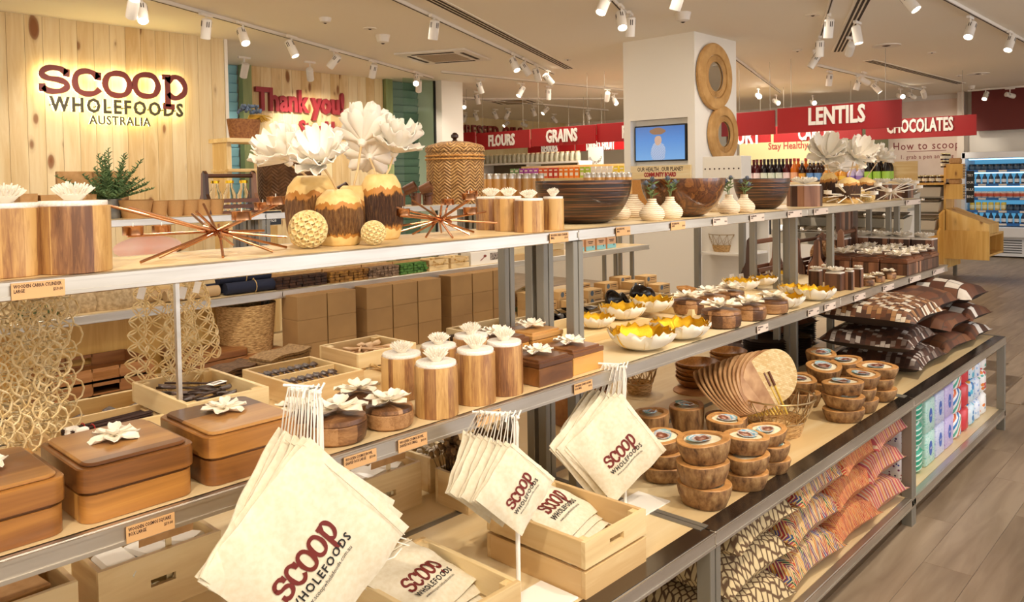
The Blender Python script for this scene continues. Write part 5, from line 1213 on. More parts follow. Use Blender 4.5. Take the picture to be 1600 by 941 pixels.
def rope_handle(r, x, y, z, W, along='x', sag=.018):
    pts = []; n = 14
    for i in range(n+1):
        s_ = i/n*2-1; o = (x+s_*W/2, y-.008-.006*(1-s_*s_), z-sag*(1-s_*s_)) if along == 'x' else (x, y+s_*W/2, z-sag*(1-s_*s_)); pts.append(o)
    mb = MB()
    for k in range(2):
        P = [(p[0]+.0025*cos(i*1.3+k*pi), p[1], p[2]+.0025*sin(i*1.3+k*pi)) for i, p in enumerate(pts)]; mb.tube(P, .003, 5)
    for e in (0, -1): mb.ball(pts[e], .006, 8, 5)
    obj('rope_handle', mb, M_rope, r)
_sp = {}
def SPN(g):
    _sp[g] = _sp.get(g, -1)+1; return _sp[g]
def spoon(c, L, az, el, label, group, mat, seed=0, width=.016):
    r = thing('wooden_spoon', label+', %s one' % ordw(SPN(group)), 'spoon', c, 0, group, rot=(0, -el, az))
    mb = MB().tube([(-L*.5, 0, 0), (L*.2, 0, 0)], [.003, .0025], 6)
    mb.loft([[(L*.2+L*.3*s_, width*sin(pi*min(1, s_+.06))**.7*cos(a), .004*sin(a)+.002*s_) for a in (2*pi*k/8 for k in range(8))] for s_ in (0, .15, .35, .6, .85, .94)])
    obj('blade', mb, mat, r); return r
# left double tray with incense bundles
crate(.525, .835, 1.835, 2.125, ZM, .06, 'pine tray of two compartments holding incense sticks at the left', 'pine trays on the middle shelf', divide=1, name='pine_tray', cat='tray')
for i, (x, y) in enumerate(((.60, 1.90), (.605, 1.925), (.61, 1.88))):
    r = thing('incense_bundle', ('dark incense bundle with red tie, front of the tray', 'dark incense bundle with red tie, middle of the tray', 'dark incense bundle with red tie, by the tray wall')[i], 'incense', (x+.03, y, ZM+.036+.006*i), .05*i, 'incense bundles in the left pine tray')
    mb = MB()
    for k in range(9): mb.tube([(-.06, (k % 3-1)*.004, (k//3)*.004), (.12, (k % 3-1)*.007, (k//3)*.005)], .0016, 4)
    obj('sticks', mb, plain('incense_dark', '3a241c', .8), r)['kind'] = 'stuff'; obj('wrapper', MB().box((-.04, 0, .004), (.03, .018, .016), None, .003), M_white, r); obj('red_tie', MB().tube([(-.015, .012*cos(a), .004+.010*sin(a)) for a in (k*pi/5 for k in range(10))], .0015, 4, closed=True), M_red, r)
M_pod = noisy('dark_pod', '2c1d16', '56423a', 40, .4); M_pale = noisy('pale_spoon_wood', 'e6c8a0', 'c99f70', 30, .6)
for i in range(9): spoon(Vector((.60+.022*i, 2.02+.012*(i % 3-1), ZM+.030+.004*(i % 2))), .085, .3+.4*(i % 3), .12, 'dark horn spoon in the rear of the left tray', 'dark horn spoons in the left pine tray', M_pod)
def spoon_crate(x0, x1, y0, y1, label, mat, n, z0=ZM, h=.105, grp='', card_=True):
    b = crate(x0, x1, y0, y1, z0, h, label, 'rope handled pine crates', slats=2); rope_handle(b, 0, -(y1-y0)/2, h*.62, (x1-x0)*.62)
    W, D_ = x1-x0-.04, y1-y0-.05; g = random.Random(n)
    for i in range(n):
        az = g.uniform(-.9, .9)+(pi if g.random() < .5 else 0); L = min(.15, W*.95); spoon(Vector(((x0+x1)/2+g.uniform(-.5, .5)*(W-L*.85), (y0+y1)/2+g.uniform(-.42, .42)*(D_-.04), z0+h-.040+.034*i/n)), L, az, g.uniform(-.08, .12), 'spoon in the '+label.replace(' rope handled', ''), grp, mat, width=.015)
    if card_:
        q = thing('swing_tag', 'small white barcode tag on the spoons in the '+label, 'tag', ((x0+x1)/2+.02, (y0+y1)/2-.05, z0+h+.008), .3); obj('card', MB().box((0, 0, 0), (.045, .022, .001)), M_white, q, smooth=False); mb = MB()
        for k in range(8): mb.box((-.014+.004*k, 0, .0008), (.0012 if k % 3 else .002, .012, .0004))
        obj('barcode', mb, M_ink, q, smooth=False)['kind'] = 'stuff'
spoon_crate(.765, .965, 1.715, 2.02, 'left rope handled crate of dark spoons', M_pod, 16, grp='dark spoons in the left rope crate')
a_ = on(360, 577, 1.07); b_ = on(500, 552, 1.07); c_ = on(575, 577, 1.07)
crate(a_.x+.02, c_.x-.01, c_.y+.005, b_.y-.01, ZM, .06, 'pine tray of two compartments holding pods, behind the flower boxes', 'pine trays on the middle shelf', divide=1, name='pine_tray', cat='tray')
tx0, tx1, ty0, ty1 = a_.x+.03, c_.x-.02, c_.y+.02, b_.y-.02
for i in range(22):
    row = i % 2; x = tx0+.015+(tx1-tx0-.03)*(i//2)/10.5
    spoon(Vector((x, ty0+(ty1-ty0)*(.24+.5*row), ZM+.040)), .095, 1.1+.3*(i % 3), .12, 'dark carved scoop in the %s half of the middle tray' % ('front', 'rear')[row], 'dark scoops in the middle pine tray', M_pod, width=.014)
a_ = on(503, 541, 1.10); b_ = on(572, 527, 1.10); c_ = on(560, 557, 1.10); d_ = on(672, 547, 1.10)
spoon_crate(c_.x, c_.x+.215, c_.y, c_.y+.20, 'right rope handled crate of pale spoons', M_pale, 18, h=.095, grp='pale spoons in the right rope crate', card_=False)
a_ = on(690, 545, 1.07)
crate(1.53, 1.80, 1.73, 1.90, ZM, .05, 'long pine tray of small scoops behind the cylinders', 'pine trays on the middle shelf', name='pine_tray', cat='tray')
for i in range(8): spoon(Vector((1.57+.028*i, 1.81+.02*(i % 2), ZM+.042)), .09, 1.0+.25*(i % 3), .35, 'reddish scoop standing in the long pine tray', 'reddish scoops in the long pine tray', M_walnutx, width=.011)
# textiles and bundles at the back
M_burlap = noisy('burlap', 'a4845a', '7d603c', 120, .95, bump=.4)
def napkins(x, y, z, w_, d_, n, label, mat, group, rz=0):
    for i in range(n):
        r = thing('folded_napkin', label+', layer %s' % ('bottom', 'second', 'third', 'fourth', 'fifth', 'top')[min(i, 5)], 'napkin', (x+.004*i, y, z+.011*i), rz+.03*(i % 3), group); rows = []
        for a in range(7): rows.append([(-w_/2+w_*a/6, -d_/2+d_*b/4, .004+.007*sin(a*.9)+.018*(a/6)**2) for b in range(5)])
        obj('cloth', MB().sheet([q[::-1] for q in rows], None, .008), mat, r)
p = on(432, 568, 1.03); napkins(p.x, p.y, ZM, .17, .10, 5, 'folded burlap napkin beside the twig rolls', M_burlap, 'folded burlap napkins', .2)
p = on(365, 585, 1.02); napkins(p.x, p.y+.02, ZM, .12, .10, 3, 'folded brown cloth behind the rope crate', noisy('brown_cloth', '6e5238', '523a26', 90, .95), 'folded brown cloths', .1)
def roll(x, y, z, L, R, az, label, mat, group, tie=M_rope):
    r = thing('rolled_mat', label, 'mat', (x, y, z+R), az, group); rows = MB(); pts = []
    for k in range(22):
        a = k*.62; q = R*(.35+.65*k/21); pts.append((q*cos(a), q*sin(a)))
    mb = MB(); mb.sheet([[(-L/2, p_[0], p_[1]), (L/2, p_[0], p_[1])] for p_ in pts], None, .0012); mb.tube([(-L/2, 0, 0), (L/2, 0, 0)], R*.9, 12); obj('mat', mb, mat, r, ang=60)
    obj('tie', MB().tube([(0, R*1.04*cos(a), R*1.04*sin(a)) for a in (k*pi/6 for k in range(12))], .0022, 5, closed=True).ball((0, 0, R*1.1), .005, 6, 4), tie, r)
M_silver = noisy('silvery_mat', 'c9bba2', '8f7e66', 70, .5, stretch=(.15, 1, 1)); M_bk = noisy('dark_mat', '5b4634', '34251a', 80, .8, stretch=(.15, 1, 1))
g = random.Random(5)
for (u, v, n, mat, lab, grp, L) in ((500, 548, 4, M_silver, 'grey rolled bark mat beside the burlap napkins', 'grey rolled mats left', .13), (585, 531, 4, M_bk, 'dark twig bundle roll behind the right rope crate', 'dark twig rolls', .14), (650, 515, 4, M_silver, 'silvery rolled mat left of the black bowls', 'silvery rolled mats', .15)):
    p = on(u, v, 1.01)
    for i in range(n): roll(p.x+(i % 2)*.03, min(p.y-.02+(i % 2)*.03+(i//2)*.0, 2.03), ZM+(.026 if i > 1 else 0), L, .0145, .1+.04*i, lab+', %s' % ('front', 'rear', 'upper front', 'upper rear')[i], mat, grp)
p = on(705, 505, 1.02); napkins(p.x, min(p.y, 2.02), ZM, .15, .12, 3, 'dark woven placemat behind the rolled mats', noisy('dark_weave', '2a1a12', 'b79f80', 240, .7, lo=.55, hi=.62), 'dark woven placemats', .3)
p = on(752, 494, 1.02); napkins(p.x, min(p.y, 2.04), ZM, .14, .10, 2, 'pale grey placemat behind the black bowls', M_silver, 'pale placemats', .2)
def rim_bowl(c, R, h, label, group, mo, mr, name='rimmed_bowl'):
    r = thing(name, label, 'bowl', c, 0, group); o = obj('body', MB().lathe([(.001, 0), (R*.72, 0), (R*.93, h*.35), (R, h), (R*.95, h), (R*.86, h*.4), (R*.6, h*.1), (.001, h*.1)], 28), mo, r)
    obj('rim', MB().tube([(R*.98*cos(a), R*.98*sin(a), h) for a in (2*pi*k/28 for k in range(28))], R*.035, 6, closed=True), mr, r)
for i, (u, v, w_) in enumerate(((715, 521, 43), (764, 507, 40), (795, 511, 43), (744, 527, 43), (770, 537, 40))):
    c, R = seat(u, v, w_, ZM); rim_bowl(c, R, R*.9, 'dark brown bowl with pale rim, %s of five' % ('leftmost', 'back', 'right', 'middle', 'front')[i], 'dark bowls with pale rims', M_dark, M_lid)
crate(2.00-.14, 2.13, 1.86, 2.08, ZM, .07, 'small pine crate behind the grey post group', 'small pine crates at the shelf middle', slats=1)
# right bay: trays with horn and leather pieces
crate(2.17, 2.62, 1.92, 2.085, ZM, .055, 'pine tray of dark leather pieces behind the gold bowls', 'pine trays in the middle bay', name='pine_tray', cat='tray')
crate(2.64, 3.12, 1.90, 2.085, ZM, .055, 'pine tray holding black horn bowls', 'pine trays in the middle bay', name='pine_tray', cat='tray')
M_horn = plain('black_horn', '1d1412', .18)
for i in range(7):
    r = thing('leather_piece', 'dark leather offcut in the pine tray, %s' % ('far left', 'left', 'left of middle', 'middle', 'right of middle', 'right', 'far right')[i], 'leather', (2.24+.052*i, 2.0+.012*(i % 2), ZM+.036+.003*i), .4*i, 'dark leather offcuts'); rows = [[(-.05+.10*a/5, -.03+.06*b/3, .008*sin(a*1.4+b+i)+.010*(b == 3)) for b in range(4)] for a in range(6)]
    obj('piece', MB().sheet(rows, None, .003), M_horn, r)
for i, (x, y, z, s_) in enumerate(((2.74, 1.98, .03, .055), (2.84, 2.0, .02, .045), (2.94, 1.99, .03, .052), (2.79, 2.03, .01, .045), (3.02, 2.0, .02, .045))):
    r = thing('horn_bowl', 'glossy black horn bowl tipped over in the tray, %s' % ('large left', 'second', 'large right', 'rear', 'far right')[i], 'bowl', (x, y, ZM+z+s_*.7), i, 'black horn bowls', rot=(1.0+.2*i, .4*(i % 2), i*.9)); obj('shell', MB().lathe([(.001, -s_*.7)]+[(s_*sin(a), -s_*.7*cos(a)) for a in (.3, .6, .9, 1.2, 1.5)]+[(s_*.9*sin(a), -s_*.6*cos(a)) for a in (1.45, 1.1, .7, .3)]+[(.001, -s_*.6)], 20), M_horn, r)
M_loof = noisy('loofah', 'dca45c', 'b87a34', 60, .9, bump=.6)
for i in range(6):
    p = on(1080+i*12, 424-(i//2)*3, ZM+.03); r = thing('dried_pod', 'long %s dried pod behind the horn bowls, %s' % ('golden' if i > 3 else 'brown', ('first', 'second', 'third', 'fourth', 'upper left', 'upper right')[i]), 'pod', (3.10+.05*i, 1.97+.015*(i % 2), ZM+.018+(.026 if i > 3 else 0)), .3+.15*i, 'long dried pods')
    obj('pod', MB().tube([(-.13, 0, .0), (-.06, 0, .003), (.02, .004, .004), (.12, 0, 0)], [.006, .016, .017, .006], 8), M_loof if i > 3 else M_walnutx, r)
for i, (u, v) in enumerate(((1146, 425), (1161, 420), (1187, 422), (1202, 417))):
    p = py(u, v, 2.0-.03*(i % 2)); r = thing('name_card', 'small blank white card behind the gold bowls, %s' % ('first', 'second', 'third', 'fourth')[i]+' from the left', 'card', (p.x, p.y, ZM), 0, 'blank white cards'); obj('holder', MB().box((0, .012, .03), (.02, .02, .06), None, .003), M_pinez, r); obj('card', MB().box((0, 0, .045), (.045, .002, .06), T(rx=-.15)), M_white, r, smooth=False)
# bottle caddies with bar handles
def caddy_proto():
    t_ = thing('bottle_caddy', 'x', 'caddy')
    for s in (-1, 1):
        mb = MB(); prof = [(-.055, 0), (.055, 0), (.05, .05), (.022, .10), (.016, .20), (.0, .215), (-.016, .20), (-.022, .10), (-.05, .05)]
        mb.prism(prof, -.008, .008, Matrix.Translation((s*.11, 0, 0)) @ Matrix(((0, 0, 1, 0), (1, 0, 0, 0), (0, 1, 0, 0), (0, 0, 0, 1)))); obj('end_panel', mb, M_walnut, t_, smooth=False)
    obj('handle', MB().tube([(-.115, 0, .19), (.115, 0, .19)], .011, 10), M_walnutx, t_); obj('base', MB().box((0, 0, .006), (.21, .10, .012)), M_walnutx, t_, smooth=False)
    for y in (-.045, .045):
        for z in (.035, .065): obj('rail', MB().box((0, y, z), (.215, .008, .018)), M_walnutx, t_, smooth=False)
    return t_
CAD = caddy_proto(); P_cad = Proto(CAD)
for i, (u, v, y) in enumerate(((1193, 373, 2.0), (1262, 372, 2.0), (1278, 378, 1.93), (1310, 363, 2.02), (1335, 358, 1.92), (1350, 358, 2.03))):
    p = py(u, v, y); P_cad((min(p.x, 5.2), y, ZM), (.0, .0, .35, 0, .1, 0)[i], 'empty walnut bottle caddy with bar handle, %s of six' % ('leftmost', 'second', 'third', 'fourth', 'fifth', 'rightmost')[i], 'walnut bottle caddies at the back of the middle shelf', sc=(1.45, 1, max(1.0, (p.z-ZM)/.2)))
p = py(1288, 392, 2.0); r = thing('sea_sponge', 'pale round sea sponge between the walnut caddies', 'sponge', (p.x, 2.0, ZM+.085)); obj('sponge', honey_mb(.085, 90), noisy('sponge', 'e2bb8c', 'c49462', 40, .9), r)

# ================================================================== net bags hung behind the top shelf
def net_fine(x0, x1, y, z0, z1, label, seed, tagp):
    r = thing('net_bag', label, 'bag', ((x0+x1)/2, y, z1), 0, 'fine jute net bags'); g = random.Random(seed); mb = MB(); W = (x1-x0); H = z1-z0; nx, nz = 6, 15
    def P(i, k):
        s_ = k/nz; w_ = W*(.30+.70*min(1, s_*1.15)**.8); q = (i/nx-.5); return Vector((w_*q+.0015*sin(k*2+i)+.012*s_, .018*sin(q*9+seed)+.004*cos(k*.9)+.004*sin(i*2.1), -H*s_*(1+.05*sin(q*5+seed))))
    for k in range(nz):
        for i in range(nx+1):
            o = k % 2
            for di in (-1, 1):
                a, b = i, i+di*1
                if 0 <= b <= nx and (i+k) % 2 == 0: 
                    A, B = P(a, k), P(b, k+1); nn = Vector((B.z-A.z, 0, A.x-B.x)).normalized()*.0042; mb.tube([A, A*.7+B*.3+nn*.85, A*.3+B*.7+nn*.85, B], .0019, 4); 
                    mb.tube([A, A*.7+B*.3-nn*.85, A*.3+B*.7-nn*.85, B], .0019, 4)
    obj('netting', mb, M_jute, r)['kind'] = 'stuff'
    hd = MB()
    for s in (-1, 1): hd.tube([(s*W*.12, 0, -.01), (s*W*.07, .0, .05), (-s*W*.02, .0, .055)], .004, 5)
    obj('handle', hd, M_jute, r)
    t_ = obj('paper_tag', MB().box((tagp*W, -.03, -.035), (.018, .001, .03), T(ry=.3)), M_white, r, smooth=False)
net_fine(.745, .875, 2.03, 1.095, 1.365, 'fine jute net bag left of the thin steel strut', 1, -.1)
net_fine(.815, .935, 2.00, 1.07, 1.365, 'fine jute net bag right behind the thin steel strut', 2, .1)
net_fine(.885, 1.01, 2.05, 1.12, 1.365, 'fine jute net bag at the right, widest at the bottom', 3, 0)
def net_rings(x, y, z0, z1, W, label, seed):
    r = thing('ring_net_bag', label, 'bag', (x, y, z0), 0, 'open ring weave net bags'); g = random.Random(seed); mb = MB(); H = z1-z0; R = .027; nx = max(3, int(W/(R*1.3))); nz = int(H/(R*1.05))
    for layer in (0, 1):
        for k in range(nz):
            for i in range(nx):
                s_ = (k+.5)/nz; c = Vector((-W/2+W*(i+.5+.5*(k % 2)-.25)/nx*1.0, (-.035 if layer == 0 else .035)+.010*sin(i*1.3+k*.5+seed), H*s_)); c.x *= (1.0 if s_ > .25 else .8+.8*s_); tl = g.uniform(-.15, .15); t2 = g.uniform(-.2, .2); rr = R*g.uniform(.92, 1.08)
                mb.tube([c+Vector((rr*cos(a), rr*sin(a)*sin(tl)+rr*cos(a)*t2*.3, rr*sin(a)*cos(tl))) for a in (2*pi*q/10 for q in range(12))], .0021, 4, closed=True)
    obj('netting', mb, M_jute, r)['kind'] = 'stuff'; obj('top_cord', MB().tube([(-W/2, 0, H), (-W/4, -.02, H+.012), (0, -.03, H+.004), (W/4, -.02, H+.012), (W/2, 0, H)], .004, 5), M_jute, r)
net_rings(.475, 1.86, 1.07, 1.385, .15, 'large open ring net bag at the left edge', 4)
net_rings(.56, 1.96, 1.04, 1.375, .085, 'narrower open ring net bag behind the left edge one', 6)
st_ = thing('steel_strut', 'thin steel strut in front of the fine net bags', 'strut', (py(277, 500, 1.77).x, 1.77, ZM)); obj('bar', MB().box((0, 0, (ZT-ZM-.02)/2), (.009, .012, ZT-ZM-.02)), M_steel, st_, smooth=False)

# ================================================================== printed drawstring bags
def canvas_z(a, b, S, ph):
    puff = .014*(1-(2*a)**4)*(1-(2*b)**4); w_ = .0035*sin(9*(a+b)+ph)*(.3+abs(a-b))+.0025*sin(17*b+ph+6*a)
    return (puff+w_)*S/.25
def canvas_ph(seed): return random.Random(seed).random()*6
_LG = [scoop_word(1.0, .28, .054, .002)]
_blk = plain('black_ink', '1c1a18', .7)
_T2 = tmesh('WHOLEFOODS', .165, _blk, ext=0, off=.004, xs=.82, spacing=1.25); _T3 = tmesh('www.scoopwholefoods.com.au', .085, _blk, ext=0, xs=.85, spacing=1.0)
LGC = {}
def logo(parent, S, seed, k, cx_, cy_, rot, name='printed_logo'):
    """flat print that follows the cloth: scoop over wholefoods and the web address"""
    key = (round(S, 3), seed, round(k, 3), cx_, cy_, rot)
    if key not in LGC:
        mb = MB(); c, s_ = cos(rot), sin(rot); ph = canvas_ph(seed)
        def put(vs, fs, dy, mi):
            P = []
            for p in vs:
                x, y = p[0]*k, (p[1]+dy)*k; X, Y = cx_*S+x*c-y*s_, cy_*S+x*s_+y*c; e = 1-.015*cos(2*pi*X/S+ph)*abs(2*Y/S)
                P.append((X, Y, canvas_z(X/S/e, Y/S, S, ph)+.0016+(.0004 if mi else 0)))
            mb.cur = mi; mb.add(P, fs)
        top = [f for f in _LG[0].f]; put(_LG[0].v, top, 0, 0)
        for t_, dy in ((_T2, -.14), (_T3, -.27)): put([tuple(v.co) for v in t_.vertices], [tuple(p.vertices) for p in t_.polygons], dy, 1)
        LGC[key] = mesh('printed_logo', mb, [M_redink, _blk], False)
    o = link(name, LGC[key], parent); o['label'] = 'maroon and black shop print'; return o
def canvas_mb(S, seed, th=.0035, n=20):
    ph = canvas_ph(seed); rows = []
    for i in range(n+1):
        row = []
        for j in range(n+1):
            a, b = i/n-.5, j/n-.5; e = 1-.015*cos(2*pi*a+ph)*abs(2*b); row.append((a*S*e, b*S, canvas_z(a, b, S, ph)))
        rows.append(row)
    mb = MB(); mb.sheet([r[::-1] for r in rows], None, th*S/.25)
    mb.tube([(-S*.5, S*.44, .003), (0, S*.44, .0165*S/.25), (S*.5, S*.44, .003)], .0010, 4); return mb
CV = {}
def hang_bags(u, v, y, S, n, label, fan, yaw, roll_, logo_k=.62, step=(-.012, .012, 0), group='', lx=.10, ly=.02, dropk=.4):
    """n square bags hung by one corner from a hook; the nearest carries the visible print"""
    hook = py(u, v, y); words_ = ('front', 'second', 'third', 'fourth', 'fifth', 'sixth', 'seventh', 'rearmost')
    key = round(S, 3)
    for i in range(n):
        sd = i % 4
        if (key, sd) not in CV: CV[(key, sd)] = mesh('cloth', canvas_mb(S, sd+3), M_canvas, ang=70)
        top = hook+Vector(step)*i
        r = thing('drawstring_bag', 'cream drawstring shop bag, %s of the %s' % (words_[min(i, 7)], label), 'bag', top, 0, group)
        drop = S*dropk
        ya = yaw+fan*i; rr = roll_+.03*((i*7) % 5-2)
        # frame of the cloth: x right, y up in its plane, z towards the viewer
        zax = Vector((sin(ya), -cos(ya), .12)).normalized(); xax = Vector((cos(ya), sin(ya), 0)); yax = zax.cross(xax).normalized()
        B = Matrix((xax, yax, zax)).transposed().to_4x4() @ Matrix.Rotation(rr, 4, 'Z')
        sh = (-CR*(.0045 if S > .25 or S < .2 else .0065)+CF*.006+CU*.002)*i; sh.z *= .4; corner = B @ Vector((-S/2*.84, S/2, 0)); ctr = Vector((0, 0, -drop))-corner+sh
        o = link('cloth', CV[(key, sd)], r); o.matrix_local = Matrix.Translation(ctr) @ B
        cm = MB(); 
        for s in ((-1, 1) if S < .2 else (-1, 1, 0)): cm.tube([(s*.003, 0, 0), Vector((s*.008, -.003, -drop*.4))+sh*.4, Vector((s*.006, 0, -drop-.005))+sh], .0015, 5)
        cm.ball((.004, -.004, -.004), .005, 6, 4); cm.tube([(.004, -.004, -.004), (.014, -.006, .012-.003*i)], .0022, 5); obj('drawcord', cm, M_cord, r)
        if i == 0:
            q = logo(r, S, sd+3, S*logo_k, lx, ly, pi/2); q.matrix_local = Matrix.Translation(ctr) @ B
    s_ = thing('bag_stand', 'white wire hook stand carrying the %s' % label, 'stand', (hook.x+.015, y+.012, ZL), 0, 'white bag hook stands'); hz = hook.z-ZL
    obj('pole', MB().tube([(0, 0, 0), (0, 0, hz-.02)], .0055, 8), M_cord, s_); obj('hook', MB().tube([(0, 0, hz-.03), (0, 0, hz), (-.03, 0, hz+.004), (-.035, 0, hz-.012)], .003, 6).tube([(0, 0, hz), (-step[0]*-n-.01, step[1]*n, hz)], .003, 6), M_cord, s_)
    obj('base', MB().box((.03, -.03, .003), (.17, .12, .005), None, .001), M_white, s_)
hang_bags(494, 610, 1.225, .275, 6, 'large bundle at the front left', .10, -.20, -.78, .50, (-.004, .011, 0), group='shop bags in the large left bundle', lx=.06, ly=-.06, dropk=.36)
hang_bags(805, 650, 1.26, .152, 8, 'small bundle in the middle', .06, -.30, -.70, .56, (-.006, .011, .001), group='shop bags in the small middle bundle', lx=.1, ly=0, dropk=.46)
hang_bags(975, 572, 1.40, .232, 7, 'bundle at the right by the log pots', .07, -.55, -.86, .50, (-.004, .010, 0), group='shop bags in the right bundle', lx=.10, ly=.0, dropk=.42)
# crates of folded bags
def lay_bag(c, S, label, rz, tilt, seed, prn=True, group='shop bags lying in pine crates'):
    key = (round(S, 3), seed % 4)
    if key not in CV: CV[key] = mesh('cloth', canvas_mb(S, seed+3), M_canvas, ang=70)
    r = thing('drawstring_bag', label, 'bag', c, 0, group, rot=(tilt, 0, rz)); link('cloth', CV[key], r)
    cm = MB().tube([(-S*.4, S*.46, .01), (-S*.2, S*.56, .03), (0, S*.5, .035), (S*.2, S*.57, .03), (S*.4, S*.46, .01)], .0018, 5); obj('drawcord', cm, M_cord, r)
    if prn: logo(r, S, seed % 4+3, S*.6, 0, -.12, 0)
A0 = on(911, 939, ZL); hA = rise(911, 848, A0); crate(1.475, 1.735, 1.165, 1.50, ZL, hA, 'front slatted pine crate of shop bags beside the log pots', 'slatted crates of shop bags', t=.012, slats=2, hole=('front',))
for i in range(4): lay_bag(Vector((1.60, 1.35+.012*i, ZL+hA-.055+.016*i)), .215, 'cream shop bag lying in the right slatted crate, %s' % ('bottom', 'third', 'second', 'topmost with print showing')[i], .12+.05*i, .30, i, i == 3)
B0 = on(814, 908, .72); crate(B0.x-.24, B0.x, B0.y-.0, B0.y+.33, ZL, .135, 'near slatted pine crate of shop bags at the bottom edge', 'slatted crates of shop bags', t=.012, slats=2)
for i in range(4): lay_bag(Vector((B0.x-.125, B0.y+.17+.01*i, ZL+.075+.016*i)), .205, 'cream shop bag lying in the near slatted crate, %s' % ('bottom', 'third', 'second', 'topmost with print showing')[i], .10+.06*i, .28, i+1, i == 3)
# pine bins behind with kraft signs
def bin_(u0, v0, u1, v1, zt, d_, label, goods, sign=True):
    a_ = on(u0, v0, zt); b_ = on(u1, v1, zt); y = (a_.y+b_.y)/2; r = crate(a_.x, b_.x, y, y+d_, ZL, zt-ZL, label, 'pine bins behind the hanging bags', t=.012, hole=('front',))
    if sign:
        k = thing('kraft_sign', 'blank kraft card on a stake in the '+label.split(' behind')[0].split(' under')[0], 'sign', ((a_.x*.45+b_.x*.55), y+.03, ZL+.012), 0, 'kraft signs in the pine bins'); obj('card', MB().box((0, 0, zt-ZL+.055), (.13, .002, .09), T(rx=.12)), M_card, k, smooth=False); obj('stake', MB().box((.01, -.004, (zt-ZL)/2+.02), (.014, .004, zt-ZL+.05)), M_pinez, k, smooth=False)
    return a_.x, b_.x, y, y+d_
x0, x1, y0, y1 = bin_(153, 896, 345, 829, .725, .18, 'pine bin of white packs under the square boxes', 0)
M_pack = plain('white_pack', 'f3efe6', .25)
def packs(x0, x1, y0, y1, z, n, label, group, mat=M_pack):
    for i in range(n):
        r = thing('wrapped_pack', label+', %s' % ('left', 'second from left', 'middle', 'second from right', 'right', 'far right')[i], 'pack', (x0+.03+(x1-x0-.06)*(i+.5)/n, (y0+y1)/2, z), .3*i, group)
        obj('pack', MB().rrect((x1-x0)/n*.8, .11, 0, .05, .012, 4, bev=.008), mat, r); obj('twist', MB().tube([(0, -.055, .03), (.006, -.075, .035), (.016, -.085, .03)], [.008, .005, .012], 6), mat, r)
packs(x0, x1, y0, y1, ZL+.075, 3, 'white wrapped pack in the bin under the square boxes', 'white packs in the left bin')
a_ = on(122, 908, .72); x0, x1, y0, y1 = a_.x-.26, a_.x, a_.y, a_.y+.2; crate(x0, x1, y0, y1, ZL, .135, 'pine bin of brown paper packs at the bottom left corner', 'pine bins behind the hanging bags', t=.012)
for i in range(7):
    r = thing('paper_pack', 'flat brown paper pack in the corner bin, %s' % ('lowest', 'second lowest', 'third lowest', 'middle', 'third highest', 'second highest', 'topmost')[i], 'pack', ((x0+x1)/2-.02, (y0+y1)/2, ZL+.045+.013*i), .02*i, 'brown paper packs in the corner bin'); obj('pack', MB().rrect(.2, .15, 0, .011, .008, 3, bev=.003), M_card, r)
x0, x1, y0, y1 = bin_(549, 759, 658, 721, .72, .2, 'pine bin with hand slot behind the round boxes', 0); packs(x0, x1, y0, y1, ZL+.07, 3, 'white soap pack in the bin behind the round boxes', 'white packs in the middle bin')
a_ = on(672, 717, .70); crate(a_.x, a_.x+.13, a_.y, a_.y+.22, ZL, .115, 'narrow pine bin of pebbles beside the dried flowers', 'pine bins behind the hanging bags', t=.012)
pb = MB()
for i in range(60): pb.ball((a_.x+.02+.09*rnd.random(), a_.y+.03+.16*rnd.random(), ZL+.10+.012*rnd.random()), .011, 7, 4, None, (1, .8, .6))
tag(obj('pebbles', pb, noisy('pebble', 'e6dccb', 'a8977f', 20, .6)), 'pale grey pebbles heaped in the narrow pine bin', 'pebbles', kind='stuff')
c4 = on(731, 750, .695); crate(c4.x-.0, c4.x+.22, c4.y, c4.y+.15, ZL, .11, 'pine crate of dried seed heads under the cylinders', 'pine bins behind the hanging bags', t=.012)
M_dry = noisy('dried_heads', '5c4226', '8a6a3e', 40, .9)
for b in range(7):
    r = thing('dried_bunch', 'bunch of brown dried seed heads, %s in the crate' % ('front left', 'front middle', 'front right', 'back left', 'back middle', 'back right', 'centre')[b], 'dried flowers', (c4.x+.04+.07*(b % 3), c4.y+.04+.045*(b//3), ZL+.02), 0, 'bunches of dried seed heads'); mb = MB(); g = random.Random(b)
    for i in range(26):
        a = g.uniform(0, 6.28); q = g.uniform(.1, 1); e = Vector((.055*q*cos(a), .055*q*sin(a), .115+.075*g.random())); mb.tube([(0, 0, .02), e*.6, e], .0012, 3); mb.ball(e, .009, 6, 4); mb.ball(e+Vector((.008, .004, -.012)), .007, 6, 4)
    obj('heads', mb, M_dry, r)['kind'] = 'stuff'
# large turned bowls behind the right bundle
for i, (u, v, w_, z0, n) in enumerate(((885, 655, 62, 0, 2), (936, 668, 100, 0, 2))):
    p = on(u, v, ZL); R = w_*(depth(p)+.1)/FPX/2; c = Vector((p.x+.0, p.y+R*.8, ZL))
    for k in range(n): rim_bowl(Vector((c.x+.005*k, c.y, ZL+k*R*1.12)), R, R*1.1, 'deep turned wooden bowl, %s of the %s pair' % (('lower', 'upper')[k], ('left', 'right')[i]), 'deep turned wooden bowls', M_walnut if 0 else M_tray, M_tray, 'turned_bowl')

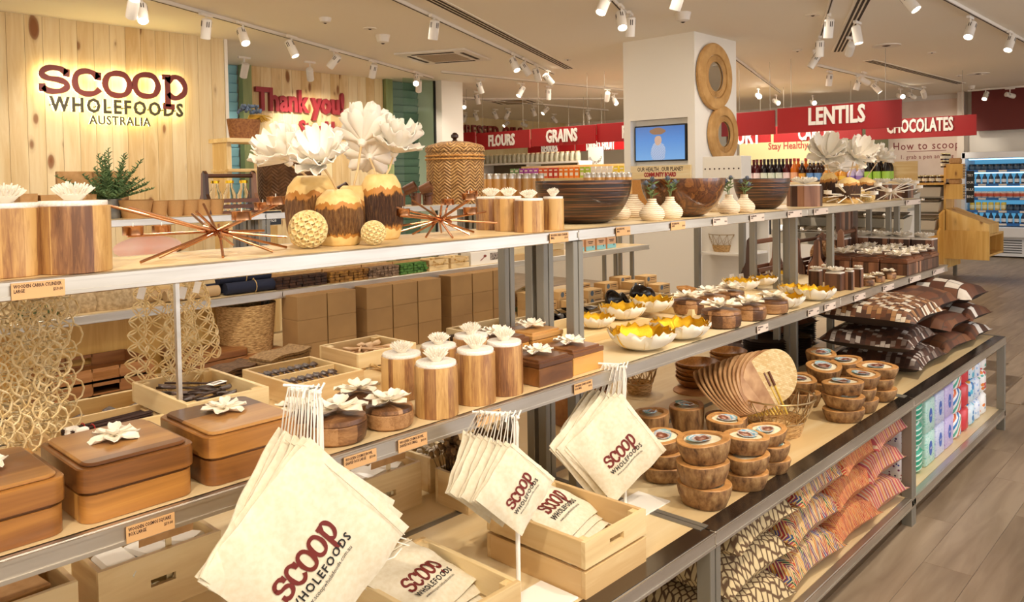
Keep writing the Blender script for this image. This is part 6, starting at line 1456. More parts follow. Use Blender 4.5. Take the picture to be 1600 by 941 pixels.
# ================================================================== lower shelf, right: shell-topped log pots
def log_pot(sd):
    g = random.Random(sd); a1, a2, p1, p2 = g.uniform(.07, .13), g.uniform(.03, .06), g.uniform(0, 6), g.uniform(0, 6)
    fn = lambda a, r, z: r*(1+a1*cos(a*2+p1)+a2*cos(3*a+p2)); tl = g.uniform(-.10, .10)
    t_ = thing('log_pot', 'x', 'pot'); mo = M_logbark; 
    obj('body', MB().lathe([(.001, 0), (.70, 0), (.80, .06), (.93, .42), (1, .78), (.98, .86), (.93, .88), (.70, .88)], 32, fn=fn, cap=False), mo, t_, ang=50)
    rm = obj('rim', MB().lathe([(.985, .855), (.96, .885), (.72, .885), (.70, .78)], 32, fn=fn, cap=False), M_cutwood, t_); rm['label'] = 'smooth pale cut rim'
    obj('wax', MB().lathe([(.71, .80), (.001, .82)], 28, fn=fn, cap=False), M_waxw, t_)
    k = g.uniform(0, 6); rows = []
    for i in range(9):
        s_ = i/8; row = []
        for j in range(12): a = 2*pi*j/11; q = s_*(.42+.10*cos(a)); row.append((q*1.25*cos(a)+.02, q*sin(a), .845+.07*s_**2.2*(1+.6*sin(a+1))+.012*sin(a*5)*s_))
        rows.append(row)
    o = obj('shell', MB().sheet(rows, T(rz=k), .02, 0), M_shell, t_); o['label'] = 'iridescent blue and brown shell'
    return Proto(t_)
m = NT('log_bark', .6); nz = m.n('TexNoise', None, Vector=m.coord(scale=(1.6, 1.6, .8)), Scale=1.9, Detail=6, Roughness=.62); m.col(m.ramp(nz.outputs[0], [(.32, '4a3018'), (.44, '805a34'), (.58, 'a07a4c'), (.72, 'bb9868')])); m.bump(nz.outputs[0], .25, .02); M_logbark = m.mat
M_cutwood = noisy('cut_rim_wood', 'd09a5c', 'b57f44', 3, .45); M_waxw = noisy('candle_wax', 'f2e8cc', 'e6d8b4', 3, .4)
m = NT('abalone_shell', .2); c = m.n('TexCoord').outputs['Object']; s_ = m.n('SeparateXYZ', None, Vector=c); nz = m.n('TexNoise', None, Vector=m.coord(), Scale=3.5, Detail=3)
rr = m.math('SQRT', m.math('ADD', m.math('POWER', m.math('ADD', s_.outputs[0], .05), 2.0), m.math('POWER', s_.outputs[1], 2.0))); rr = m.math('ADD', rr, m.math('MULTIPLY', m.math('SUBTRACT', nz.outputs[0], .5), .35))
m.col(m.ramp(m.math('MULTIPLY', rr, 1.6), [(.08, 'c9a28e'), (.25, '8a5240'), (.42, '6b3a2c'), (.55, 'd8c2b4'), (.66, '58a6c8'), (.76, 'e8e2da'), (.88, '7fb0b4')])); m.b.inputs['Coat Weight'].default_value = .6; M_shell = m.mat
POTS = [log_pot(3), log_pot(8), log_pot(14)]; pc = [0]
def pots(u, v, w_, n, vt, lab, group='shell topped log pots', hr=None):
    c, R, H = seath(u, v, w_, vt, ZL); h = H/n
    for k in range(n):
        i = pc[0]; pc[0] += 1; g = random.Random(i); w2 = ('', '') if n == 1 else None
        l = 'log pot topped with a shell, %s' % lab if n == 1 else 'log pot with shell, %s of the stack %s' % ({2: ('lower', 'upper'), 3: ('bottom', 'middle', 'top')}[n][k], lab)
        POTS[i % 3]((c.x+g.uniform(-.008, .008), c.y+g.uniform(-.008, .008), ZL+k*h), None, l, group, sc=(R*(1 if k else 1.02), R*(.98), h/.885*1.0), rot=(g.uniform(-.04, .04)+(.07*g.choice((-1, 1)) if k == n-1 else 0), g.uniform(-.05, .05), g.uniform(0, 6)))
for a in ((1102, 806, 80, 3, 698, 'at the front beside the right bags'), (1166, 773, 70, 3, 690, 'second from the front'), (1203, 748, 60, 3, 678, 'right of the second front stack'),
        (1037, 762, 66, 3, 690, 'half behind the right bags'), (1133, 722, 62, 2, 662, 'behind the two front stacks'), (1022, 706, 52, 1, 650, 'low one behind the right bags'), (1073, 690, 58, 1, 640, 'tall one below the wire basket'), (1138, 694, 60, 1, 657, 'beside the fan basket'),
        (1320, 665, 60, 3, 603, 'right of the fan basket'), (1345, 650, 55, 3, 589, 'behind the stack right of the fan basket'), (1373, 632, 58, 3, 577, 'below the hide cushions'),
        (1250, 640, 56, 2, 597, 'dark one behind the fan basket'), (1287, 622, 58, 2, 577, 'left of the row under the post'), (1322, 607, 52, 2, 566, 'beneath the grey post'), (1284, 600, 46, 2, 554, 'furthest back near the post'), (1262, 608, 36, 1, 590, 'small one at the back')):
    pots(*a)
# wire baskets
def wire_basket(c, R, h, label, n=14, base=.35):
    r = thing('wire_basket', label, 'basket', c, 0, 'wire baskets with woven bases'); wr = MB(); q = .62; rb = R*.72; m_ = M_wire; hb = h*base
    P0 = [Vector((rb*1.04*cos(a), rb*1.04*sin(a), hb)) for a in (2*pi*k/n for k in range(n))]; P1 = [Vector((R*cos(a), R*sin(a), h)) for a in (2*pi*(k+.5)/n for k in range(n))]; P2 = [Vector((R*.90*cos(a), R*.90*sin(a), (h+hb)/2)) for a in (2*pi*k/n for k in range(n))]
    wr.tube(P0, .0028, 6, closed=True); wr.tube(P1, .0036, 6, closed=True)
    for k in range(n): wr.tube([P0[k], P1[k]], .0021, 5); wr.tube([P0[k], P1[k-1]], .0021, 5); 
    for k in range(0, n): wr.tube([P0[k], P2[(k+1) % n], P1[(k+1) % n]], .0014, 4)
    obj('wires', wr, m_, r); o = obj('woven_base', MB().lathe([(.001, 0), (rb*.86, 0), (rb*.95, hb*.4), (rb*1.03, hb), (rb*.98, hb), (rb*.9, hb*.4), (.001, .008)], 36), M_weave, r, ang=60); o['label'] = 'woven straw base'; return r
M_wire = plain('wire_bronze', 'b79d74', .3, .9)
m = NT('straw_weave', .8); w_ = m.n('TexBrick', None, Vector=m.coord('UV', rnd=False) if 0 else m.coord(scale=(1, 1, 1)), Scale=60); nz = m.n('TexNoise', None, Vector=m.coord(scale=(1, 1, 5)), Scale=45, Detail=3); m.col(m.ramp(nz.outputs[0], [(.35, '9b7443'), (.55, 'd2a86c'), (.7, 'e3c188')])); m.bump(nz.outputs[0], .8, .01); M_weave = m.mat
cB, RB = seat(1212, 697, 128, ZL); hB = .125; wire_basket(cB, .150, .150, 'large wire basket holding the palm leaf fans', 16, .40)
p = on(1012, 622, ZL); wire_basket(Vector((p.x+.05, p.y+.08, ZL)), .085, .12, 'small dark wire basket left of the wooden bowls', 12, .42)
M_fan = NT('woven_palm', .45); _w = M_fan.n('TexBrick', None, Vector=M_fan.coord(scale=(1, 1, 1), rot=(0, 0, .785), rnd=False), Scale=34, Mortar_Size=.008); _w.inputs['Color1'].default_value = hx('e6cf9e'); _w.inputs['Color2'].default_value = hx('cfae74'); _w.inputs['Mortar'].default_value = hx('a9844e'); _w.offset = .5
M_fan.col(_w.outputs[0]); M_fan.bump(_w.outputs[1], .4, .003); M_fan = M_fan.mat; M_fanb = noisy('fan_back', 'c39a6c', '96693f', 12, .5); M_hand = plain('fan_handle', 'dcb84e', .4)
def fans():
    # each fan leans back from its handle in the basket; they are fanned out to the left
    n = 13; foot0 = cB+Vector((.045, -.035, .05))
    fm = MB(); fm.rrect(.235, .215, -.0025, .0025, .10, 8); me = mesh('blade', fm, M_fan, ang=40); fb = mesh('blade', fm, M_fanb, ang=40)
    hm = mesh('handle', MB().tube([(0, -.02, .004), (0, -.16, .004)], .0042, 7), M_hand); tie = mesh('tie', MB().tube([(0, .03, .0035), (0, -.03, .0045)], .006, 6), M_walnutx)
    for i in range(n):
        f = i/(n-1); r = thing('palm_leaf_fan', ('woven palm fan facing out at the right of the basket' if i == 0 else 'woven palm fan stacked in the basket, position %s from the front' % ('second third fourth fifth sixth seventh eighth ninth tenth eleventh twelfth last'.split()[i-1])), 'fan', foot0+Vector((-.010*i, .0085*i, .0)), 0, 'woven palm leaf fans in the wire basket')
        up = (CU*(.86-.15*f)-CR*(.40+.50*f)-CF*(.10)).normalized(); nrm = (-CF*(1.15-1.0*f**.6)+CR*(.20+.80*f**.6)+CU*(.30-.1*f)); nrm = (nrm-up*nrm.dot(up)).normalized(); x = up.cross(nrm).normalized()
        q = Matrix((x, up, nrm)).transposed().to_4x4().to_quaternion()
        for nm, me_ in (('blade', me if i == 0 else fb), ('handle', hm), ('tie', tie)):
            o = link(nm, me_, r); o.rotation_mode = 'QUATERNION'; o.rotation_quaternion = q; o.location = up*.185
fans()
def bowl_stack(c, R, n, dz, label, mat, sq=.35, name='wooden_plate'):
    pr = None
    for k in range(n):
        t_ = thing(name, 'x', 'bowl') if pr is None else None
        if t_:
            obj('shell', MB().lathe([(.001, 0), (.55, .0), (.86, .16), (1, sq), (.96, sq), (.8, .22), (.5, .07), (.001, .06)], 30, fn=lambda a, r, z: r*(1+.035*cos(4*a)*(r > .7))), mat, t_); pr = Proto(t_)
        o = ('bottom', 'second', 'third', 'fourth', 'fifth', 'sixth', 'seventh', 'eighth', 'ninth', 'tenth', 'eleventh', 'twelfth')
        pr((c.x+.003*(k % 3), c.y, c.z+k*dz), k*.02, label+', '+('top' if k == n-1 else o[k])+' one', label.split(',')[0]+' pile', sc=R)
M_bowlw = wood('bowl_wood', ['c99255', 'ab7338', '83521f'], 'x', 9, .35)
def bs(u, v, w_, n, dz, label, mat, sq, nm): c, R = seat(u, v, w_, ZL); bowl_stack(c, R, n, dz, label, mat, sq, nm)
bs(1090, 613, 70, 5, .019, 'shallow square bowl stacked left of the fans', M_bowlw, .42, 'square_bowl'); bs(1138, 590, 58, 5, .020, 'shallow square bowl stacked behind the fans', M_bowlw, .42, 'square_bowl')
M_plate = plain('dark_plate', '2b1c12', .5)
bs(1195, 582, 66, 12, .0125, 'dark plate in the pile left of the centre posts', M_plate, .12, 'dark_plate'); bs(1246, 572, 44, 12, .0125, 'dark plate in the pile behind the centre posts', M_plate, .12, 'dark_plate')
bs(1258, 535, 32, 12, .012, 'small dark plate piled beside the hide cushions', M_plate, .14, 'dark_plate')
bs(1268, 560, 42, 3, .008, 'flat woven platter behind the log pots', M_fan, .05, 'woven_platter')
rt = thing('round_board', 'round wooden board under the square bowls', 'board', seat(1100, 622, 60, ZL)[0]); obj('disc', MB().lathe([(.001, 0), (.1, 0), (.1, .006), (.001, .006)], 30), M_tray, rt); rt.location.y += .05

# ================================================================== cushions
def cushion_mesh(w_, d_, h, mats, seed=0, n=14):
    g = random.Random(seed); mb = MB(); ph = g.random()*6
    def P(i, j, top):
        a, b = i/n*2-1, j/n*2-1; e = 1-.07*(1-abs(a))*abs(b)**2-0; e2 = 1-.07*(1-abs(b))*abs(a)**2
        z = (max(0, 1-a**2)**.34)*(max(0, 1-b**2)**.34); z = z*(1+.06*sin(3*a+ph)*cos(2*b)) 
        return (a*w_/2*(.94+.06*abs(b)**2)*e2, b*d_/2*(.94+.06*abs(a)**2)*e, (h*.62 if top else -h*.38)*z+h*.38+.010*sin(2.5*a+ph)*(1-b*b))
    top = [[P(i, j, 1) for i in range(n+1)] for j in range(n+1)]; bot = [[P(i, j, 0) for i in range(n, -1, -1)] for j in range(n+1)]
    mb.sheet(top); mb.cur = 1; mb.sheet(bot); mb.cur = 0
    return mesh('cover', mb, mats, ang=85)
def patch_mat(name, cols, sx, sy, rough=.55, stag=.5, mort='4a3222'):
    m = NT(name, rough); s_ = m.n('SeparateXYZ', None, Vector=m.n('TexCoord').outputs['Object']); y = m.math('MULTIPLY', s_.outputs[1], sy); fy = m.math('FLOOR', y)
    x = m.math('ADD', m.math('MULTIPLY', s_.outputs[0], sx), m.math('MULTIPLY', fy, stag)); fx = m.math('FLOOR', x); rn = m.n('ObjectInfo').outputs['Random']
    wn = m.n('TexWhiteNoise', {'noise_dimensions': '3D'}, Vector=m.n('CombineXYZ', X=fx, Y=fy, Z=rn))
    c = m.ramp(wn.outputs[0], [(i/len(cols), cc) for i, cc in enumerate(cols)], 'CONSTANT'); nz = m.n('TexNoise', None, Vector=m.coord(), Scale=30, Detail=3)
    e = m.math('MINIMUM', m.math('FRACT', x), m.math('FRACT', y)); c = m.mix(m.ramp(e, [(0, (1, 1, 1, 1)), (.05, (1, 1, 1, 1)), (.09, (0, 0, 0, 1))]), c, mort)
    m.col(m.mix(m.math('MULTIPLY', nz.outputs[0], .35), c, '5b4030')); m.bump(e, .25, .004); return m.mat
def zig_mat(name, c1, c2, cols, f=34, amp=.03, zf=11):
    m = NT(name, .9); s_ = m.n('SeparateXYZ', None, Vector=m.n('TexCoord').outputs['Object'])
    tri = m.math('PINGPONG', m.math('MULTIPLY', s_.outputs[0], zf), .5); ph = m.math('ADD', s_.outputs[1 if zf > 1 else 0], m.math('MULTIPLY', tri, amp*4)); st = m.math('PINGPONG', m.math('MULTIPLY', ph, f), .5)
    nz = m.n('TexNoise', None, Vector=m.coord(scale=(1, 1, 1)), Scale=22, Detail=2); wn = m.n('TexWhiteNoise', {'noise_dimensions': '2D'}, Vector=m.n('CombineXYZ', X=m.math('FLOOR', m.math('MULTIPLY', s_.outputs[0], 70)), Y=m.math('FLOOR', m.math('MULTIPLY', ph, f))))
    base = m.ramp(wn.outputs[0], [(i/len(cols), cc) for i, cc in enumerate(cols)], 'CONSTANT')
    m.col(m.mix(m.math('GREATER_THAN', st, .32), base, m.mix(nz.outputs[0], c1, c2))); m.bump(st, .5, .004); return m.mat
M_under = plain('cushion_back', '2a1a12', .8)
M_hide = patch_mat('hide_patch_light', ['6b3f22', '8a5a34', 'e8dcc4', '4a2a18', 'b98a58', '7a4a2a', 'f0e6d2', '9c7048'], 48, 42); M_hideb = patch_mat('hide_patch_brown', ['5a2f1a', '6d3c22', '80502e', '4a2616', '734528'], 11, 16, stag=.37); M_hidew = patch_mat('hide_patch_white', ['5a2f1a', '6d3c22', 'ece2d2', '4a2616', 'f2ebdf', '734528'], 13, 13, stag=.3)
M_hided = patch_mat('hide_patch_dark', ['3a2016', '55301e', 'cfc4b8', '2c1810', '8a7a6e', '4a2a1a'], 48, 42)
HC_ = 'hide patchwork cushions at the end of the lower shelf'
def cush(x, y, z, w_, d_, h, mats, label, group, rz=0, seed=0, tilt=0, ry=0):
    r = thing('cushion', label, 'cushion', (x, y, z), 0, group, rot=(tilt, ry, rz)); link('cover', cushion_mesh(w_, d_, h, mats, seed), r); return r
for (x, y, z, w_, d_, h, m_, lab, rz, sd) in (
    (4.26, 1.42, ZL+.13, .50, .46, .12, M_hided, 'dark hide cushion, middle of the left hide pile', .05, 1), (4.25, 1.40, ZL+.255, .52, .48, .135, M_hide, 'tan and white hide cushion on top of the left hide pile', .0, 2),
    (4.42, 1.42, ZL, .50, .46, .125, M_hided, 'silvery dark hide cushion at the bottom of the left hide pile', .02, 3),
    (4.93, 1.42, ZL, .50, .46, .12, M_hideb, 'plain brown hide cushion at the bottom of the middle hide pile', -.03, 4), (4.90, 1.42, ZL+.12, .50, .46, .12, M_hideb, 'plain brown hide cushion in the middle hide pile', .04, 5), (4.75, 1.45, ZL+.24, .56, .46, .14, M_hideb, 'large brown hide cushion on top of the middle hide pile', .02, 6),
    (5.38, 1.40, ZL, .44, .44, .11, M_hidew, 'brown and white hide cushion at the bottom of the end pile', .0, 7), (5.36, 1.40, ZL+.11, .44, .44, .115, M_hidew, 'brown and white hide cushion in the middle of the end pile', -.03, 8), (5.32, 1.42, ZL+.225, .48, .46, .14, M_hidew, 'brown and white hide cushion on top of the end pile', .03, 9),
    (4.25, 2.05, ZL, .5, .46, .13, M_hided, 'dark hide cushion at the bottom of the rear hide pile', 0, 10), (4.25, 2.05, ZL+.13, .5, .46, .13, M_hideb, 'brown hide cushion on top of the rear hide pile', 0, 11)):
    cush(x, y, z, w_, d_, h, (m_, M_under), lab, HC_, rz, sd)
m = NT('net_print', .85); v_ = m.n('TexVoronoi', {'feature': 'DISTANCE_TO_EDGE'}, Vector=m.n('Mapping', None, Vector=m.coord(rnd=False), Scale=(1, 1.35, .01), Rotation=(0, 0, .5)), Scale=40, Randomness=.45); m.col(m.ramp(v_.outputs['Distance'], [(.09, '5f452c'), (.17, 'cdb88c')])); m.bump(v_.outputs['Distance'], .4, .004); M_netp = m.mat
M_zc = zig_mat('multicolour_zigzag', 'd9c294', 'b99a66', ['8a2c3a', '3c4a86', 'c48a2a', '6b2f5a', '2f5a3c', 'b0402c', 'c9a878'], 62, .022, 17); M_zo = zig_mat('orange_zigzag', 'cfa878', 'b0824f', ['b0482c', 'c4603a', '9a3424', 'c47a3a'], 64, .022, 17); M_zs = zig_mat('pink_stripe', 'cbb092', 'b08a6c', ['a84848', 'c46a5a', '93405a', 'b8783a'], 40, .05, .01)
BG = ' cushions on the bottom shelf'
for (x, k, m_, nm, d0) in ((2.36, 3, M_netp, 'beige net print', 0), (2.82, 3, M_zc, 'multicolour zigzag', 0), (3.21, 3, M_zo, 'orange zigzag', 0), (3.56, 3, M_zs, 'pink striped', 0), (1.68, 2, M_netp, 'shaded beige net print', .1)):
    for q in range(k):
        cush(x+(.02*(q-1)), 1.345+d0+.012*(q % 2), ZB+q*.132, .45, .45, .158, (m_, m_), '%s cushion, %s of its pile on the bottom shelf' % (nm, {3: ('bottom', 'middle', 'top'), 2: ('bottom', 'top')}[k][q]), nm+BG, .03*(q-1), q+int(x*10), ry=0)

# ================================================================== tissue boxes and wrapped rolls on the bottom shelf
def print_mat(name, base, cols, sc=30, thr=.5, stretch=(1, 1, 1)):
    m = NT(name, .35); v_ = m.n('TexVoronoi', None, Vector=m.coord(scale=stretch), Scale=sc, Randomness=.9); c = m.ramp(m.n('SeparateColor', None, Color=v_.outputs['Color']).outputs[0], [(i/len(cols), cc) for i, cc in enumerate(cols)], 'CONSTANT')
    m.col(m.mix(m.math('LESS_THAN', v_.outputs['Distance'], thr), base, c)); return m.mat
def stripe_mat(name, cols, ang=.6, f=9):
    m = NT(name, .35); s_ = m.n('SeparateXYZ', None, Vector=m.n('TexCoord').outputs['Object']); a = m.math('ADD', m.math('MULTIPLY', s_.outputs[2], f), m.math('MULTIPLY', s_.outputs[1], f*ang)); a = m.math('ADD', a, m.math('MULTIPLY', s_.outputs[0], -f*ang))
    m.col(m.ramp(m.math('FRACT', a), [(i/len(cols), cc) for i, cc in enumerate(cols)], 'CONSTANT')); return m.mat
oval = plain('oval_blue', '3f67c0', .4)
def goods(x, y, mat, lab, n, w_, h, grp, oval_=False, twist=False, dpt=.24):
    t_ = thing('tissue_box' if oval_ else 'wrapped_roll', 'x', 'box' if oval_ else 'roll')
    mb = MB(); mb.rrect(w_, dpt, .001, h-.001, .012 if oval_ else min(.05, w_*.38), 5, bev=.006 if oval_ else .016); obj('pack', mb, mat, t_, ang=50)
    if oval_:
        o = obj('oval_badge', MB().lathe([(.001, 0), (.03, 0), (.03, .001), (.001, .001)], 20, Matrix.Translation((0, -dpt/2-.0002, h/2)) @ Matrix.Rotation(pi/2, 4, 'X') @ Matrix.Diagonal((.8, 1.25, 1, 1))), oval, t_); text('print', 'soft', .018, M_white, o, (0, -dpt/2-.0014, h/2), RX, ext=.0002, xs=.8)
    else: obj('gathered_top', MB().tube([(0, -dpt*.2, h-.006), (0, -dpt*.32, h+.002), (0, -dpt*.42, h-.004)], [.02, .012, .006], 8), mat, t_)
    P = Proto(t_)
    for k in range(n): P((x, y, ZB+k*h), 0, '%s, %s of its stack' % (lab, {1: ('only',), 2: ('bottom', 'top'), 3: ('bottom', 'middle', 'top')}[n][k]), grp)
ys = 1.30
goods(4.00, ys, print_mat('purple_rings', 'f3eef2', ['8a3a6a', '3a4a9a', 'b04a5a', '5a4a7a'], 55, .3), 'white wrapped roll with purple ring print', 3, .13, .125, 'purple ring rolls')
goods(4.14, ys, stripe_mat('green_bamboo', ['2aa583', 'e8f4ec', '3fb896', '1f8f72'], .1, 40), 'green and white patterned wrapped roll', 3, .12, .125, 'green wrapped rolls')
goods(4.30, ys, print_mat('teal_leaf', 'bfe4da', ['7cc9b8', '9ad8c8', 'd8f0ea'], 40, .35, (1, 1, 3)), 'teal tissue box with blue oval badge', 2, .15, .165, 'teal tissue boxes', True)
goods(4.47, ys, print_mat('lavender_leaf', 'cfd6f0', ['a8b4e4', 'b8c8ea', 'e2e6f8'], 45, .35, (1, 1, 3)), 'pale blue tissue box with blue oval badge', 2, .15, .165, 'pale blue tissue boxes', True)
goods(4.64, ys, print_mat('violet_leaf', 'c9bce8', ['a692da', 'b8a8e0', 'ddd4f2'], 60, .3), 'lavender tissue box with blue oval badge', 2, .15, .165, 'lavender tissue boxes', True)
goods(4.83, ys, stripe_mat('wave_stripe', ['f4f4f2', '2f7fc4', 'f4f4f2', 'e2703c', 'f4f4f2', '5ab8a0'], .8, 8), 'white wrapped roll with blue and orange diagonal stripes', 3, .16, .135, 'diagonal striped rolls')
goods(4.99, ys, plain('red_wrap', 'd8434a', .35), 'plain red wrapped roll', 3, .13, .135, 'red wrapped rolls')
goods(5.13, ys, print_mat('blue_floral', 'd6ecf8', ['2f9fd8', 'f0a03c', '5ac0e0', 'e8f4fa', '2f7fc4'], 30, .5), 'blue floral wrapped roll', 3, .12, .13, 'blue floral rolls')
goods(5.26, ys, print_mat('pale_blue_print', 'e6eefa', ['a8c8ee', '4f78c8', 'd0e0f6'], 45, .35), 'pale blue printed wrapped roll', 3, .11, .125, 'pale blue printed rolls')
goods(5.40, ys, print_mat('multi_leaf', 'f6f4f0', ['2f86c8', 'd8434a', '3fb096', 'f08a3c', 'f6f4f0'], 22, .42, (1, 1, 1.8)), 'white wrapped roll with red, blue and green leaves', 3, .12, .135, 'leaf printed rolls')

# ================================================================== goods on the rear shelving (YW unit)
YB = YW+.486; YBm = YW+.326
def rear_top(u, y): return py(u, 300, y).x
x = rear_top(180, 4.22); pl = thing('potted_rosemary', 'small green conifer-like plant in a round metal pot', 'plant', (x-.02, 4.24, ZT), 0); H = rise(178, 311, Vector((x, 4.24, ZT)))
p = py(170, 330, 4.24); q = py(188, 330, 4.24); R = max(.05, (q.x-p.x)*1.0)
obj('pot', MB().lathe([(.001, 0), (R*.86, 0), (R, H), (R*.95, H), (R*.9, H*.9), (.001, H*.88)], 24), noisy('galvanised', '8d8a80', '6a6862', 20, .5, .6), pl)
lf = MB(); g = random.Random(4); M_conif = noisy('conifer_green', '3f5c33', '6d8752', 40, .7)
for b in range(40):
    a = g.uniform(0, 6.28); el = g.uniform(.15, 1.5); L = g.uniform(.15, .28); d = Vector((cos(a)*cos(el), sin(a)*cos(el), sin(el))); b0 = Vector((0, 0, H*.9)); lf.tube([b0, b0+d*L], [.003, .001], 4)
    for k in range(30):
        s_ = .2+.8*k/30; c = b0+d*L*s_; a2 = k*2.4; e = Vector((cos(a2), sin(a2), .6))*.026*(1.2-s_*.6); lf.tube([c, c+e], [.0042, .0015], 3)
obj('foliage', lf, M_conif, pl)['kind'] = 'stuff'
br = thing('brown_panel_box', 'flat brown board leaning behind the green plant', 'box', (rear_top(148, 4.33)-.0, 4.35, ZT)); z1 = rise(140, 268, br.location); obj('board', MB().box((0, 0, z1/2), (.34, .03, z1), None, .002), M_card, br)
for i, (u0, u1, v) in enumerate(((30, 58, 303), (62, 150, 305))):
    a_, b_ = rear_top(u0, 4.2), rear_top(u1, 4.2); r = thing('kraft_box', ('small', 'wide')[i]+' kraft box half hidden behind the large cylinders', 'box', ((a_+b_)/2, 4.25, ZT), 0, 'kraft boxes on the rear top shelf'); h_ = rise(u0, v, Vector(((a_+b_)/2, 4.2, ZT))); obj('box', MB().loft([[(-.45*(b_-a_), -.05, 0), (.45*(b_-a_), -.05, 0), (.45*(b_-a_), .05, 0), (-.45*(b_-a_), .05, 0)], [(-.5*(b_-a_), -.06, h_), (.5*(b_-a_), -.06, h_), (.5*(b_-a_), .06, h_), (-.5*(b_-a_), .06, h_)]]), M_card, r, smooth=False)
cp = thing('kraft_cup', 'x', 'cup'); obj('cup', MB().lathe([(.001, 0), (.74, 0), (1, 1.35), (1.03, 1.37), (.97, 1.37), (.72, .1), (.001, .1)], 24), M_card, cp); Pc = Proto(cp)
for i, u in enumerate((214, 249, 275, 298, 318, 338)):
    x = rear_top(u, 4.17); Pc((x, 4.19, ZT), 0, 'kraft paper cup behind the starburst, %s' % ('leftmost and widest', 'second', 'third', 'fourth', 'fifth', 'rightmost')[i], 'kraft cups in a row', sc=((.085, .085, .068) if i == 0 else (.050, .050, .062)))
x = (rear_top(318, 4.2)+rear_top(408, 4.2))/2; dup(CAD, Vector((x, 4.24, ZT)), .05, 'walnut caddy of glass milk bottles behind the starburst', 'bottle caddy on the rear shelf', sc=(1.35, 1.2, 1.12))
bt = thing('milk_bottle', 'x', 'bottle'); obj('glass', MB().lathe([(.001, 0), (.034, 0), (.036, .09), (.018, .13), (.018, .155), (.022, .16), (.015, .16), (.015, .13), (.032, .088), (.031, .004), (.001, .004)], 20), M_glass, bt); obj('cap', MB().lathe([(.023, .155), (.023, .17), (.001, .172)], 16), M_gold, bt); Pb = Proto(bt)
for i in range(3): Pb((x-.085+.085*i, 4.24, ZT+.016), 0, 'glass milk bottle in the walnut caddy, %s' % ('left', 'middle', 'right')[i], 'milk bottles in the caddy')
# woven baskets
m = NT('herringbone_weave', .6); s_ = m.n('SeparateXYZ', None, Vector=m.n('TexCoord').outputs['Object']); an = m.math('MULTIPLY', m.math('ARCTAN2', s_.outputs[1], s_.outputs[0]), 14/(2*pi)*1.0)
zz = m.math('ADD', m.math('MULTIPLY', s_.outputs[2], 9.0), m.math('MULTIPLY', m.math('PINGPONG', an, .5), 3.0)); st = m.math('PINGPONG', zz, .5); nz = m.n('TexNoise', None, Vector=m.coord(), Scale=6, Detail=3)
m.col(m.mix(m.ramp(st, [(.05, (0, 0, 0, 1)), (.2, (1, 1, 1, 1))]), '6b4524', m.ramp(nz.outputs[0], [(.35, 'd3a362'), (.65, 'a87a44')]))); m.bump(st, .7, .02); M_herr = m.mat
m2 = M_herr.copy(); m2.name = 'herringbone_dark'
for n_ in m2.node_tree.nodes:
    if n_.type == 'VALTORGB' and abs(n_.color_ramp.elements[0].position-.35) < .01: n_.color_ramp.elements[0].color = hx('8a6240'); n_.color_ramp.elements[1].color = hx('66452a')
def tall_basket(u0, u1, vt, y, label, mat, lid):
    a_, b_ = rear_top(u0, y), rear_top(u1, y); R = (b_-a_)/2*.92; c = Vector(((a_+b_)/2, y+.0, ZT)); H = rise((u0+u1)/2, vt, c); r = thing('woven_basket', label, 'basket', c, 0, 'tall herringbone baskets on the rear shelf')
    o = obj('body', MB().lathe([(.001, 0), (.96, 0), (1, .15), (1.0, H/R*.9), (.97, H/R), (.93, H/R), (.93, .2), (.001, .1)], 36, cap=True), mat, r); o.scale = (R,)*3
    if lid:
        mb = MB().lathe([(1.03, -.12), (1.03, .02), (.95, .10), (.5, .22), (.001, .26)], 36, cap=False); o = obj('lid', mb, mat, r, (0, 0, H)); o.scale = (R,)*3; k = obj('finial', MB().lathe([(.001, .25), (.10, .26), (.06, .32), (.13, .38), (.13, .46), (.07, .53), (.001, .55)], 16), M_dark, o); k['label'] = 'dark turned knob'
        for z in (.86, .80): obj('band', MB().tube([(R*1.02*cos(t), R*1.02*sin(t), H*z) for t in (2*pi*q/36 for q in range(36))], .006, 6, closed=True), M_loof, r)
tall_basket(405, 498, 226, 4.24, 'tall dark herringbone basket behind the white blooms', m2, False)
tall_basket(675, 747, 232, 4.22, 'tall golden herringbone basket with a knobbed lid', M_herr, True)
# chalk sign
x = rear_top(418, 4.1); cs = thing('chalk_sign', 'small framed chalk sign reading nett price', 'sign', (x, 4.065, py(418, 341, 4.06).z)); obj('frame', MB().box((0, 0, 0), (.125, .010, .088), None, .001), M_pinez, cs); obj('slate', MB().box((0, -.0055, 0), (.115, .002, .078)), M_black, cs, smooth=False)
text('chalk', 'Nett', .030, M_white, cs, (-.005, -.0072, .014), (pi/2, -.06, 0), ext=.0003, xs=.95); text('chalk', 'Price', .030, M_white, cs, (-.002, -.0072, -.014), (pi/2, -.06, 0), ext=.0003, xs=.95)
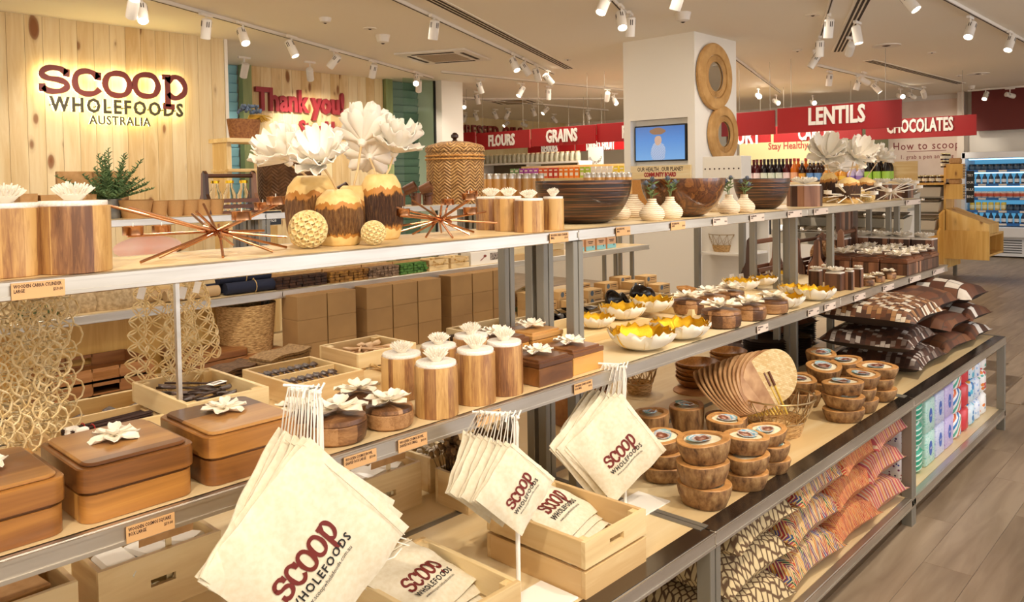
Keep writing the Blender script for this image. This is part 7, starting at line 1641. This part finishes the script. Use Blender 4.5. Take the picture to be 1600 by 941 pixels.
# wooden mugs, stacked in two rows
mg = thing('wooden_mug', 'x', 'mug'); M_mug = wood('mug_wood', ['8a5a3a', '6d4228', '4f2d1a'], 'z', 12, .4); obj('cup', MB().lathe([(.001, 0), (.033, 0), (.037, .085), (.034, .085), (.030, .008), (.001, .008)], 22), M_mug, mg); obj('handle', MB().tube([(.034, 0, .02), (.056, 0, .022), (.060, 0, .045), (.056, 0, .068), (.036, 0, .07)], .0045, 6), M_mug, mg); Pm = Proto(mg)
for i, u in enumerate((500, 524, 548, 572, 596, 625, 650, 668)): Pm((rear_top(u, 4.18), 4.18, ZT), 3.6, 'dark wooden mug standing on the rear shelf, %s' % ('far left', 'second', 'third', 'fourth', 'fifth', 'third from right', 'second from right', 'far right')[i], 'standing wooden mugs')
for i, u in enumerate((525, 560, 632, 657)): Pm((rear_top(u, 4.18), 4.18, ZT+.100), None, 'wooden mug lying tipped on the standing mugs, %s' % ('left', 'left of centre', 'right of centre', 'right')[i], 'tipped wooden mugs', rot=(.0, 1.15, -.9))
# bamboo tumblers
tb = thing('bamboo_tumbler', 'x', 'tumbler'); obj('body', MB().lathe([(.001, 0), (.033, 0), (.034, .005), (.034, .155), (.001, .155)], 22), wood('bamboo', ['d9ac68', 'c79450', 'b58040'], 'z', 14, .35), tb); obj('cap', MB().lathe([(.0335, .155), (.0335, .185), (.030, .19), (.001, .19)], 22), M_steel, tb); Pt = Proto(tb)
for i in range(9):
    u = 752+i*11.5; Pt((rear_top(u, 4.14+.04*(i % 2)), 4.14+.04*(i % 2), ZT), 0, 'steel capped bamboo tumbler in the left group, %s from left' % ('first second third fourth fifth sixth seventh eighth ninth'.split()[i]), 'bamboo tumblers in the left group', sc=(1, 1, 1.12))
for i in range(9):
    u = 918+i*8; Pt((rear_top(u, 4.14+.04*(i % 2)), 4.14+.04*(i % 2), ZT), 0, 'steel capped bamboo tumbler in the right group, %s from left' % ('first second third fourth fifth sixth seventh eighth ninth'.split()[i]), 'bamboo tumblers in the right group', sc=(1, 1, 1.12))
# straw basket with dried grass on a pine side shelf by the alcove
sx = py(385, 220, 7.6); sd = thing('side_shelf', 'pine side shelf unit holding the straw bag by the alcove', 'shelf', (sx.x, 7.6, 0)); zt = py(385, 218, 7.6).z
obj('top', MB().box((0, 0, zt-.02), (.62, .4, .04)), M_pine, sd, smooth=False); [obj('post', MB().box((s*.27, 0, zt/2-.02), (.05, .3, zt-.04)), M_pinez, sd, smooth=False) for s in (-1, 1)]; obj('lower_board', MB().box((0, 0, zt-.32), (.6, .36, .03)), M_pine, sd, smooth=False)
bg = thing('straw_bag', 'brown straw bag with dried grass and blue flowers on the side shelf', 'bag', (sx.x-.05, 7.55, zt)); obj('bag', MB().lathe([(.001, 0), (.15, 0), (.18, .2), (.17, .2), (.001, .05)], 24, Matrix.Diagonal((1, .6, 1, 1))), noisy('straw_brown', '9a6638', '7a4a26', 50, .8), bg)
gr = MB(); g = random.Random(9)
for k in range(90): a = g.uniform(-1, 1); gr.tube([(.02, 0, .16), (.06+.14*abs(a), a*.06, .25), (.16+.1*g.random(), a*.12, .18+.06*g.random())], .004, 3)
obj('dried_grass', gr, plain('grass_gold', 'd0a640', .8), bg)['kind'] = 'stuff'; fl = MB()
for k in range(40): fl.ball((.05+g.uniform(-.1, .12), g.uniform(-.06, .06), .27+.08*g.random()), .018, 6, 4)
obj('blue_flowers', fl, plain('flower_blue', '5f6f86', .8), bg)['kind'] = 'stuff'
# middle shelf of the rear unit
def mid_x(u, y=4.0): return py(u, 450, y).x
def block(u0, u1, label, mat, grp, h=.085, y=3.93, d_=.16, name='stick_block', cat='block', n=30, z=ZM):
    a_, b_ = mid_x(u0, y), mid_x(u1, y); r = thing(name, label, cat, ((a_+b_)/2, y+d_/2, z), 0, grp); w_ = b_-a_; mb = MB(); g = random.Random(int(u0))
    for k in range(n):
        xx = -w_/2+w_*(k % 8+.5)/8; zz = (k//8+.5)*h/max(1, (n//8)+1)*1.05; mb.box((xx+g.uniform(-.004, .004), g.uniform(-.006, .006), zz), (w_/8*.9, d_, h/max(1, n//8+1)*.9))
    obj('sticks', mb, mat, r, smooth=False)['kind'] = 'stuff'; obj('band', MB().box((0, 0, h*.5), (w_*1.01, .02, h*1.02)), M_card, r, smooth=False)
for a in ((432, 512, 'dark cinnamon stick block on the rear shelf', noisy('cin_dark', '4a2c18', '2c190e', 40, .8)), (516, 575, 'golden brown root block on the rear shelf', noisy('cin_gold', 'a5752e', '6a4418', 40, .8)), (577, 624, 'grey brown twig block on the rear shelf', noisy('cin_grey', '9a7e64', '5c4634', 60, .8)), (626, 668, 'bright green stem block on the rear shelf', noisy('stem_green', '5c8a3a', '2f5a1e', 60, .7))):
    block(a[0], a[1], a[2], a[3], 'bundled stick blocks on the rear shelf', n=32, h=.08)
for i, (u0, u1) in enumerate(((670, 700), (704, 732))):
    a_, b_ = mid_x(u0, 3.95), mid_x(u1, 3.95); r = crate(a_, b_, 3.94, 4.10, ZM, .07, 'small slatted pine box on the rear shelf, %s' % ('left', 'right')[i], 'small pine boxes on the rear shelf', slats=2); rope_handle(r, 0, -.08, .06, (b_-a_)*.6)
a_, b_ = mid_x(735, 3.95), mid_x(786, 3.95); r = thing('brush_carton', 'white carton printed with a cleaning brush on the rear shelf', 'box', ((a_+b_)/2, 3.99, ZM)); obj('carton', MB().box((0, 0, .045), (b_-a_, .1, .09), None, .001), M_white, r); obj('window', MB().box(((b_-a_)*.26, -.0505, .05), ((b_-a_)*.36, .001, .05)), noisy('brush_bristle', '4a3c34', 'b8aca0', 120, .6), r, smooth=False)
obj('brush_picture', MB().tube([(-.07, -.0508, .03), (-.035, -.0508, .05)], .003, 5).ball((-.025, -.0505, .058), .012, 8, 5, None, (1.3, .08, .8)), plain('brush_red', '8a3a2c', .5), r)
for i, (u, v, R_, L) in enumerate(((395, 0, .035, .33), (372, 0, .033, .33), (385, 1, .033, .30))):
    x = mid_x(u, 3.98); roll(x, 3.97+.075*(i % 2)+(.035 if v else 0), ZM+(.055 if v else 0), L, R_, .0, 'navy cloth roll tied with twine, %s' % ('front', 'rear', 'upper')[i], plain('navy_cloth', '1e2338', .9) if i == 0 else bpy.data.materials['navy_cloth'], 'navy cloth rolls on the rear shelf')
for i, (u, mat_) in enumerate(((300, 'b79a72'), (280, 'a98c66'))): roll(mid_x(u, 3.98), 3.98+.07*i, ZM, .28, .032, 0, 'tan cloth roll beside the navy rolls, %s' % ('front', 'rear')[i], plain('tan_cloth_%d' % i, mat_, .9), 'tan cloth rolls on the rear shelf')
roll(mid_x(70, 3.95), 3.97, ZM+.0, .22, .036, 0, 'olive green cloth roll at the left of the rear shelf', plain('olive_cloth', '4f5a34', .9), 'olive roll')
for i, u in enumerate((98, 130, 175, 200)):
    x = mid_x(u, 4.0); r = thing('sack_bag', 'crumpled hessian sack on the rear shelf, %s' % ('leftmost', 'second', 'third', 'rightmost')[i], 'sack', (x, 4.03+.03*(i % 2), ZM), i*.4, 'hessian sacks on the rear shelf'); obj('sack', MB().lathe([(.001, 0), (.085, 0), (.10, .04), (.09, .11), (.07, .15), (.001, .16)], 20, fn=lambda a, r_, z: r_*(1+.08*sin(3*a+z*20)+.04*sin(7*a))), noisy('hessian', 'c7ae88', 'a58c66', 60, .95), r)
sl = py(222, 375, 4.28); r = thing('salt_lamp', 'long glowing pink salt rock seen below the rear shelf edge', 'lamp', (sl.x+.04, 4.30, 1.235)); r.location.z = ZM+.20
m = NT('pink_salt', .4, 0, Subsurface_Weight=.3); nz = m.n('TexNoise', None, Vector=m.coord(), Scale=4, Detail=4); cc = m.ramp(nz.outputs[0], [(.3, 'e8a888'), (.6, 'f6c8ae')]); m.col(cc); m.put(m.b.inputs['Emission Color'], cc); m.b.inputs['Emission Strength'].default_value = .35
obj('rock', MB().ball((0, 0, .06), .07, 16, 10, None, (2.6, .8, .9)), m.mat, r); b_ = thing('salt_lamp_plinth', 'pine box under the pink salt rock', 'box', (sl.x+.02, 4.30, ZM)); obj('box', MB().box((0, 0, .10), (.5, .2, .20), None, .002), M_pine, b_)
# lower tier of the rear unit: trays, boards, cartons
def wood_tray(x, y, z, w_, d_, h, label, grp):
    r = thing('serving_tray', label, 'tray', (x, y, z), 0, grp); obj('base', MB().rrect(w_, d_, 0, .008, .02, 4), M_tray, r)
    for s in (-1, 1): obj('side', MB().box((s*(w_/2-.004), 0, h/2), (.008, d_-.03, h)), M_tray, r, smooth=False)
    for s in (-1, 1):
        mb = MB(); y_ = s*(d_/2-.004); mb.box((-w_*.31, y_, h/2), (w_*.36, .008, h)); mb.box((w_*.31, y_, h/2), (w_*.36, .008, h)); mb.box((0, y_, h*.12), (w_*.28, .008, h*.24)); mb.box((0, y_, h*.88), (w_*.28, .008, h*.24)); obj('end', mb, M_tray, r, smooth=False)
p = on(120, 545, .80)
for k in range(3): wood_tray(p.x-.02, 3.98, ZL+.065*k, .44, .36, .062, 'walnut serving tray, %s of the stack behind the net bags' % ('bottom', 'middle', 'top')[k], 'walnut serving trays in a stack')
p = on(210, 525, .74)
for k in range(4): r = thing('cutting_board', 'rounded walnut cutting board, %s of the pile' % ('bottom', 'second', 'third', 'top')[k], 'board', (p.x+.10, 4.0, ZL+.038*k), .02*k, 'walnut cutting boards piled by the trays'); obj('board', MB().rrect(.34, .28, 0, .035, .03, 5, bev=.003), M_tray, r)
p = on(340, 540, .70)
for k in range(3): r = thing('cutting_board', 'dark edged cutting board, %s of the pile by the carton post' % ('bottom', 'second', 'top')[k], 'board', (p.x+.10, 3.9, ZL+.036*k), .03*k, 'cutting boards piled by the carton post'); obj('board', MB().rrect(.30, .24, 0, .032, .025, 5, bev=.003), M_walnutx if k < 2 else M_tray, r)
q = on(110, 640, .66); 
for i in range(2):
    x0 = .75+.55*i; crate(x0, x0+.50, 3.60, 3.80, ZL, .07, 'pine bin of folded brown cloth before the trays, %s' % ('left', 'right')[i], 'pine bins on the rear lower shelf')
    for k in range(4): r = thing('folded_cloth', 'folded brown cloth in the %s rear pine bin, %s' % (('left', 'right')[i], ('bottom', 'second', 'third', 'top')[k]), 'cloth', (x0+.25, 3.70, ZL+.012+.013*k), 0, 'folded brown cloths in the rear bins'); obj('cloth', MB().rrect(.42-.02*k, .15, 0, .012, .02, 4, bev=.004), bpy.data.materials['brown_cloth'], r)
# straw basket under the rear shelf left of the cartons
x = mid_x(352, 4.2); r = thing('straw_basket', 'pale round straw basket below the navy rolls', 'basket', (x+.04, 4.05, ZL)); obj('body', MB().lathe([(.001, 0), (.13, 0), (.16, .36), (.15, .36), (.12, .02), (.001, .02)], 28), M_weave, r)
# plain cartons
M_carton = noisy('brown_carton', 'a98352', '9a764a', 4, .85)
ct = thing('carton', 'x', 'carton'); obj('body', MB().box((0, 0, .0725), (.188, .16, .143), None, .0015), M_carton, ct); obj('flap_seam', MB().box((0, 0, .1445), (.18, .002, .001)), M_card, ct, smooth=False); Pk = Proto(ct)
cols_ = [(2.40+.195*i+(.07 if i > 1 else 0)+(.08 if i > 4 else 0)) for i in range(8)]
for i, x in enumerate(cols_):
    for k in range(3): Pk((x, 3.86, ZL+.1325*k), 0, sc=(1, 1, .92), label='plain brown carton, %s row, %s column from the left post' % (('lower', 'middle', 'upper')[k], 'first second third fourth fifth sixth seventh eighth'.split()[i]), group='plain brown cartons below the rear shelf')
for i, x in enumerate(cols_):
    pass
# filter and paper product boxes at the right end of the rear unit
pf = thing('filter_box', 'x', 'box'); obj('carton', MB().box((0, 0, .03), (.17, .11, .06), None, .001), noisy('kraft_print', 'dcb880', 'cfa870', 5, .7), pf); lb = obj('print', MB().lathe([(.001, 0), (.02, 0), (.02, .0006), (.001, .0006)], 14, Matrix.Translation((-.04, -.055, .035)) @ Matrix.Rotation(pi/2, 4, 'X')), plain('print_blue', '5d6f80', .6), pf); obj('print_lines', MB().box((.03, -.0553, .042), (.08, .0006, .006)).box((.03, -.0553, .026), (.08, .0006, .004)), M_ink, pf, smooth=False); Pf = Proto(pf)
k = 0
for i in range(8):
    for j in range(3):
        for q in range(1+(i+j) % 3):
            Pf((4.35+.19*i, 3.66+.13*j, ZL+.061*q+.0), .0, 'kraft filter box beyond the posts, column %s, %s row, layer %s' % ('one two three four five six seven eight'.split()[i], ('front', 'middle', 'back')[j], ('one', 'two', 'three')[q]), 'kraft filter boxes beyond the grey posts')
cr = crate(4.15, 4.75, 3.92, 4.1, ZM, .09, 'slatted pine crate on the rear shelf right of the posts', 'pine crates on the rear shelf', slats=2)
bc = thing('biscuit_box', 'x', 'box'); obj('carton', MB().box((0, 0, .055), (.12, .06, .11), None, .001), plain('box_peach', 'e2b48c', .5), bc); obj('lower_band', MB().box((0, -.0305, .02), (.121, .001, .035)), plain('box_aqua', '8fd0d8', .5), bc, smooth=False); o = obj('print', MB().box((0, -.0305, .075), (.07, .001, .006)).box((0, -.0305, .062), (.05, .001, .005)).ball((.03, -.0305, .03), .008, 8, 5, None, (1, .1, 1.3)), M_ink, bc, smooth=False); Pn = Proto(bc)
for i in range(4): Pn((4.98+.145*i, 3.98, ZM), 0, 'peach and aqua box on the rear shelf, %s' % ('left', 'second', 'third', 'right')[i], 'peach and aqua boxes on the rear shelf')
fd = thing('mesh_food_dome', 'patterned mesh food dome among the kraft boxes', 'cover', (4.62, 4.15, ZL)); obj('dome', MB().lathe([(.2, 0), (.19, .06), (.14, .13), (.07, .17), (.001, .185)], 28, cap=False), noisy('dome_leaf', 'cdbb98', '5c6a3c', 9, .7, lo=.52, hi=.6), fd)
p_ = thing('parcel_bundle', 'clear wrapped bundles of dried grass between the posts', 'bundle', (4.2, 4.1, ZL)); obj('bundle', MB().tube([(-.16, 0, .10), (.0, 0, .12), (.16, 0, .10)], [.07, .1, .06], 10), noisy('dry_grass', 'c9a878', '7e5a3a', 60, .8), p_)
# grey shelf case and counters beyond the column
for i, (u0, u1, x, lab) in enumerate(((1090, 1160, 6.8, 'grey framed case right of the column holding a wire basket'),)):
    a_, b_ = px(u0, 400, x), px(u1, 400, x); r = thing('framed_case', lab, 'case', (x, (a_.y+b_.y)/2, 0)); W = a_.y-b_.y; z1 = px(1120, 338, x).z
    obj('frame', MB().box((0, W/2, z1/2), (.05, .05, z1)).box((0, -W/2, z1/2), (.05, .05, z1)).box((0, 0, z1), (.05, W, .05)).box((.5, 0, z1), (.05, W, .05)), M_post, r, smooth=False); obj('back', MB().box((.55, 0, z1/2), (.02, W, z1)), M_white, r, smooth=False); obj('shelf', MB().box((.27, 0, .86), (.5, W, .02)), M_white, r, smooth=False)
    c = px(1130, 410, x+.2); wire_basket(Vector((x+.2, c.y, .87)), .14, .17, 'wire basket in the grey framed case by the column', 12, .4)
# glass topped salad counter with clear bins beyond the far posts
x = 8.9; a_, b_ = px(1200, 330, x), px(1400, 330, x); W = a_.y-b_.y; yc = (a_.y+b_.y)/2; r = thing('scoop_counter', 'white bulk bin counter with clear lids beyond the far posts', 'counter', (x, yc, 0))
obj('base', MB().box((.4, 0, .4), (.7, W, .8)), M_white, r, smooth=False)
for t_, z in enumerate((.95, 1.2)):
    obj('tier', MB().box((.25+.3*t_, 0, z), (.35, W, .03)), M_steel, r, smooth=False)
bn = [o for o in bpy.data.objects if o.name.startswith('scoop_bin') and o.parent is None][0]
for t_ in range(3):
    for q in range(6): dup(bn, Vector((x+.2+.28*t_, yc-W/2+.2+q*(W-.4)/5, (.80, .965, 1.215)[t_])), 0, 'scoop bin on the white counter, %s tier, %s from the right' % (('lower', 'middle', 'upper')[t_], 'first second third fourth fifth sixth'.split()[q]), 'scoop bins on the white counter', sc=.85)
ch = thing('chalk_menu', 'small black chalk menu on the white bulk counter', 'sign', px(1198, 354, 8.6)); obj('board', MB().box((0, 0, 0), (.02, .10, .18), None, .002), M_black, ch); text('chalk', 'fresh\ntoday', .035, M_white, ch, (-.012, 0, .01), RYN, ext=.0003); obj('stake', MB().box((.02, 0, -.42), (.012, .02, .80)), M_post, ch, smooth=False)
wf = thing('white_folder', 'x', 'folder'); obj('case', MB().box((0, 0, .12), (.2, .055, .24), None, .002), plain('folder_white', 'efe9dc', .5), wf); obj('ring', MB().lathe([(.001, 0), (.008, 0), (.008, .003), (.001, .003)], 10, Matrix.Translation((-.1, 0, .12)) @ Matrix.Rotation(-pi/2, 4, 'Y')), M_ink, wf); Pw = Proto(wf)
fz = px(1135, 283, 7.0).z; fc = thing('folder_shelf', 'pale counter carrying the white folders beside the column', 'counter', (7.1, px(1135, 283, 7.0).y, 0)); yy0, yy1 = px(1098, 280, 7.0).y, px(1162, 280, 7.0).y; fc.location.y = (yy0+yy1)/2; obj('body', MB().box((0, 0, (fz-.004)/2), (.26, yy0-yy1, fz-.004)), M_white, fc, smooth=False)
for i in range(8): Pw((7.08, yy0-.04-i*(yy0-yy1-.08)/7, fz), 0, 'white folder on the pale counter, %s from the column' % ('first second third fourth fifth sixth seventh eighth'.split()[i]), 'white folders by the column')
